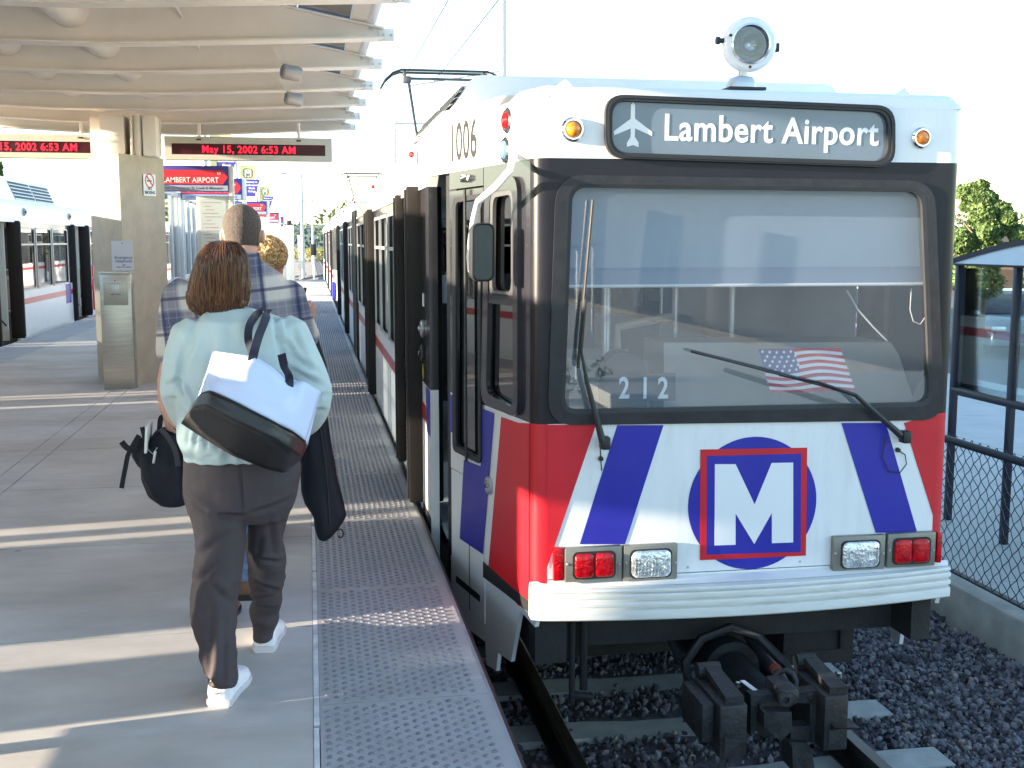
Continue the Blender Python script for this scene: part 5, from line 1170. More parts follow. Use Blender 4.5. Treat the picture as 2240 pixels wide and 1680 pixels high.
tree(21.5, 30, -0.9, 2.5, 2.6, 9, 'darker green tree behind the shelter, at the right edge', M_leafL, n=9000, size=.10, trunk=.3, blobs=30)
# parked cars beyond the walkway
def car(x, y, rz, paint, label, i):
    t = thing('parked_car', label, 'car', (0, 0, 0), 'cars parked beyond the shelter')
    m_ = mat('car_paint_%s' % i, paint, 0.25, metal=0.3, coat=0.8)
    sec = []
    for yy, zt_, hw, ht in ((-2.25, .58, .70, .0), (-2.15, .72, .80, 0), (-1.3, .86, .86, 0), (-.9, .92, .87, 0), (1.2, .94, .87, 0), (1.9, .92, .84, 0), (2.25, .80, .76, 0)):
        sec.append([Vector((-hw, yy, .28)), Vector((-hw*1.02, yy, .55)), Vector((-hw*.96, yy, zt_-.06)), Vector((-hw*.8, yy, zt_)), Vector((hw*.8, yy, zt_)), Vector((hw*.96, yy, zt_-.06)), Vector((hw*1.02, yy, .55)), Vector((hw, yy, .28))])
    b_ = MB().loft(sec).build('body', m_, t, fixn=True, smooth=50)
    MB().loft([[Vector((-.74, -1.0, .92)), Vector((.74, -1.0, .92)), Vector((.76, 1.5, .93)), Vector((-.76, 1.5, .93))], [Vector((-.60, -.35, 1.34)), Vector((.60, -.35, 1.34)), Vector((.60, .85, 1.36)), Vector((-.60, .85, 1.36))]]).build('greenhouse', M_darkglass2, t, fixn=True, smooth=0)
    MB().loft([[Vector((-.60, -.35, 1.34)), Vector((.60, -.35, 1.34)), Vector((.60, .85, 1.36)), Vector((-.60, .85, 1.36))], [Vector((-.52, -.2, 1.41)), Vector((.52, -.2, 1.41)), Vector((.52, .7, 1.42)), Vector((-.52, .7, 1.42))]]).build('roof', m_, t, fixn=True, smooth=0)
    for sx in (-1, 1):
        MB().bbox(*sorted((sx*.45, sx*.75)), -2.26, -2.18, .58, .70, .02).build('headlight', M_lens, t)
        MB().bbox(*sorted((sx*.76, sx*.83)), -2.2, -2.05, .60, .68, .01).build('indicator', M_amber, t)
        for yy in (-1.4, 1.35):
            w_ = MB().revolve((sx*.76, yy, .31), (sx, 0, 0), [(-.08, .31), (.10, .31), (.12, .27)], 20).build('wheel', M_rubber, t)
            MB().revolve((sx*.88, yy, .31), (sx, 0, 0), [(0, .2), (.02, .17)], 16).build('rim', M_alu, w_)
    t.location = (x, y, -.9); t.rotation_euler = (0, 0, rz); return t
M_darkglass2 = mat('car_window', (0.03, 0.035, 0.04), 0.05, coat=1)
car(16.3, 24.5, radians(-25), (0.10, 0.14, 0.17), 'dark blue-grey car parked behind the shelter glass', 'a')
car(19.6, 27.0, radians(-25), (0.45, 0.46, 0.47), 'silver car parked behind the shelter, at the right edge', 'b')
car(13.6, 26.0, radians(-20), (0.30, 0.02, 0.03), 'red car parked just right of the train, behind the shelter', 'c')

# ================================================================= PLATFORM: windscreens with direction signs
M_frame = mat('screen_frame', (0.60, 0.60, 0.60), 0.45, var=0.05); M_signblue = mat('sign_blue', (0.05, 0.045, 0.26), 0.45); M_signred = mat('sign_red2', (0.60, 0.03, 0.05), 0.45); M_signgrey = mat('sign_strip', (0.36, 0.40, 0.50), 0.5)
def ws(Y, full, label):
    t = thing('map_case', label, 'map case', (-1.6, Y, 0), 'map cases with direction signs along the platform')
    x0, x1 = -2.12, -1.08
    MB().bbox(x1-.03, x1+.04, Y-.03, Y+.04, 0, 2.72, .006).build('post', mat('post_white', (0.78, 0.76, 0.70), 0.45), t)
    MB().bbox(x0-.05, x0+.02, Y-.03, Y+.04, 0, 2.72, .006).build('post', M_frame, t)
    sb = MB().bbox(x0, x1-.032, Y-.05, Y+.10, 2.36, 2.72, .006).build('sign_box', M_signblue, t)
    MB().prism([S(x0+.02, Y-.052, 2.46), S(x1-.11, Y-.052, 2.46), S(x1-.04, Y-.052, 2.56), S(x1-.11, Y-.052, 2.66), S(x0+.02, Y-.052, 2.66)], (0, -.003, 0)).build('red_arrow', M_signred, sb, fixn=True)
    MB().box(x0+.02, x1-.04, Y-.0535, Y-.051, 2.37, 2.445).build('grey_strip', M_signgrey, sb)
    link_mesh('lettering', text_mesh('LAMBERT AIRPORT', .105, frame_matrix(((x0+x1)/2-.03, Y-.0565, 2.485), (1, 0, 0), (0, 0, 1)), .0005, .001, .86, 'CENTER'), MATS['decal_white'], sb)
    link_mesh('lettering', text_mesh('to', .06, frame_matrix((x1-.16, Y-.0565, 2.60), (1, 0, 0), (0, 0, 1)), .0005, .0005, 1, 'CENTER'), MATS['decal_white'], sb)
    if full:
        link_mesh('lettering', text_mesh('serves Downtown St. Louis & Missouri', .055, frame_matrix(((x0+x1)/2-.02, Y-.0545, 2.39), (1, 0, 0), (0, 0, 1)), .0005, .0004, .98, 'CENTER'), mi, sb)
    MB().bbox(x0+.55, x1-.04, Y+.0, Y+.02, 1.05, 2.30, .004).build('timetable_panel', mat('panel_pale', (0.62, 0.62, 0.60), 0.5), t)
    pn = MB().box(x0+.6, x1-.08, Y-.004, Y-.001, 1.1, 2.25).build('timetable', mat('paper', (0.75, 0.74, 0.70), 0.6), t)
    if full:
        mb = MB()
        for k in range(22): mb.box(x0+.64+.02*(k % 3), x1-.14-.05*((k*7) % 4), Y-.0055, Y-.0045, 2.2-k*.05, 2.208-k*.05)
        mb.build('timetable_rules', mat('rule_red', (0.5, 0.25, 0.22), 0.6), pn, smooth=0)
    return t
ws(17.0, True, 'map case with a red Lambert Airport sign, first behind the pier and largest')
ws(20.3, True, 'map case with a red arrow sign, second behind the pier, mostly hidden')
ws(32.0, False, 'map case with a red airport sign, third behind the pier, above the curly head')
ws(44.5, False, 'map case with a small red sign, fourth behind the pier')
ws(52.0, False, 'map case with the smallest red sign, last of the row')
WSN = thing('glass_windscreen', 'long grey framed glass windscreen wall running back from the concrete pier', 'windscreen', (-2.25, 20, 0))
x = -2.20
for k in range(0, 9):
    y = 16.5+k*.95; MB().bbox(x-.03, x+.03, y-.03, y+.03, 0, 2.45, .005).build('mullion', M_frame, WSN)
    if k < 8:
        MB().box(x-.004, x+.004, y+.03, y+.92, 1.06, 2.40).build('upper_pane', glass('screen_glass', (0.80, 0.86, 0.86), 0.08), WSN, smooth=0)
        MB().box(x-.01, x+.01, y+.03, y+.92, .12, .98).build('lower_panel', mat('panel_greenish', (0.40, 0.46, 0.46), 0.5), WSN, smooth=0)
MB().bbox(x-.035, x+.035, 16.47, 24.13, 2.40, 2.48, .005).build('top_rail', M_frame, WSN)
MB().bbox(x-.032, x+.032, 16.47, 24.13, .98, 1.05, .005).build('middle_rail', M_frame, WSN)
W2 = thing('glass_windscreen', 'second glass windscreen wall further back, right of the first', 'windscreen', (-1.85, 27, 0))
for k in range(0, 5):
    y = 24.5+k*1.2; MB().bbox(-1.83, -1.77, y-.03, y+.03, 0, 2.45, .005).build('mullion', M_frame, W2)
    if k < 4: MB().box(-1.804, -1.796, y+.03, y+1.17, .15, 2.40).build('pane', MATS['screen_glass'], W2, smooth=0)
MB().bbox(-1.83, -1.77, 24.5, 29.3, 2.40, 2.48, .005).build('top_rail', M_frame, W2)
# added unseen panel left of the camera, shading the platform beyond the sunlit patch
W3 = thing('shade_panel', 'added low panel beside the camera, out of the frame, blocking low sun from the platform', 'windscreen', (-2.1, 2.6, 0))
MB().bbox(-2.13, -2.07, 0.5, 3.8, .20, 1.5, .01).build('panel', M_frame, W3); MB().box(-2.13, -2.07, .6, .68, 0, .2).build('foot', M_frame, W3); MB().box(-2.13, -2.07, 3.65, 3.73, 0, .2).build('foot', M_frame, W3)

# light poles with banners
M_pole = mat('pole_grey', (0.38, 0.40, 0.43), 0.45, metal=0.5); M_yel = mat('banner_yellow', (0.72, 0.66, 0.28), 0.7); M_ban = mat('banner_blue', (0.06, 0.05, 0.30), 0.7)
def pole(Y, full, label, t2):
    x = -2.95; t = thing('banner_pole', label, 'banner pole', (x, Y, 0), 'light poles with banners beyond the platform')
    MB().tube([(x, Y, -1.1), (x, Y, 5.3)], [.09, .07], 10).tube([(x, Y, 5.2), (x+.15, Y, 5.32), (x+1.35, Y, 5.55)], [.045, .04, .03], 8).build('pole', M_pole, t)
    MB().bbox(x+1.25, x+1.75, Y-.12, Y+.12, 5.52, 5.6, .02).build('lamp_head', M_pole, t)
    b_ = MB().box(x+.16, x+.78, Y-.01, Y+.01, 3.50, 4.80).build('banner', M_yel, t, smooth=0)
    MB().prism([S(x+.34, Y-.014, 4.22), S(x+.98, Y-.014, 4.22), S(x+.74, Y-.014, 3.52), S(x+.34, Y-.014, 3.52)], (0, -.006, 0)).build('blue_panel', M_ban, b_, fixn=True)
    MB().tube([(x, Y, 4.78), (x+.8, Y, 4.78)], .012, 6).build('banner_arm', M_pole, b_)
    MB().tube([(x, Y, 3.52), (x+.35, Y, 3.52)], .012, 6).build('banner_arm', M_pole, b_)
    c = Vector((x+.48, Y-.013, 4.48)); mb = MB().ringprism([c+Vector((a*1.0, 0, b2)) for a, b2 in rrect(.40, .40, .14, 5)], [c+Vector((a, 0, b2)) for a, b2 in rrect(.35, .35, .11, 5)], (0, -.004, 0)); mb.build('emblem_ring', MATS['ink'], b_)
    me = text_mesh('M', .40, frame_matrix((c.x, Y-.015, c.z-.14), (1, 0, 0), (0, 0, 1)), .002, .028, .95, 'CENTER'); link_mesh('emblem_outline', me, MATS['ink'], b_)
    me = text_mesh('M', .40, frame_matrix((c.x, Y-.019, c.z-.14), (1, 0, 0), (0, 0, 1)), .002, .012, .95, 'CENTER'); link_mesh('emblem_letter', me, MATS['decal_white'], b_)
    for i, tx in enumerate(t2): link_mesh('lettering', text_mesh(tx, .11, frame_matrix((x+.62, Y-.021, 4.08-.13*i), (1, 0, 0), (0, 0, 1)), .001, .003, .9, 'CENTER'), MATS['decal_white'], b_)
pole(35, True, 'banner pole seen just under the date display, nearest of three', ['Gateway to', 'Southwestern', 'Illinois', 'College'])
pole(50, True, 'banner pole with yellow and blue banner above the red map case signs, middle of three', ['Gateway to', 'Southwestern', 'Illinois', 'College'])
pole(69, False, 'banner pole with the smallest yellow and blue banner, furthest of three', ['Gateway to', 'Southwestern', 'Illinois'])

# ================================================================= OVERHEAD LINE
M_wire = mat('copper_wire', (0.10, 0.09, 0.09), 0.5, metal=0.6)
OH = thing('overhead_line', 'overhead contact wire and messenger wire strung above the near train', 'overhead line', (2, 30, 4.15))
MB().tube([(2.0, -8, 4.16), (2.0, 120, 4.16)], .007, 5).build('contact_wire', M_wire, OH)
MB().tube([(2.1, -8+2*i, 5.15+.0011*(-8+2*i-27)**2*.4) for i in range(0, 45)], .009, 5).build('messenger_wire', M_wire, OH)
for y in (6, 11.5, 17.8, 23, 31, 37): MB().tube([(2.0, y, 4.17), (2.1, y, 5.15+.00044*(y-27)**2)], .004, 4).build('dropper', M_wire, OH)
def mast(x, y, h, label, arm=-1, r=.09, xr=2.0):
    t = thing('catenary_mast', label, 'mast', (x, y, -1.1), 'overhead line masts beside the tracks')
    MB().tube([(x, y, -1.1), (x, y, h)], [r, r*.8], 10).build('mast', M_pole, t)
    MB().tube([(x, y, 4.4), (xr, y, 4.35)], .022, 6).tube([(x, y, 5.6), (xr+.3*(1 if x > xr else -1), y, 5.2), (xr, y, 4.25)], .018, 6).build('cantilever', M_pole, t)
    MB().revolve((x-.12 if x > xr else x+.12, y, 4.4), (-1 if x > xr else 1, 0, 0), [(0, .04), (.03, .06), (.05, .035), (.08, .06), (.10, .035), (.13, .06), (.16, .03)], 10).build('insulator', mat('insulator', (0.25, 0.27, 0.3), 0.3), t)
mast(4.55, 27.0, 9.5, 'overhead line mast rising behind the near train pantograph, nearest')
mast(4.6, 62, 7.5, 'slender overhead line mast above the far end of the near train')
mast(-.45, 82, 6.2, 'pale overhead line mast beyond the platform end, nearer one', xr=2.0, r=.14); mast(.45, 135, 6.5, 'pale overhead line mast beyond the platform end, further one', r=.16)
# ================================================================= FAR END
def curve_rail(x0, x1, y0, y1, label):
    pts = []
    for i in range(25):
        t = i/24; y = y0+(y1-y0)*t; s_ = t*t*(3-2*t); pts.append((x0+(x1-x0)*s_, y))
    mb = MB().loft([[S(x-.035, y, -1.05), S(x+.035, y, -1.05), S(x+.035, y, -.92), S(x-.035, y, -.92)] for x, y in pts]); tag(mb.build('rail', MATS['rail_steel'], fixn=True), label, 'rail', 'rails of the crossover beyond the platform')
curve_rail(-5.3, 1.2, 52, 95, 'rail of the crossover curving from the left track beyond the platform end, outer one')
curve_rail(-6.8, -.3, 52, 95, 'rail of the crossover curving from the left track beyond the platform end, inner one')
mb = MB(); mb.box(-30, 0.63, 50.1, 400, -1.19, -1.12); tag(mb.build('track_yard', mat('yard_gravel', (0.36, 0.27, 0.22), 0.95, var=0.25, vscale=.5), origin=(-10, 60, -1.2)), kind='structure')
# terminal building at the end of the platform
BD = thing('station_building', 'white low station building with a sloping roof at the far end of the platform', 'building', (-6.5, 66, -1.15))
MB().box(-11, -2.6, 64, 74, -1.15, 1.5).build('wall', mat('wall_pale', (0.66, 0.63, 0.58), 0.8, var=0.05), BD, smooth=0)
MB().prism([S(-11.3, 63.6, 1.5), S(-2.2, 63.6, 1.5), S(-2.2, 63.6, 1.75), S(-4.4, 63.6, 2.7), S(-11.3, 63.6, 2.9)], (0, 10.8, 0)).build('roof', mat('roof_brownish', (0.42, 0.40, 0.38), 0.7), BD, fixn=True, smooth=0)
MB().box(-5.2, -3.1, 63.97, 63.99, .2, 1.3).build('window', M_glass, BD, smooth=0)
MB().box(-10, -6, 63.97, 63.99, .2, 1.3).build('window', M_glass, BD, smooth=0)
t = thing('white_pillar', 'stout white pillar with a dark cap at the far end of the platform', 'pillar', (-.75, 49.2, 0))
MB().bbox(-.98, -.62, 49.0, 49.4, 0, 2.3, .02).build('shaft', MATS['post_white'], t); MB().bbox(-.9, -.7, 49.05, 49.35, 2.3, 2.5, .04).build('cap', M_rubber, t)
t = thing('white_post', 'thin white post beside the stout pillar at the platform end', 'post', (-.45, 52, -1)); MB().tube([(-.42, 52, -1), (-.42, 52, 1.9)], .06, 8).build('post', MATS['post_white'], t); MB().bbox(-.5, -.3, 51.9, 52, .4, .8, .02).build('box', MATS['post_white'], t)
t = thing('signal', 'small white track signal with a black lamp case beyond the platform end', 'signal', (.2, 60, -1.1)); MB().tube([(.22, 60, -1.1), (.22, 60, 1.5)], .05, 8).build('post', MATS['post_white'], t); MB().bbox(.06, .36, 59.9, 60.05, .9, 1.5, .04).build('lamp_case', M_rubber, t)
# distant ground cover, hedge and hills
mb = MB(); rnd = random.Random(5)
for k in range(26): leaf_cloud(mb, Vector((-8+k*1.1, 150+rnd.random()*8, -.2)), (1.3, 1.0, .8+.4*rnd.random()), 60, .35, rnd)
tag(mb.build('shrubs', leafmat('leaf_yellow', (0.30, 0.27, 0.05), (0.40, 0.33, 0.08)), smooth=0), 'low yellow-green shrubs beyond the end of the tracks', 'shrubs', kind='stuff')
rnd = random.Random(11); mb = MB()
for k in range(150):
    x = -190+380*rnd.random(); y = 250+60*rnd.random(); h = 6+7*noise.noise(Vector((x*.02, 0, 3)))+rnd.random()*4
    leaf_cloud(mb, Vector((x, y, h*.35)), (6+3*rnd.random(), 5, h*.62), 170, 1.0, rnd, shell=.7)
tag(mb.build('woods', leafmat('leaf_far', (0.07, 0.10, 0.07), (0.12, 0.16, 0.10)), smooth=0), 'distant band of grey-green woods on the horizon', 'woods', kind='stuff')
rows = []
for j in range(6):
    r_ = []
    for i in range(81):
        x = -700+17.5*i; r_.append((x, 420+j*40, -1.3+(12+8*noise.noise(Vector((x*.006, j*.2, 1))))*sin(pi*min(1, j/4)*.5)*(.9+.1*noise.noise(Vector((x*.05, j, 0))))))
    rows.append(r_)
tag(MB().grid(rows).build('hills', mat('hill_green', (0.10, 0.14, 0.11), 0.95, var=0.3, vscale=.05)), kind='structure')
tree(-13.5, 48, -1.1, 6.2, 5.5, 21, 'dark tree standing behind the left train, left of the pier', M_leafD, n=6000, size=.2, trunk=.25, group=None)
tree(-20.5, 60, -1.1, 6.6, 6, 22, 'dark tree behind the left train, above its roof louvres', M_leafD, n=5000, size=.22, trunk=.25)
tree(52, 62, -1.1, 4.2, 7, 23, 'tree far across the car park, right of the bright young tree', M_leafL, n=5000, size=.28, trunk=.2)
t = thing('brown_building', 'low brown brick building far behind the young tree', 'building', (30, 58, -.9)); MB().box(22, 40, 55, 65, -.9, 1.6).build('wall', mat('brick_brown', (0.22, 0.13, 0.09), 0.9, var=0.1), t, smooth=0); MB().box(21.7, 40.3, 54.7, 65.3, 1.6, 1.85).build('roof', mat('roof_dark2', (0.12, 0.11, 0.1), 0.8), t, smooth=0); MB().box(25, 30, 54.95, 54.98, .2, 1.1).build('window', M_darkglass2, t, smooth=0)
# ---- behind the camera: what the glass mirrors (car park, lamps, planting, an added building)
mb = MB(); mb.box(0.7, 60, -120, -6.5, -1.16, -1.10); tag(mb.build('car_park', mat('car_park_concrete', (0.52, 0.49, 0.45), 0.9, var=0.1, vscale=.4), origin=(20, -40, -1.2)), kind='structure')
for i, (x, y) in enumerate(((2.8, -17), (5.2, -12), (8.5, -24))):
    t = thing('street_lamp', ['twin armed car park lamp behind the camera, middle of three', 'twin armed car park lamp behind the camera, nearest of three', 'twin armed car park lamp behind the camera, furthest of three'][i], 'street lamp', (x, y, -1.1), 'car park lamps behind the camera')
    MB().tube([(x, y, -1.1), (x, y, 1.5)], .04, 8).build('pole', M_pole, t); MB().bbox(x-.25, x+.25, y-.1, y+.1, 1.5, 1.58, .02).build('lamp_head', M_pole, t)
mb = MB(); rnd = random.Random(8)
for k in range(16): leaf_cloud(mb, Vector((1.0+k*.28, -9-rnd.random()*.6, -.9+.15*rnd.random())), (.18, .2, .3+.25*rnd.random()), 60, .07, rnd, shell=.2)
tag(mb.build('planting', M_leafD, smooth=0), 'low bushes at the edge of the car park behind the camera', 'bushes', kind='stuff')
t = thing('backdrop_building', 'added long pale building far behind the camera, there only to be mirrored in the windscreen', 'building', (0, -95, -1.1))  # added building, covers the yellow horizon in the windscreen reflection
MB().box(-90, 90, -110, -95, -1.1, 7.5).build('wall', mat('wall_warm_pale', (0.80, 0.72, 0.64), 0.8, var=0.03, vscale=.3), t, smooth=0)  # warm wall tone offsets the blue shade in the reflection
MB().box(-91, 91, -111, -94.5, 7.5, 8.1).build('roof', mat('roof_grey', (0.25, 0.27, 0.30), 0.7), t, smooth=0)
# ================================================================= PEOPLE
def ring(c, rx, ry, n=20, p=2.4, rot=0.0):
    out = []
    for k in range(n):
        a = 2*pi*k/n; x = abs(cos(a))**(2/p)*(1 if cos(a) >= 0 else -1)*rx; y = abs(sin(a))**(2/p)*(1 if sin(a) >= 0 else -1)*ry
        out.append(c+Vector((x*cos(rot)-y*sin(rot), x*sin(rot)+y*cos(rot), 0)))
    return out
def rows_loft(rows, Y, n=24, p=2.4):
    """rows: (x left px, x right px, y px, half depth m[, Y])"""
    R = []
    for r in rows:
        Yc = r[4] if len(r) > 4 else Y; a, b_ = atY(r[0], r[2], Yc), atY(r[1], r[2], Yc)
        R.append(ring((a+b_)/2, (b_.x-a.x)/2, r[3], n, p))
    return MB().loft(R)
def limb(pts, n=14):
    """pts: (x px, y px, Y, radius)"""
    P = [atY(p[0], p[1], p[2]) for p in pts]; Rr = [p[3] for p in pts]
    Q, R = [], []
    for i in range(len(P)-1):
        for t in (0, .25, .5, .75): Q.append(P[i].lerp(P[i+1], t)); R.append(Rr[i]*(1-t)+Rr[i+1]*t)
    Q.append(P[-1]); R.append(Rr[-1])
    for _ in range(2): Q = [Q[0]]+[(Q[i-1]+Q[i]*2+Q[i+1])/4 for i in range(1, len(Q)-1)]+[Q[-1]]
    e0 = Q[0]-(Q[1]-Q[0]).normalized()*R[0]*.6; e1 = Q[-1]+(Q[-1]-Q[-2]).normalized()*R[-1]*.6
    return MB().tube([e0]+Q+[e1], [R[0]*.55]+R+[R[-1]*.55], n)
def hand_parts(w, d, nrm, size=.185, curl=70, thumb=1):
    """wrist point, finger direction, palm normal (fingers close towards it)"""
    d = d.normalized(); nrm = (nrm-d*nrm.dot(d)).normalized(); s = d.cross(nrm)*thumb; L = size
    parts = []; rings = []
    for t, wd, th in ((-.10, .17, .13), (0, .19, .12), (.2, .24, .10), (.42, .25, .09), (.50, .24, .075)):
        c = w+d*L*t; rings.append([c+s*(cos(2*pi*k/14)*wd*L)+nrm*(sin(2*pi*k/14)*th*L) for k in range(14)])
    parts.append(MB().loft(rings))
    for i, (ln, off) in enumerate(((.38, .185), (.44, .062), (.41, -.06), (.32, -.175))):
        p = w+d*L*(.44+(.03 if i in (1, 2) else 0))+s*off*L; a = radians(curl*.5); pts = [p]; v = d
        for j, f in enumerate((.45, .32, .23)):
            v = (d*cos(a)+nrm*sin(a)); p = p+v*L*ln*f; pts.append(p); a += radians(curl*.75)
        r = .050*L if i < 3 else .042*L; parts.append(MB().tube(pts, [r*1.05, r, r*.92, r*.8], 8))
    p = w+d*L*.10+s*L*.17; v = (d*.6+s*.75+nrm*.15).normalized(); pts = [p]
    for f, tw in ((.18, .0), (.16, .25), (.14, .45)):
        v2 = (v+nrm*tw+d*tw*.3-s*tw*.5).normalized(); p = p+v2*L*f*1.15; pts.append(p)
    parts.append(MB().tube(pts, [.062*L, .058*L, .052*L, .042*L], 8))
    return parts
def head_parts(c, yaw=0, s=1.0, ears=True):
    """c: centre of the skull; the face looks along +Y turned by yaw"""
    R = Matrix.Rotation(yaw, 3, 'Z'); parts = []
    prof = [(-.118, .030, .035, .040), (-.112, .045, .050, .035), (-.09, .055, .066, .024), (-.06, .064, .080, .012), (-.03, .070, .090, .004), (0, .075, .096, 0), (.03, .078, .099, -.003), (.06, .075, .095, -.005), (.085, .064, .080, -.006), (.105, .044, .056, -.006), (.117, .018, .024, -.006)]
    parts.append(MB().loft([[c+R @ Vector((rx*s*cos(2*pi*k/20), y0*s+ry*s*sin(2*pi*k/20), z*s)) for k in range(20)] for z, rx, ry, y0 in prof]))
    parts.append(MB().tube([c+R @ Vector(v)*s for v in ((0, .088, .012), (0, .112, -.022), (0, .100, -.034))], [.008*s, .013*s, .010*s], 8))       # nose
    parts.append(MB().tube([c+R @ Vector(v)*s for v in ((-.024, .082, -.058), (0, .094, -.060), (.024, .082, -.058))], [.006*s, .009*s, .006*s], 8))  # lips
    parts.append(MB().tube([c+R @ Vector(v)*s for v in ((-.045, .080, .022), (0, .096, .024), (.045, .080, .022))], [.006*s, .007*s, .006*s], 8))     # brow
    if ears:
        for sx in (-1, 1):
            parts.append(MB().loft([[c+R @ (Vector((sx*(.074+dx), -.006+yy+.004*dx, -.012+zz))*s) for yy, zz in [(cos(2*pi*k/14)*.020*k2, sin(2*pi*k/14)*.032*k2) for k in range(14)]] for dx, k2 in ((-.012, .7), (.006, .85), (.014, 1), (.019, .9))]))
    return parts
def eyes(c, yaw, s, parent):
    R = Matrix.Rotation(yaw, 3, 'Z')
    for sx in (-1, 1):
        MB().revolve(c+R @ Vector((sx*.031, .080, .006))*s, R @ Vector((0, 1, 0)), [(0, .010*s), (.006*s, .009*s), (.009*s, .004*s)], 10).build('eye', mat('eye_white', (0.6, 0.58, 0.55), 0.2), parent)
def shoe(heel, ang, L, m_, root, lift=0.0, name='shoe', sole=None, hw=.045):
    """heel: ground point under the back of the heel; ang: direction of the toe from +Y"""
    R = Matrix.Rotation(-ang, 3, 'Z') @ Matrix.Rotation(-lift, 3, 'X'); prof = [(0, .032, .070, .035), (.03, .038, .092, .04), (.10, .038, .100, .038), (.30, .039, .098, .034), (.45, .042, .076, .030), (.65, .050, .052, .026), (.82, .048, .042, .022), (.95, .036, .034, .018), (1.0, .020, .022, .015)]
    rings = []
    for t, w_, h_, _ in prof:
        k = hw/.045; rings.append([heel+R @ Vector((x*w_*k, t*L, .022+z*h_)) for x, z in ((-.9, 0), (-1, .3), (-.92, .62), (-.6, .92), (0, 1), (.6, .92), (.92, .62), (1, .3), (.9, 0))])
    o = MB().loft(rings).build(name, m_, root, fixn=True, smooth=60)
    rings = []
    for t, w_, h_, _ in [(-.02, .03, 0, 0)]+prof:
        k = hw/.045; rings.append([heel+R @ Vector((x*(w_+.004)*k, t*L*1.01, z)) for x, z in ((-.85, .0), (-1, .010), (-1, .028), (1, .028), (1, .010), (.85, .0))])
    MB().loft(rings).build('sole', sole or m_, o, fixn=True, smooth=50)
    return o
def wr(amp, f, st=(1, 1, 1), zr=None, seed=0.0):
    def fn(co, n):
        q = Vector((co.x*f*st[0]+seed, co.y*f*st[1], co.z*f*st[2])); d = noise.noise(q)+.5*noise.noise(q*2.1+Vector((3, 1, 7)))
        ridge = (1-abs(noise.noise(q*.8+Vector((9, 2, 4))))*2.2); a = amp
        if zr: a *= .35+.65*max(0, min(1, zr(co)))
        return co+n*(d*.6+ridge*.45)*a
    return fn
def spl0(P, k=6):
    out = []
    for i in range(len(P)-1):
        p0 = P[max(i-1, 0)]; p1 = P[i]; p2 = P[i+1]; p3 = P[min(i+2, len(P)-1)]
        for j in range(k):
            t = j/k; out.append(.5*((2*p1)+(p2-p0)*t+(2*p0-5*p1+4*p2-p3)*t*t+(3*p1-p0-3*p2+p3)*t**3))
    return out+[P[-1]]
M_skin = mat('skin', (0.52, 0.27, 0.19), 0.5, var=0.08, vscale=14, bump=0.08, bscale=160, spec=0.4)
M_shoe = mat('shoe_white', (0.80, 0.80, 0.82), 0.45, var=0.03, bump=0.1, bscale=50); M_sole = mat('sole_grey', (0.60, 0.57, 0.60), 0.6, var=0.1)

# ---------------------------------------------------------------- woman in the mint jacket
WY = 4.33
W = thing('person', 'woman with a brown bob in a mint jacket and dark trousers, walking away', 'person', (-.28, 4.33, 0))
hc = atY(480, 600, 4.40)
lleg = [(472, 1060, 4.33, .08), (482, 1180, 4.28, .065), (476, 1270, 4.26, .055), (470, 1340, 4.22, .05), (478, 1420, 4.14, .042), (487, 1500, 4.10, .034)]
rleg = [(592, 1060, 4.36, .08), (582, 1160, 4.45, .06), (584, 1230, 4.52, .052), (583, 1300, 4.60, .046), (577, 1388, 4.62, .034)]
skin = head_parts(hc, 0.1)
skin += [limb([(478, 640, 4.38, .055), (480, 690, 4.34, .055)]), rows_loft([(452, 505, 690, .05), (425, 620, 720, .09), (410, 632, 850, .11), (420, 630, 960, .11), (412, 642, 1060, .12)], WY), limb(lleg), limb(rleg)]
skin += [limb([(428, 740, 4.32, .05), (392, 860, 4.36, .042), (418, 925, 4.58, .030), (436, 938, 4.66, .026)]), limb([(624, 740, 4.32, .05), (686, 862, 4.32, .042), (655, 940, 4.46, .030), (640, 950, 4.52, .026)])]
skin += hand_parts(atY(436, 938, 4.66), Vector((.5, .8, .1)), Vector((.3, 0, -1)), .17, 40, 1)
skin += hand_parts(atY(640, 950, 4.52), Vector((-.5, .8, .1)), Vector((-.3, 0, -1)), .17, 40, -1)
body = link_mesh('body', blob(skin, .0075, 3), M_skin, W)
eyes(hc, .1, 1, body)
# trousers
tr = [rows_loft([(402, 655, 975, .135), (401, 656, 1010, .145), (401, 657, 1050, .152), (403, 650, 1085, .15), (408, 640, 1110, .14), (420, 630, 1135, .11)], 4.34)]
def leg_rows(rows): return rows_loft(rows, 4.3, 22, 2.2)
tr.append(leg_rows([(402, 535, 1060, .13, 4.33), (407, 540, 1100, .125, 4.32), (420, 540, 1140, .12, 4.30), (429, 538, 1180, .115, 4.29), (424, 530, 1250, .11, 4.27), (418, 523, 1300, .108, 4.25), (417, 519, 1340, .10, 4.22), (427, 515, 1390, .09, 4.18), (438, 515, 1430, .082, 4.14), (449, 521, 1460, .078, 4.12), (457, 521, 1482, .074, 4.11), (458, 520, 1493, .073, 4.10)]))
tr.append(leg_rows([(540, 655, 1050, .13, 4.36), (541, 640, 1100, .12, 4.39), (542, 624, 1150, .112, 4.43), (541, 619, 1190, .105, 4.47), (540, 625, 1220, .105, 4.50), (548, 624, 1260, .10, 4.54), (550, 619, 1300, .092, 4.58), (549, 613, 1335, .088, 4.61), (551, 604, 1365, .082, 4.62), (553, 600, 1384, .076, 4.62), (553, 599, 1396, .074, 4.62)]))
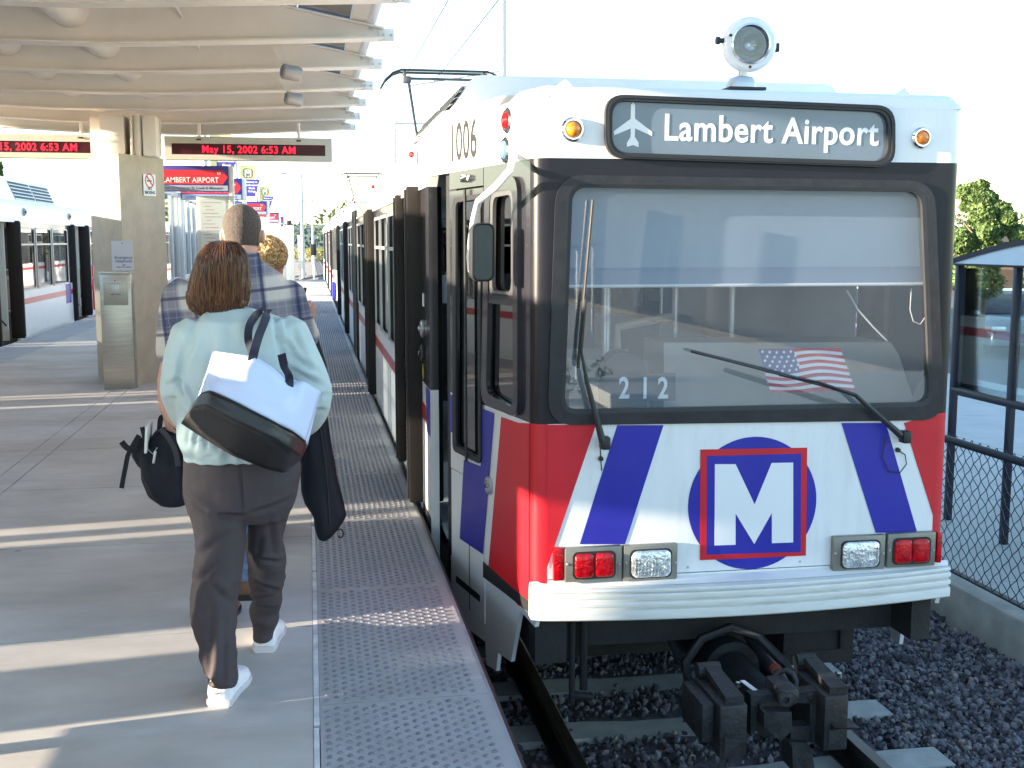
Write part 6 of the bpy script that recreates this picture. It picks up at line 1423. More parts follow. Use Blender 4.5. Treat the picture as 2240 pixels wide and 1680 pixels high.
def creases(C, Y, n_side=-1):
    L_ = [(atY(a[0], a[1], Y), atY(b_[0], b_[1], Y), A, wd) for a, b_, A, wd in C]
    def fn(co, n):
        if n.y*n_side < .15: return co
        d_ = 0
        for a, b_, A, wd in L_:
            ab = Vector((b_.x-a.x, 0, b_.z-a.z)); ap = Vector((co.x-a.x, 0, co.z-a.z)); t = max(0, min(1, ap.dot(ab)/ab.length_squared)); q = ap-ab*t
            s_ = (ab.x*q.z-ab.z*q.x); dd = q.length*(1 if s_ > 0 else -1); k = A*sin(pi*(.12+.76*t))
            d_ += -k*math.exp(-(dd/wd)**2)+.7*k*math.exp(-((dd-1.9*wd)/wd)**2)
        return co+n*d_
    return fn
def trz(co): return .25+max(0, 1-abs(co.z-.28)/.3)+.5*max(0, 1-abs(co.z-.75)/.12)
def trn(co, n):
    f = wr(.010, 7, (1, 1, 1.9), trz, 2.0); co2 = f(co, n)
    k = .0045*sin(co.z*46+co.x*22+3*noise.noise(co*5)) * max(0, 1-abs(co.z-.17)/.16)
    return tcr(co2+n*k, n)
tcr = creases([((408, 1080), (470, 1112), .010, .010), ((470, 1112), (538, 1116), .012, .010), ((545, 1112), (640, 1085), .008, .011), ((531, 1000), (536, 1110), .010, .006), ((440, 1200), (500, 1150), .010, .014), ((424, 1270), (480, 1215), .014, .013), ((430, 1250), (424, 1330), .008, .012),
    ((455, 1240), (515, 1300), .008, .012), ((470, 1300), (468, 1440), .008, .012), ((500, 1330), (500, 1450), .007, .011), ((440, 1430), (515, 1455), .010, .009), ((445, 1465), (520, 1440), .008, .009), ((590, 1120), (597, 1230), .008, .011),
    ((545, 1230), (615, 1250), .010, .010), ((550, 1295), (610, 1325), .013, .010), ((552, 1345), (606, 1330), .012, .009), ((560, 1365), (600, 1368), .009, .007), ((570, 1180), (560, 1235), .009, .01)], 4.3)
m, N, L, b = custom_mat('trouser_cloth'); b.inputs['Roughness'].default_value = .8; b.inputs['Specular IOR Level'].default_value = .25
g = N.new('ShaderNodeTexCoord'); sp = N.new('ShaderNodeSeparateXYZ'); L.new(g.outputs['Object'], sp.inputs[0]); prev = None
for ax_ in (0, 2):
    mu = N.new('ShaderNodeMath'); mu.operation = 'MULTIPLY'; mu.inputs[1].default_value = 520; L.new(sp.outputs[ax_], mu.inputs[0]); sn = N.new('ShaderNodeMath'); sn.operation = 'SINE'; L.new(mu.outputs[0], sn.inputs[0])
    if prev is None: prev = sn
    else:
        ad = N.new('ShaderNodeMath'); ad.operation = 'ADD'; L.new(prev.outputs[0], ad.inputs[0]); L.new(sn.outputs[0], ad.inputs[1]); prev = ad
mr = N.new('ShaderNodeMapRange'); mr.inputs[1].default_value = -2; mr.inputs[2].default_value = 2; L.new(prev.outputs[0], mr.inputs[0]); mx = N.new('ShaderNodeMix'); mx.data_type = 'RGBA'
mx.inputs[6].default_value = (.062, .048, .052, 1); mx.inputs[7].default_value = (.068, .053, .056, 1); L.new(mr.outputs[0], mx.inputs[0]); L.new(mx.outputs[2], b.inputs['Base Color'])
link_mesh('trousers', blob(tr, .0075, 4, trn), MATS['trouser_cloth'], W)
# jacket
jk = [rows_loft([(452, 548, 674, .065, 4.36), (446, 590, 686, .085, 4.35), (424, 622, 702, .11), (406, 638, 730, .13), (396, 645, 790, .145), (390, 648, 860, .152), (388, 652, 920, .158), (388, 656, 955, .165), (394, 657, 972, .160), (402, 656, 984, .150), (403, 656, 999, .150)], WY, 28, 2.6)]
jk.append(limb([(424, 728, 4.32, .078), (398, 795, 4.32, .075), (389, 850, 4.34, .066), (400, 900, 4.45, .058), (424, 928, 4.58, .046)]))
jk.append(limb([(626, 728, 4.32, .076), (664, 795, 4.30, .074), (688, 855, 4.30, .068), (682, 905, 4.38, .058), (656, 940, 4.50, .046)]))
def jz(co): return .45+.55*max(0, 1-abs(co.z-1.02)/.14)+.6*max(0, 1-abs(abs(co.x+.27)-.22)/.1)
def jfn(co, n):
    co = wr(.011, 5.5, (1.3, 1, 1.0), jz, 5.0)(co, n)
    if co.z < .95: co = co+n*.0045*sin(co.x*105+3*noise.noise(co*8))*max(0, 1-abs(co.z-.895)/.055)
    return jcr(co, n)
jcr = creases([((380, 832), (405, 880), .020, .011), ((395, 900), (430, 950), .012, .012), ((398, 760), (392, 850), .012, .014), ((430, 705), (404, 800), .009, .012), ((598, 692), (622, 800), .014, .010), ((612, 740), (660, 790), .013, .011), ((625, 775), (690, 815), .014, .011),
    ((630, 810), (700, 845), .014, .012), ((648, 745), (676, 800), .010, .010), ((655, 880), (712, 870), .014, .012), ((655, 905), (705, 905), .012, .010), ((640, 720), (655, 760), .009, .010), ((412, 940), (408, 975), .009, .008), ((430, 935), (428, 978), .009, .008), ((455, 945), (452, 982), .009, .008),
    ((480, 950), (478, 985), .008, .008), ((450, 720), (470, 820), .006, .02), ((500, 700), (510, 760), .005, .02), ((403, 968), (655, 972), .008, .006), ((360, 850), (392, 835), .010, .010), ((365, 880), (398, 880), .010, .010)], 4.2)
link_mesh('jacket', blob(jk, .0075, 4, jfn), mat('jacket_mint', (0.50, 0.575, 0.555), 0.75, var=0.05, vscale=5, bump=0.15, bscale=250, spec=0.3), W)
MB().loft([ring(atY(495, 676, 4.37)+Vector((0, 0, z)), r, r*.85, 20, 2.1) for z, r in ((-.02, .075), (.01, .072), (.03, .066))]).build('collar', MATS['jacket_mint'], W)
# hair
hr = [rows_loft([(476, 502, 527.5, .03), (462, 516, 532, .07), (447, 530, 544, .10), (435, 540, 560, .115), (426, 543, 582, .125), (419, 543, 605, .125), (414, 546, 628, .12), (415, 543, 648, .115), (420, 534, 664, .10), (430, 524, 676, .085), (446, 506, 683, .06)], 4.38, 30, 2.1)]
hr.append(limb([(500, 640, 4.36, .04), (532, 646, 4.36, .022), (546, 634, 4.35, .008)]))
hr.append(limb([(425, 640, 4.35, .03), (424, 668, 4.36, .026), (450, 678, 4.33, .03), (500, 674, 4.33, .028), (526, 660, 4.34, .028)]))
def hfn(co, n):
    a = atan2(co.x-hc.x, co.y-hc.y); k = noise.noise(Vector((a*9, co.z*3, 0)))*.006+noise.noise(Vector((a*26, co.z*5, 2)))*.0035
    return co+n*(k+.003*max(0, (1.45-co.z)*8)*noise.noise(Vector((a*14, co.z*12, 5))))
m, N, L, b = custom_mat('hair_brown'); b.inputs['Roughness'].default_value = .36; b.inputs['Specular IOR Level'].default_value = .4; b.inputs['Anisotropic'].default_value = .6
g = N.new('ShaderNodeTexCoord'); mp = N.new('ShaderNodeMapping'); mp.inputs['Scale'].default_value = (150, 150, 7); L.new(g.outputs['Object'], mp.inputs[0]); n = N.new('ShaderNodeTexNoise'); n.inputs['Scale'].default_value = 1; n.inputs['Detail'].default_value = 4; L.new(mp.outputs[0], n.inputs['Vector'])
mx = N.new('ShaderNodeMix'); mx.data_type = 'RGBA'; mx.inputs[6].default_value = (.030, .013, .008, 1); mx.inputs[7].default_value = (.20, .085, .040, 1); r_ = N.new('ShaderNodeMapRange'); r_.inputs[1].default_value = .35; r_.inputs[2].default_value = .68; L.new(n.outputs['Fac'], r_.inputs[0]); L.new(r_.outputs[0], mx.inputs[0]); L.new(mx.outputs[2], b.inputs['Base Color'])
bp = N.new('ShaderNodeBump'); bp.inputs['Strength'].default_value = .8; bp.inputs['Distance'].default_value = .004; L.new(n.outputs['Fac'], bp.inputs['Height']); L.new(bp.outputs[0], b.inputs['Normal'])
link_mesh('hair', blob(hr, .0045, 3, hfn), MATS['hair_brown'], W)
# loose strands over the bob
HR = [(488, 489, 528), (462, 516, 532), (447, 530, 544), (435, 540, 560), (426, 543, 582), (419, 543, 605), (414, 546, 628), (414, 544, 648), (418, 538, 666), (426, 530, 680)]; HD = [.005, .07, .10, .115, .125, .125, .12, .115, .105, .095]
HC = [((atY(a, y, 4.38)+atY(b_, y, 4.38))/2, (atY(b_, y, 4.38).x-atY(a, y, 4.38).x)/2) for a, b_, y in HR]
mb = MB(); rnd = random.Random(6)
for k in range(620):
    a0 = rnd.uniform(-.25*pi, 1.25*pi) if rnd.random() < .9 else rnd.uniform(0, 2*pi); st = 0 if rnd.random() < .6 else rnd.choice((1, 2, 3)); en = len(HC)-(0 if rnd.random() < .7 else rnd.choice((1, 2, 3))); off = rnd.uniform(-.002, .0045); dr = rnd.uniform(-.12, .12); pts = []; fl = rnd.gauss(0, .006)
    for i in range(st, en):
        c, rx = HC[i]; a = a0+dr*i/9+.03*sin(i*1.3+k); t = i/9; f = 1+(.0 if t < .8 else (t-.8)*fl*12)
        pts.append(c+Vector((-cos(a)*(rx+off)*f, -sin(a)*(HD[i]+off)*f, rnd.uniform(-.003, .003))))
    if len(pts) > 3: mb.tube(spl0(pts, 2), [.0013]+[.0021]*(2*(len(pts)-1)-1)+[.0008], 4)
mb.build('hair_strands', MATS['hair_brown'], W, smooth=60)
gl = atZ(480, 1548, 0); gr = atZ(578, 1428, 0)
for g_, an, lf in ((gl, radians(11), radians(5)), (gr, radians(6), radians(2))):
    s1 = shoe(Vector((g_.x, g_.y, 0.001)), an, .285, M_shoe, W, 0, 'shoe', M_sole, .053)
    R3 = Matrix.Rotation(-an, 3, 'Z'); h0 = Vector((g_.x, g_.y, 0))
    MB().loft([[h0+R3 @ Vector((cos(2*pi*k/16)*rx, .055+sin(2*pi*k/16)*ry, z)) for k in range(16)] for z, rx, ry in ((.06, .042, .058), (.10, .044, .058), (.130, .043, .055), (.135, .037, .049))]).build('shoe_collar', M_shoe, s1)
    MB().tube([h0+R3 @ Vector((cos(a)*.041, .055+sin(a)*.053, .131+.006*cos(a*2))) for a in [pi+pi*k/10 for k in range(11)]], .004, 6).build('dark_piping', M_rubber, s1)
    MB().prism([h0+R3 @ Vector(v) for v in ((-.020, -.003, .058), (-.008, -.004, .050), (.016, -.003, .062), (-.008, -.004, .055))], R3 @ Vector((0, -.002, 0))).build('heel_mark', MATS['ink'], s1, fixn=True)
# tote bag
TB = thing('tote_bag', 'pale tote bag with a black base on the shoulder of the woman in mint', 'bag', tuple(atY(560, 950, 4.05)))
def TP(x, y, Y): return atY(x, y, Y)
# four edge lines of the bag, left to right: back top, front top, front hem (colour change), front base, back base
nU = 28
def ln(P, t):
    k = t*(len(P)-1); i = min(int(k), len(P)-2); return P[i].lerp(P[i+1], k-i)
backtop = [TP(470, 770, 4.13), TP(560, 782, 4.15), TP(640, 830, 4.15), TP(700, 858, 4.15)]
fronttop = [TP(466, 770, 4.09), TP(520, 778, 4.00), TP(560, 782, 3.98), TP(630, 836, 3.99), TP(668, 838, 4.0), TP(702, 858, 4.10)]
hem = [TP(440, 862, 4.02), TP(462, 856, 3.93), TP(520, 884, 3.90), TP(600, 925, 3.91), TP(640, 945, 3.94), TP(668, 966, 4.02)]
fbase = [TP(420, 895, 4.02), TP(452, 888, 3.91), TP(520, 925, 3.88), TP(590, 958, 3.89), TP(630, 985, 3.92), TP(660, 1000, 4.02)]
bbase = [TP(397, 926, 4.10), TP(440, 955, 4.08), TP(510, 997, 4.07), TP(585, 1027, 4.07), TP(622, 1034, 4.08), TP(655, 1008, 4.12)]
bhem = [TP(425, 880, 4.17), TP(480, 880, 4.19), TP(560, 920, 4.20), TP(620, 950, 4.20), TP(650, 960, 4.19), TP(672, 975, 4.14)]
def sheet(A, B, nv, bulge, fold, v0=0):
    R = []
    for j in range(nv+1):
        t = j/nv; row = []
        for i in range(nU+1):
            u = i/nU; p = ln(A, u).lerp(ln(B, u), t); e = sin(pi*u)**.5*sin(pi*t) if bulge else 0
            k = fold*(noise.noise(Vector((u*7, t*2.2+v0, 3)))+.7*(1-2*abs(noise.noise(Vector((u*4+t*3, t*1.2, 8+v0)))))) * sin(pi*min(1, max(0, u)))**.4
            row.append(p+Vector((0, -bulge*e-k, k*.4)))
        R.append(row)
    return R
M_tote = mat('tote_white', (0.60, 0.66, 0.84), 0.6, var=0.03, bump=0.05, bscale=200); M_toteb = mat('tote_black', (0.016, 0.014, 0.014), 0.42, var=0.2, vscale=10, bump=0.15, bscale=60)
up = sheet(fronttop, hem, 12, .02, .012); mb = MB().grid(up); bk = sheet(backtop, bhem, 6, -.02, .006, 5); mb.grid(bk)
mb.grid([[up[0][i].lerp(bk[0][i], .0) for i in range(nU+1)], [bk[0][i] for i in range(nU+1)]])
mb.grid([[r[0] for r in up], [ln([up[j][0] for j in range(13)], j/12).lerp(ln([bk[j][0] for j in range(7)], j/12), 1) for j in range(13)]]); mb.grid([[r[-1] for r in up], [ln([bk[j][-1] for j in range(7)], j/12) for j in range(13)]])
def solid(mb, nm, m_, parent, t=.0035):
    o = mb.build(nm, m_, parent, smooth=60); md = o.modifiers.new('s', 'SOLIDIFY'); md.thickness = t; md.offset = 0; return o
solid(mb, 'canvas', M_tote, TB)
hm = up[-1]; fb = sheet(hem, fbase, 4, .004, .004, 2); fb[0] = [p+Vector((0, -.003, .002)) for p in hm]; bb = sheet(fbase, bbase, 6, .0, .006, 4); bb[0] = fb[-1]; cc_ = sheet(bbase, bhem, 4, 0, .003, 6); cc_[0] = bb[-1]
mb = MB().grid(fb).grid(bb).grid(cc_)
mb.poly([r[0] for r in fb]+[r[0] for r in bb[1:]]+[r[0] for r in cc_[1:]]); mb.poly([r[-1] for r in fb]+[r[-1] for r in bb[1:]]+[r[-1] for r in cc_[1:]])
solid(mb, 'black_base', M_toteb, TB)
MB().tube([p+Vector((0, -.006, .001)) for p in hm], .0028, 6).build('hem_piping', M_toteb, TB)
MB().tube([r[4]+Vector((0, -.003, 0)) for r in up], .0018, 5).build('side_seam', M_tote, TB)
def strap(P, w_, nm, m_, parent, t=.004):
    mb = MB(); R = []
    for i, p in enumerate(P):
        tg = (P[min(i+1, len(P)-1)]-P[max(i-1, 0)]).normalized(); sd_ = tg.cross(Vector((0, 1, 0.15))).normalized()*w_/2; nn = sd_.cross(tg).normalized()*t/2
        R.append([p-sd_-nn, p+sd_-nn, p+sd_+nn, p-sd_+nn])
    return mb.loft(R).build(nm, m_, parent, fixn=True, smooth=40)
def spl(P, k=6):
    out = []
    for i in range(len(P)-1):
        p0 = P[max(i-1, 0)]; p1 = P[i]; p2 = P[i+1]; p3 = P[min(i+2, len(P)-1)]
        for j in range(k):
            t = j/k; out.append(.5*((2*p1)+(p2-p0)*t+(2*p0-5*p1+4*p2-p3)*t*t+(3*p1-p0-3*p2+p3)*t**3))
    return out+[P[-1]]
M_strap = mat('strap_navy', (0.016, 0.016, 0.030), 0.6)
strap(spl([TP(549, 802, 3.965), TP(556, 770, 3.99), TP(566, 735, 4.10), TP(578, 705, 4.175), TP(585, 686, 4.24), TP(592, 680, 4.33)]), .030, 'strap', M_strap, TB)
strap(spl([TP(551, 770, 4.03), TP(543, 742, 4.12), TP(546, 712, 4.16), TP(560, 690, 4.22), TP(574, 679, 4.30)]), .028, 'strap', M_strap, TB)
strap(spl([TP(632, 850, 3.975), TP(632, 826, 3.99), TP(622, 800, 4.10), TP(616, 775, 4.15)]), .030, 'strap', M_strap, TB)

# ---------------------------------------------------------------- man in the plaid shirt
MY = 5.2
MN = thing('person', 'man with cropped hair in a plaid shirt, walking ahead of the woman', 'person', (-.3, 5.2, 0))
mh = atY(530, 512, 5.2); mh = Vector((mh.x, 5.22, mh.z))
sk = head_parts(mh, -0.12, 1.04)
sk += [limb([(532, 545, 5.19, .062), (530, 590, 5.18, .066)]), rows_loft([(480, 580, 590, .07), (420, 625, 640, .10), (410, 625, 800, .12), (415, 620, 980, .12)], MY)]
sk += [limb([(410, 650, 5.2, .055), (380, 770, 5.2, .046), (362, 840, 5.16, .040), (361, 885, 5.13, .028), (363, 898, 5.12, .028)])]
sk += [limb([(622, 650, 5.2, .055), (664, 735, 5.28, .046), (672, 720, 5.42, .036), (669, 697, 5.46, .028)])]
sk += hand_parts(atY(363, 896, 5.12), Vector((.15, .1, -1)), Vector((.9, .2, .1)), .185, 88, 1)
sk += hand_parts(atY(667, 712, 5.44), Vector((.10, .10, 1)), Vector((.2, 1, 0)), .19, 88, 1)
bd = link_mesh('body', blob(sk, .006, 3), M_skin, MN); eyes(mh, -.12, 1.04, bd)
# cropped hair: a close cap over the skull
def hcap(co):
    v = co-mh; return v
cap = head_parts(mh+Vector((0, -.004, .004)), -.12, 1.075, False)[:1]
me = blob(cap, .0055, 2)
bm = bmesh.new(); bm.from_mesh(me)
kill = [v for v in bm.verts if (v.co.z-mh.z) < (-.055 if v.co.y < mh.y+.01 else (.06 if v.co.y > mh.y+.05 else -.02))]
bmesh.ops.delete(bm, geom=kill, context='VERTS'); bm.to_mesh(me); bm.free(); me.shade_smooth()
link_mesh('hair', me, mat('hair_cropped', (0.062, 0.045, 0.040), 0.75, col2=(0.125, 0.092, 0.08), vscale=120, bump=0.9, bscale=260, detail=8), MN)
# plaid
m, N, L, b = custom_mat('plaid'); b.inputs['Roughness'].default_value = .85; b.inputs['Specular IOR Level'].default_value = .2
g = N.new('ShaderNodeTexCoord'); mp = N.new('ShaderNodeMapping'); mp.inputs['Rotation'].default_value = (0, .10, 0); L.new(g.outputs['Object'], mp.inputs[0]); sp = N.new('ShaderNodeSeparateXYZ'); L.new(mp.outputs[0], sp.inputs[0])
def band(ax_, per, ph, lo, hi):
    a = N.new('ShaderNodeMath'); a.operation = 'MULTIPLY_ADD'; a.inputs[1].default_value = 2*pi/per; a.inputs[2].default_value = ph; L.new(sp.outputs[ax_], a.inputs[0])
    s_ = N.new('ShaderNodeMath'); s_.operation = 'SINE'; L.new(a.outputs[0], s_.inputs[0]); r = N.new('ShaderNodeMapRange'); r.inputs[1].default_value = lo; r.inputs[2].default_value = hi; L.new(s_.outputs[0], r.inputs[0]); return r
def mixc(fac, A, Bc):
    x = N.new('ShaderNodeMix'); x.data_type = 'RGBA'
    if isinstance(A, tuple): x.inputs[6].default_value = (*A, 1)
    else: L.new(A, x.inputs[6])
    x.inputs[7].default_value = (*Bc, 1); L.new(fac, x.inputs[0]); return x.outputs[2]
def half(r, k):
    q = N.new('ShaderNodeMath'); q.operation = 'MULTIPLY'; q.inputs[1].default_value = k; L.new(r.outputs[0], q.inputs[0]); return q.outputs[0]
c = mixc(half(band(0, .185, .6, -.05, .55), .66), (0.56, 0.50, 0.45), (0.045, 0.055, 0.13)); c = mixc(half(band(2, .19, 1.0, -.05, .55), .66), c, (0.04, 0.05, 0.12))
c = mixc(half(band(0, .036, 0, .80, .98),   .13), c, (0.62, 0.60, 0.58)); c = mixc(half(band(2, .0375, 0, .80, .98),   .13), c, (0.62, 0.60, 0.58)); c = mixc(half(band(0, .145, -2.6, .93, .98), .7), c, (0.02, .025, .08)); c = mixc(half(band(2, .150, -2.2, .93, .98), .7), c, (0.02, .025, .08))
L.new(c, b.inputs['Base Color'])
sh = [rows_loft([(500, 562, 566, .06), (478, 590, 580, .085), (440, 614, 600, .11), (408, 634, 630, .13), (398, 645, 680, .145), (396, 645, 760, .15), (398, 642, 880, .15), (400, 640, 985, .155), (402, 638, 1020, .155)], MY, 28, 2.5)]
sh.append(limb([(402, 640, 5.2, .082), (385, 700, 5.2, .076), (378, 745, 5.2, .070), (376, 778, 5.19, .068)]))
sh.append(limb([(626, 645, 5.2, .080), (648, 700, 5.22, .074), (664, 735, 5.27, .068), (667, 732, 5.36, .058)]))
link_mesh('shirt', blob(sh, .010, 4, wr(.012, 5, (1.4, 1, .8), None, 11)), MATS['plaid'], MN)
MB().loft([ring(atY(531, 570, 5.19)+Vector((0, 0, z)), r, r*.9, 22, 2.0) for z, r in ((-.03, .085), (.0, .080), (.035, .072), (.03, .066))]).build('collar', MATS['plaid'], MN)
jn = [rows_loft([(415, 622, 985, .13), (412, 626, 1050, .14), (420, 610, 1110, .12)], MY)]
jn.append(rows_loft([(415, 520, 1050, .12, 5.2), (425, 515, 1130, .11, 5.15), (435, 505, 1210, .095, 5.10), (440, 498, 1290, .08, 5.0), (444, 495, 1320, .075, 4.98)], MY)); jn.append(rows_loft([(520, 622, 1050, .12, 5.2), (518, 605, 1130, .11, 5.25), (514, 588, 1190, .095, 5.3), (512, 575, 1230, .085, 5.36), (513, 572, 1262, .08, 5.38)], MY))
link_mesh('jeans', blob(jn, .012, 4, wr(.009, 7, (1, 1, 1.6), None, 3)), mat('denim', (0.16, 0.24, 0.42), 0.85, var=0.2, vscale=30, bump=0.3, bscale=300), MN)
M_boot = mat('boot_brown', (0.16, 0.075, 0.045), 0.55, var=0.2, bump=0.2)
for g_, yy in ((atZ(536, 1314, 0), 0), (Vector((-.42, 4.92, 0)), 0)):
    h0 = Vector((g_.x, g_.y, 0.001)); s1 = shoe(h0, .1, .29, M_boot, MN, 0, 'boot', M_rubber, .052)
    MB().loft([[h0+Vector((cos(2*pi*k/16)*rx, .06+sin(2*pi*k/16)*ry, z)) for k in range(16)] for z, rx, ry in ((.05, .046, .062), (.12, .050, .060), (.17, .055, .062))]).build('boot_shaft', M_boot, s1)
# garment bag held by the man
GB = thing('garment_bag', 'long black garment bag hanging from the right hand of the man in plaid', 'bag', tuple(atY(700, 1100, 5.42)))
GO = [(668, 700), (679, 708), (697, 745), (712, 800), (716, 915), (722, 957), (736, 1035), (748, 1085), (758, 1126), (752, 1140), (739, 1160), (721, 1175), (708, 1182), (696, 1178), (687, 1154), (685, 1132), (668, 1101), (661, 1073), (660, 1002), (664, 940), (662, 840), (660, 760), (662, 710)]
c0 = [atY(x, y, 5.42) for x, y in GO]; cen = sum(c0, Vector((0, 0, 0)))/len(c0)
def shrink(P, k, dy): 
    out = []
    for p in P:
        ax0 = atY(690, 900, 5.42).x+(p.z-atY(690, 900, 5.42).z)*(-.075); out.append(Vector((ax0+(p.x-ax0)*k, p.y+dy, cen.z+(p.z-cen.z)*(1-(1-k)*.12))))
    return out
gb = MB().loft([shrink(c0, k, d) for k, d in ((.25, -.055), (.6, -.05), (.88, -.036), (1, -.012), (1, .012), (.88, .036), (.5, .05))])
link_mesh('bag_body', blob([gb], .009, 3, wr(.010, 5, (2.2, 1, .5), None, 7)), mat('nylon_black', (0.012, 0.012, 0.019), 0.62, var=0.2, bump=0.1, bscale=150, spec=0.3), GB)
MB().tube(spl([atY(x, y, 5.40) for x, y in ((736, 1160), (746, 1158), (751, 1168), (746, 1176), (739, 1172))], 4), .004, 6).build('ring', M_rubber, GB)
MB().tube(spl([atY(x, y, 5.46) for x, y in ((669, 705), (668, 665), (667, 640), (668, 629))], 4), [.004]*9+[.007]*3+[.006], 6).build('hanger_hook', M_rubber, GB)
MB().tube([atY(x, y, 5.36) for x, y in ((700, 930), (712, 1010), (718, 1080), (722, 1150))], .0035, 6).build('zip', mat('zip_dark', (0.03, 0.03, 0.04), 0.4), GB)
# rucksack in his left hand
RK = thing('rucksack', 'black rucksack with loose straps hanging from the left hand of the man in plaid', 'bag', tuple(atY(360, 1095, 5.15)))
M_ruck = mat('rucksack_black', (0.010, 0.010, 0.015), 0.65, var=0.3, vscale=12, bump=0.3, bscale=70, spec=0.3)
rk = [rows_loft([(346, 388, 938, .05), (334, 396, 948, .08), (322, 399, 975, .10), (312, 404, 1010, .11), (312, 408, 1045, .115), (326, 410, 1080, .11), (350, 410, 1100, .08)], 5.15, 24, 2.6)]
rk.append(rows_loft([(300, 322, 955, .03), (292, 330, 975, .045), (286, 330, 995, .05), (303, 330, 1018, .04)], 5.12)); rk.append(limb([(318, 985, 5.07, .02), (325, 1040, 5.04, .03), (345, 1085, 5.06, .025)]))
link_mesh('bag_body', blob(rk, .008, 3, wr(.010, 9, (1, 1, .8), None, 1)), M_ruck, RK)
strap(spl([atY(x, y, Y) for x, y, Y in ((349, 940, 5.12), (351, 918, 5.12), (356, 912, 5.12), (372, 912, 5.12), (376, 930, 5.13), (375, 942, 5.14))]), .022, 'handle', M_ruck, RK)
strap(spl([atY(x, y, 5.06) for x, y in ((304, 952), (292, 972), (280, 996), (275, 1020), (270, 1045), (266, 1068))]), .020, 'strap', M_ruck, RK)
strap(spl([atY(x, y, 5.06) for x, y in ((266, 966), (276, 978), (290, 985), (305, 990))]), .026, 'strap', M_ruck, RK)
strap(spl([atY(x, y, 5.06) for x, y in ((311, 934), (316, 955), (321, 975), (318, 1000))]), .020, 'strap', M_ruck, RK)
strap(spl([atY(x, y, 5.02) for x, y in ((350, 938), (366, 955), (383, 985), (390, 1020))]), .022, 'strap', mat('strap_grey', (0.022, 0.022, 0.03), 0.5), RK)
a = atY(338, 1000, 5.03); MB().bbox(a.x-.006, a.x+.006, a.y-.004, a.y, a.z-.028, a.z+.028, .003, rot=Matrix.Rotation(.2, 3, 'Y')).build('zip_pull', M_alu, RK)
MB().tube([atY(323, 982, 5.03), atY(334, 993, 5.03), atY(344, 979, 5.03)], .0025, 6).build('zip_cord', mat('cord_grey', (0.3, 0.3, 0.32), 0.5), RK)
a = atY(324, 955, 5.10); MB().bbox(a.x-.004, a.x+.006, a.y-.08, a.y+.08, a.z-.06, a.z+.055, .002, rot=Matrix.Rotation(.08, 3, 'Y')).build('papers', mat('paper', (0.75, 0.74, 0.70), 0.6), RK)
# ---------------------------------------------------------------- third walker, mostly hidden
KY = 6.35
KN = thing('person', 'person with curly ginger-blond hair, mostly hidden behind the man in plaid', 'person', (-.25, KY, 0))
kh = atY(588, 572, KY); kh = Vector((kh.x, KY+.02, kh.z))
ks = head_parts(kh, -.5, 1.0)
ks += [limb([(586, 600, KY, .05), (582, 630, KY, .052)]), rows_loft([(555, 612, 632, .06), (530, 630, 660, .10), (535, 625, 800, .11), (540, 622, 900, .12)], KY), limb([(562, 900, KY, .08), (566, 1050, KY, .055), (570, 1170, KY-.05, .04)]), limb([(600, 900, KY, .08), (600, 1050, KY+.1, .055), (598, 1150, KY+.2, .04)])]
ks += [limb([(535, 665, KY, .045), (525, 770, KY, .036), (530, 840, KY+.15, .026)]), limb([(624, 665, KY, .045), (632, 770, KY, .036), (626, 840, KY+.15, .026)])]
ks += hand_parts(atY(530, 840, KY+.15), Vector((0, .4, -1)), Vector((1, 0, 0)), .17, 30, 1)+hand_parts(atY(626, 840, KY+.15), Vector((0, .4, -1)), Vector((-1, 0, 0)), .17, 30, -1)
kb = link_mesh('body', blob(ks, .008, 3), M_skin, KN); eyes(kh, -.5, 1, kb)
kc = [rows_loft([(560, 610, 626, .065), (530, 634, 655, .12), (524, 636, 720, .13), (528, 630, 850, .14), (530, 628, 900, .14)], KY), limb([(532, 668, KY, .058), (522, 770, KY, .05), (529, 828, KY+.13, .04)]), limb([(626, 668, KY, .058), (635, 770, KY, .05), (628, 828, KY+.13, .04)])]
link_mesh('sweater', blob(kc, .011, 4, wr(.008, 6)), mat('sweater_grey', (0.35, 0.36, 0.42), 0.9, bump=0.2, bscale=120), KN)
kp = [rows_loft([(532, 628, 880, .13), (534, 626, 940, .13)], KY), limb([(560, 930, KY, .095), (566, 1050, KY, .075), (570, 1165, KY-.05, .06)]), limb([(602, 930, KY, .095), (600, 1050, KY+.1, .075), (598, 1145, KY+.2, .06)])]
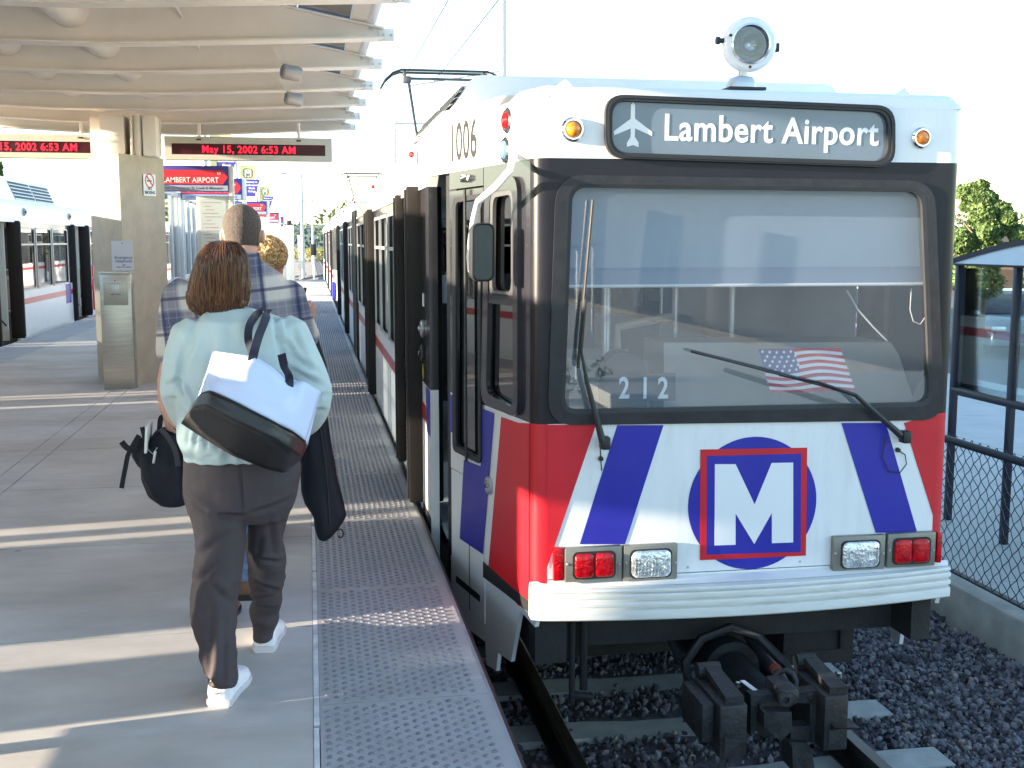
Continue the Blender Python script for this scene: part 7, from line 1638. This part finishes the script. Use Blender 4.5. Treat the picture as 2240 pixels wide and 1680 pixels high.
link_mesh('trousers', blob(kp, .012, 4, wr(.007, 6)), mat('trousers_blue', (0.06, 0.07, 0.12), 0.85), KN)
for x, y in ((atZ(570, 1189, 0).x, KY-.1), (atZ(600, 1170, 0).x, KY+.15)): shoe(Vector((x, y, .001)), .05, .25, M_boot, KN, 0, 'shoe', M_rubber)
hp = []; rnd = random.Random(2); hc2 = kh+Vector((-.005, -.02, .035))
for k in range(230):
    while True:
        v = Vector((rnd.gauss(0, 1), rnd.gauss(0, 1), rnd.gauss(0, 1))).normalized()
        if v.z > -.55 and not (v.y > .45 and v.z < .35): break
    c = hc2+Vector((v.x*.088, v.y*.10, v.z*.088)); t1 = v.orthogonal().normalized(); t2 = v.cross(t1); r = .014+.006*rnd.random(); ph_ = rnd.random()*6
    hp.append(MB().tube([c+(t1*cos(ph_+a)+t2*sin(ph_+a))*r+v*.004*a for a in [j*.9 for j in range(6)]], [.003, .0062, .0065, .0065, .006, .003], 6))
base = MB().loft([[hc2+Vector((cos(2*pi*k/18)*.09*s_, sin(2*pi*k/18)*.10*s_-.01, z)) for k in range(18)] for z, s_ in ((-.05, .8), (-.02, .95), (.02, 1), (.05, .9), (.075, .6), (.088, .2))])
mb = MB(); 
for q in hp+[base]: mb.add(q.v, q.f)
mb.build('hair', mat('hair_ginger', (0.34, 0.19, 0.08), 0.5, col2=(0.62, 0.42, 0.20), vscale=60, bump=0.5, bscale=200), KN, smooth=60)

add_folds(MATS['jacket_mint'], 3.2, .030, (1.5, 1, .9), 1.3); add_folds(MATS['trouser_cloth'], 3.6, .022, (1, 1, 1.6), 4.0); add_folds(MATS['plaid'], 3.5, .025, (1.2, 1, .9), 7.0)
add_folds(MATS['tote_white'], 2.6, .018, (1, 1, 1.4), 2.0); add_folds(MATS['tote_black'], 4, .012, (1, 1, 1), 3.0); add_folds(MATS['denim'], 6, .015, (1, 1, 2)); add_folds(MATS['nylon_black'], 5, .02, (2, 1, .5)); add_folds(MATS['rucksack_black'], 7, .02)
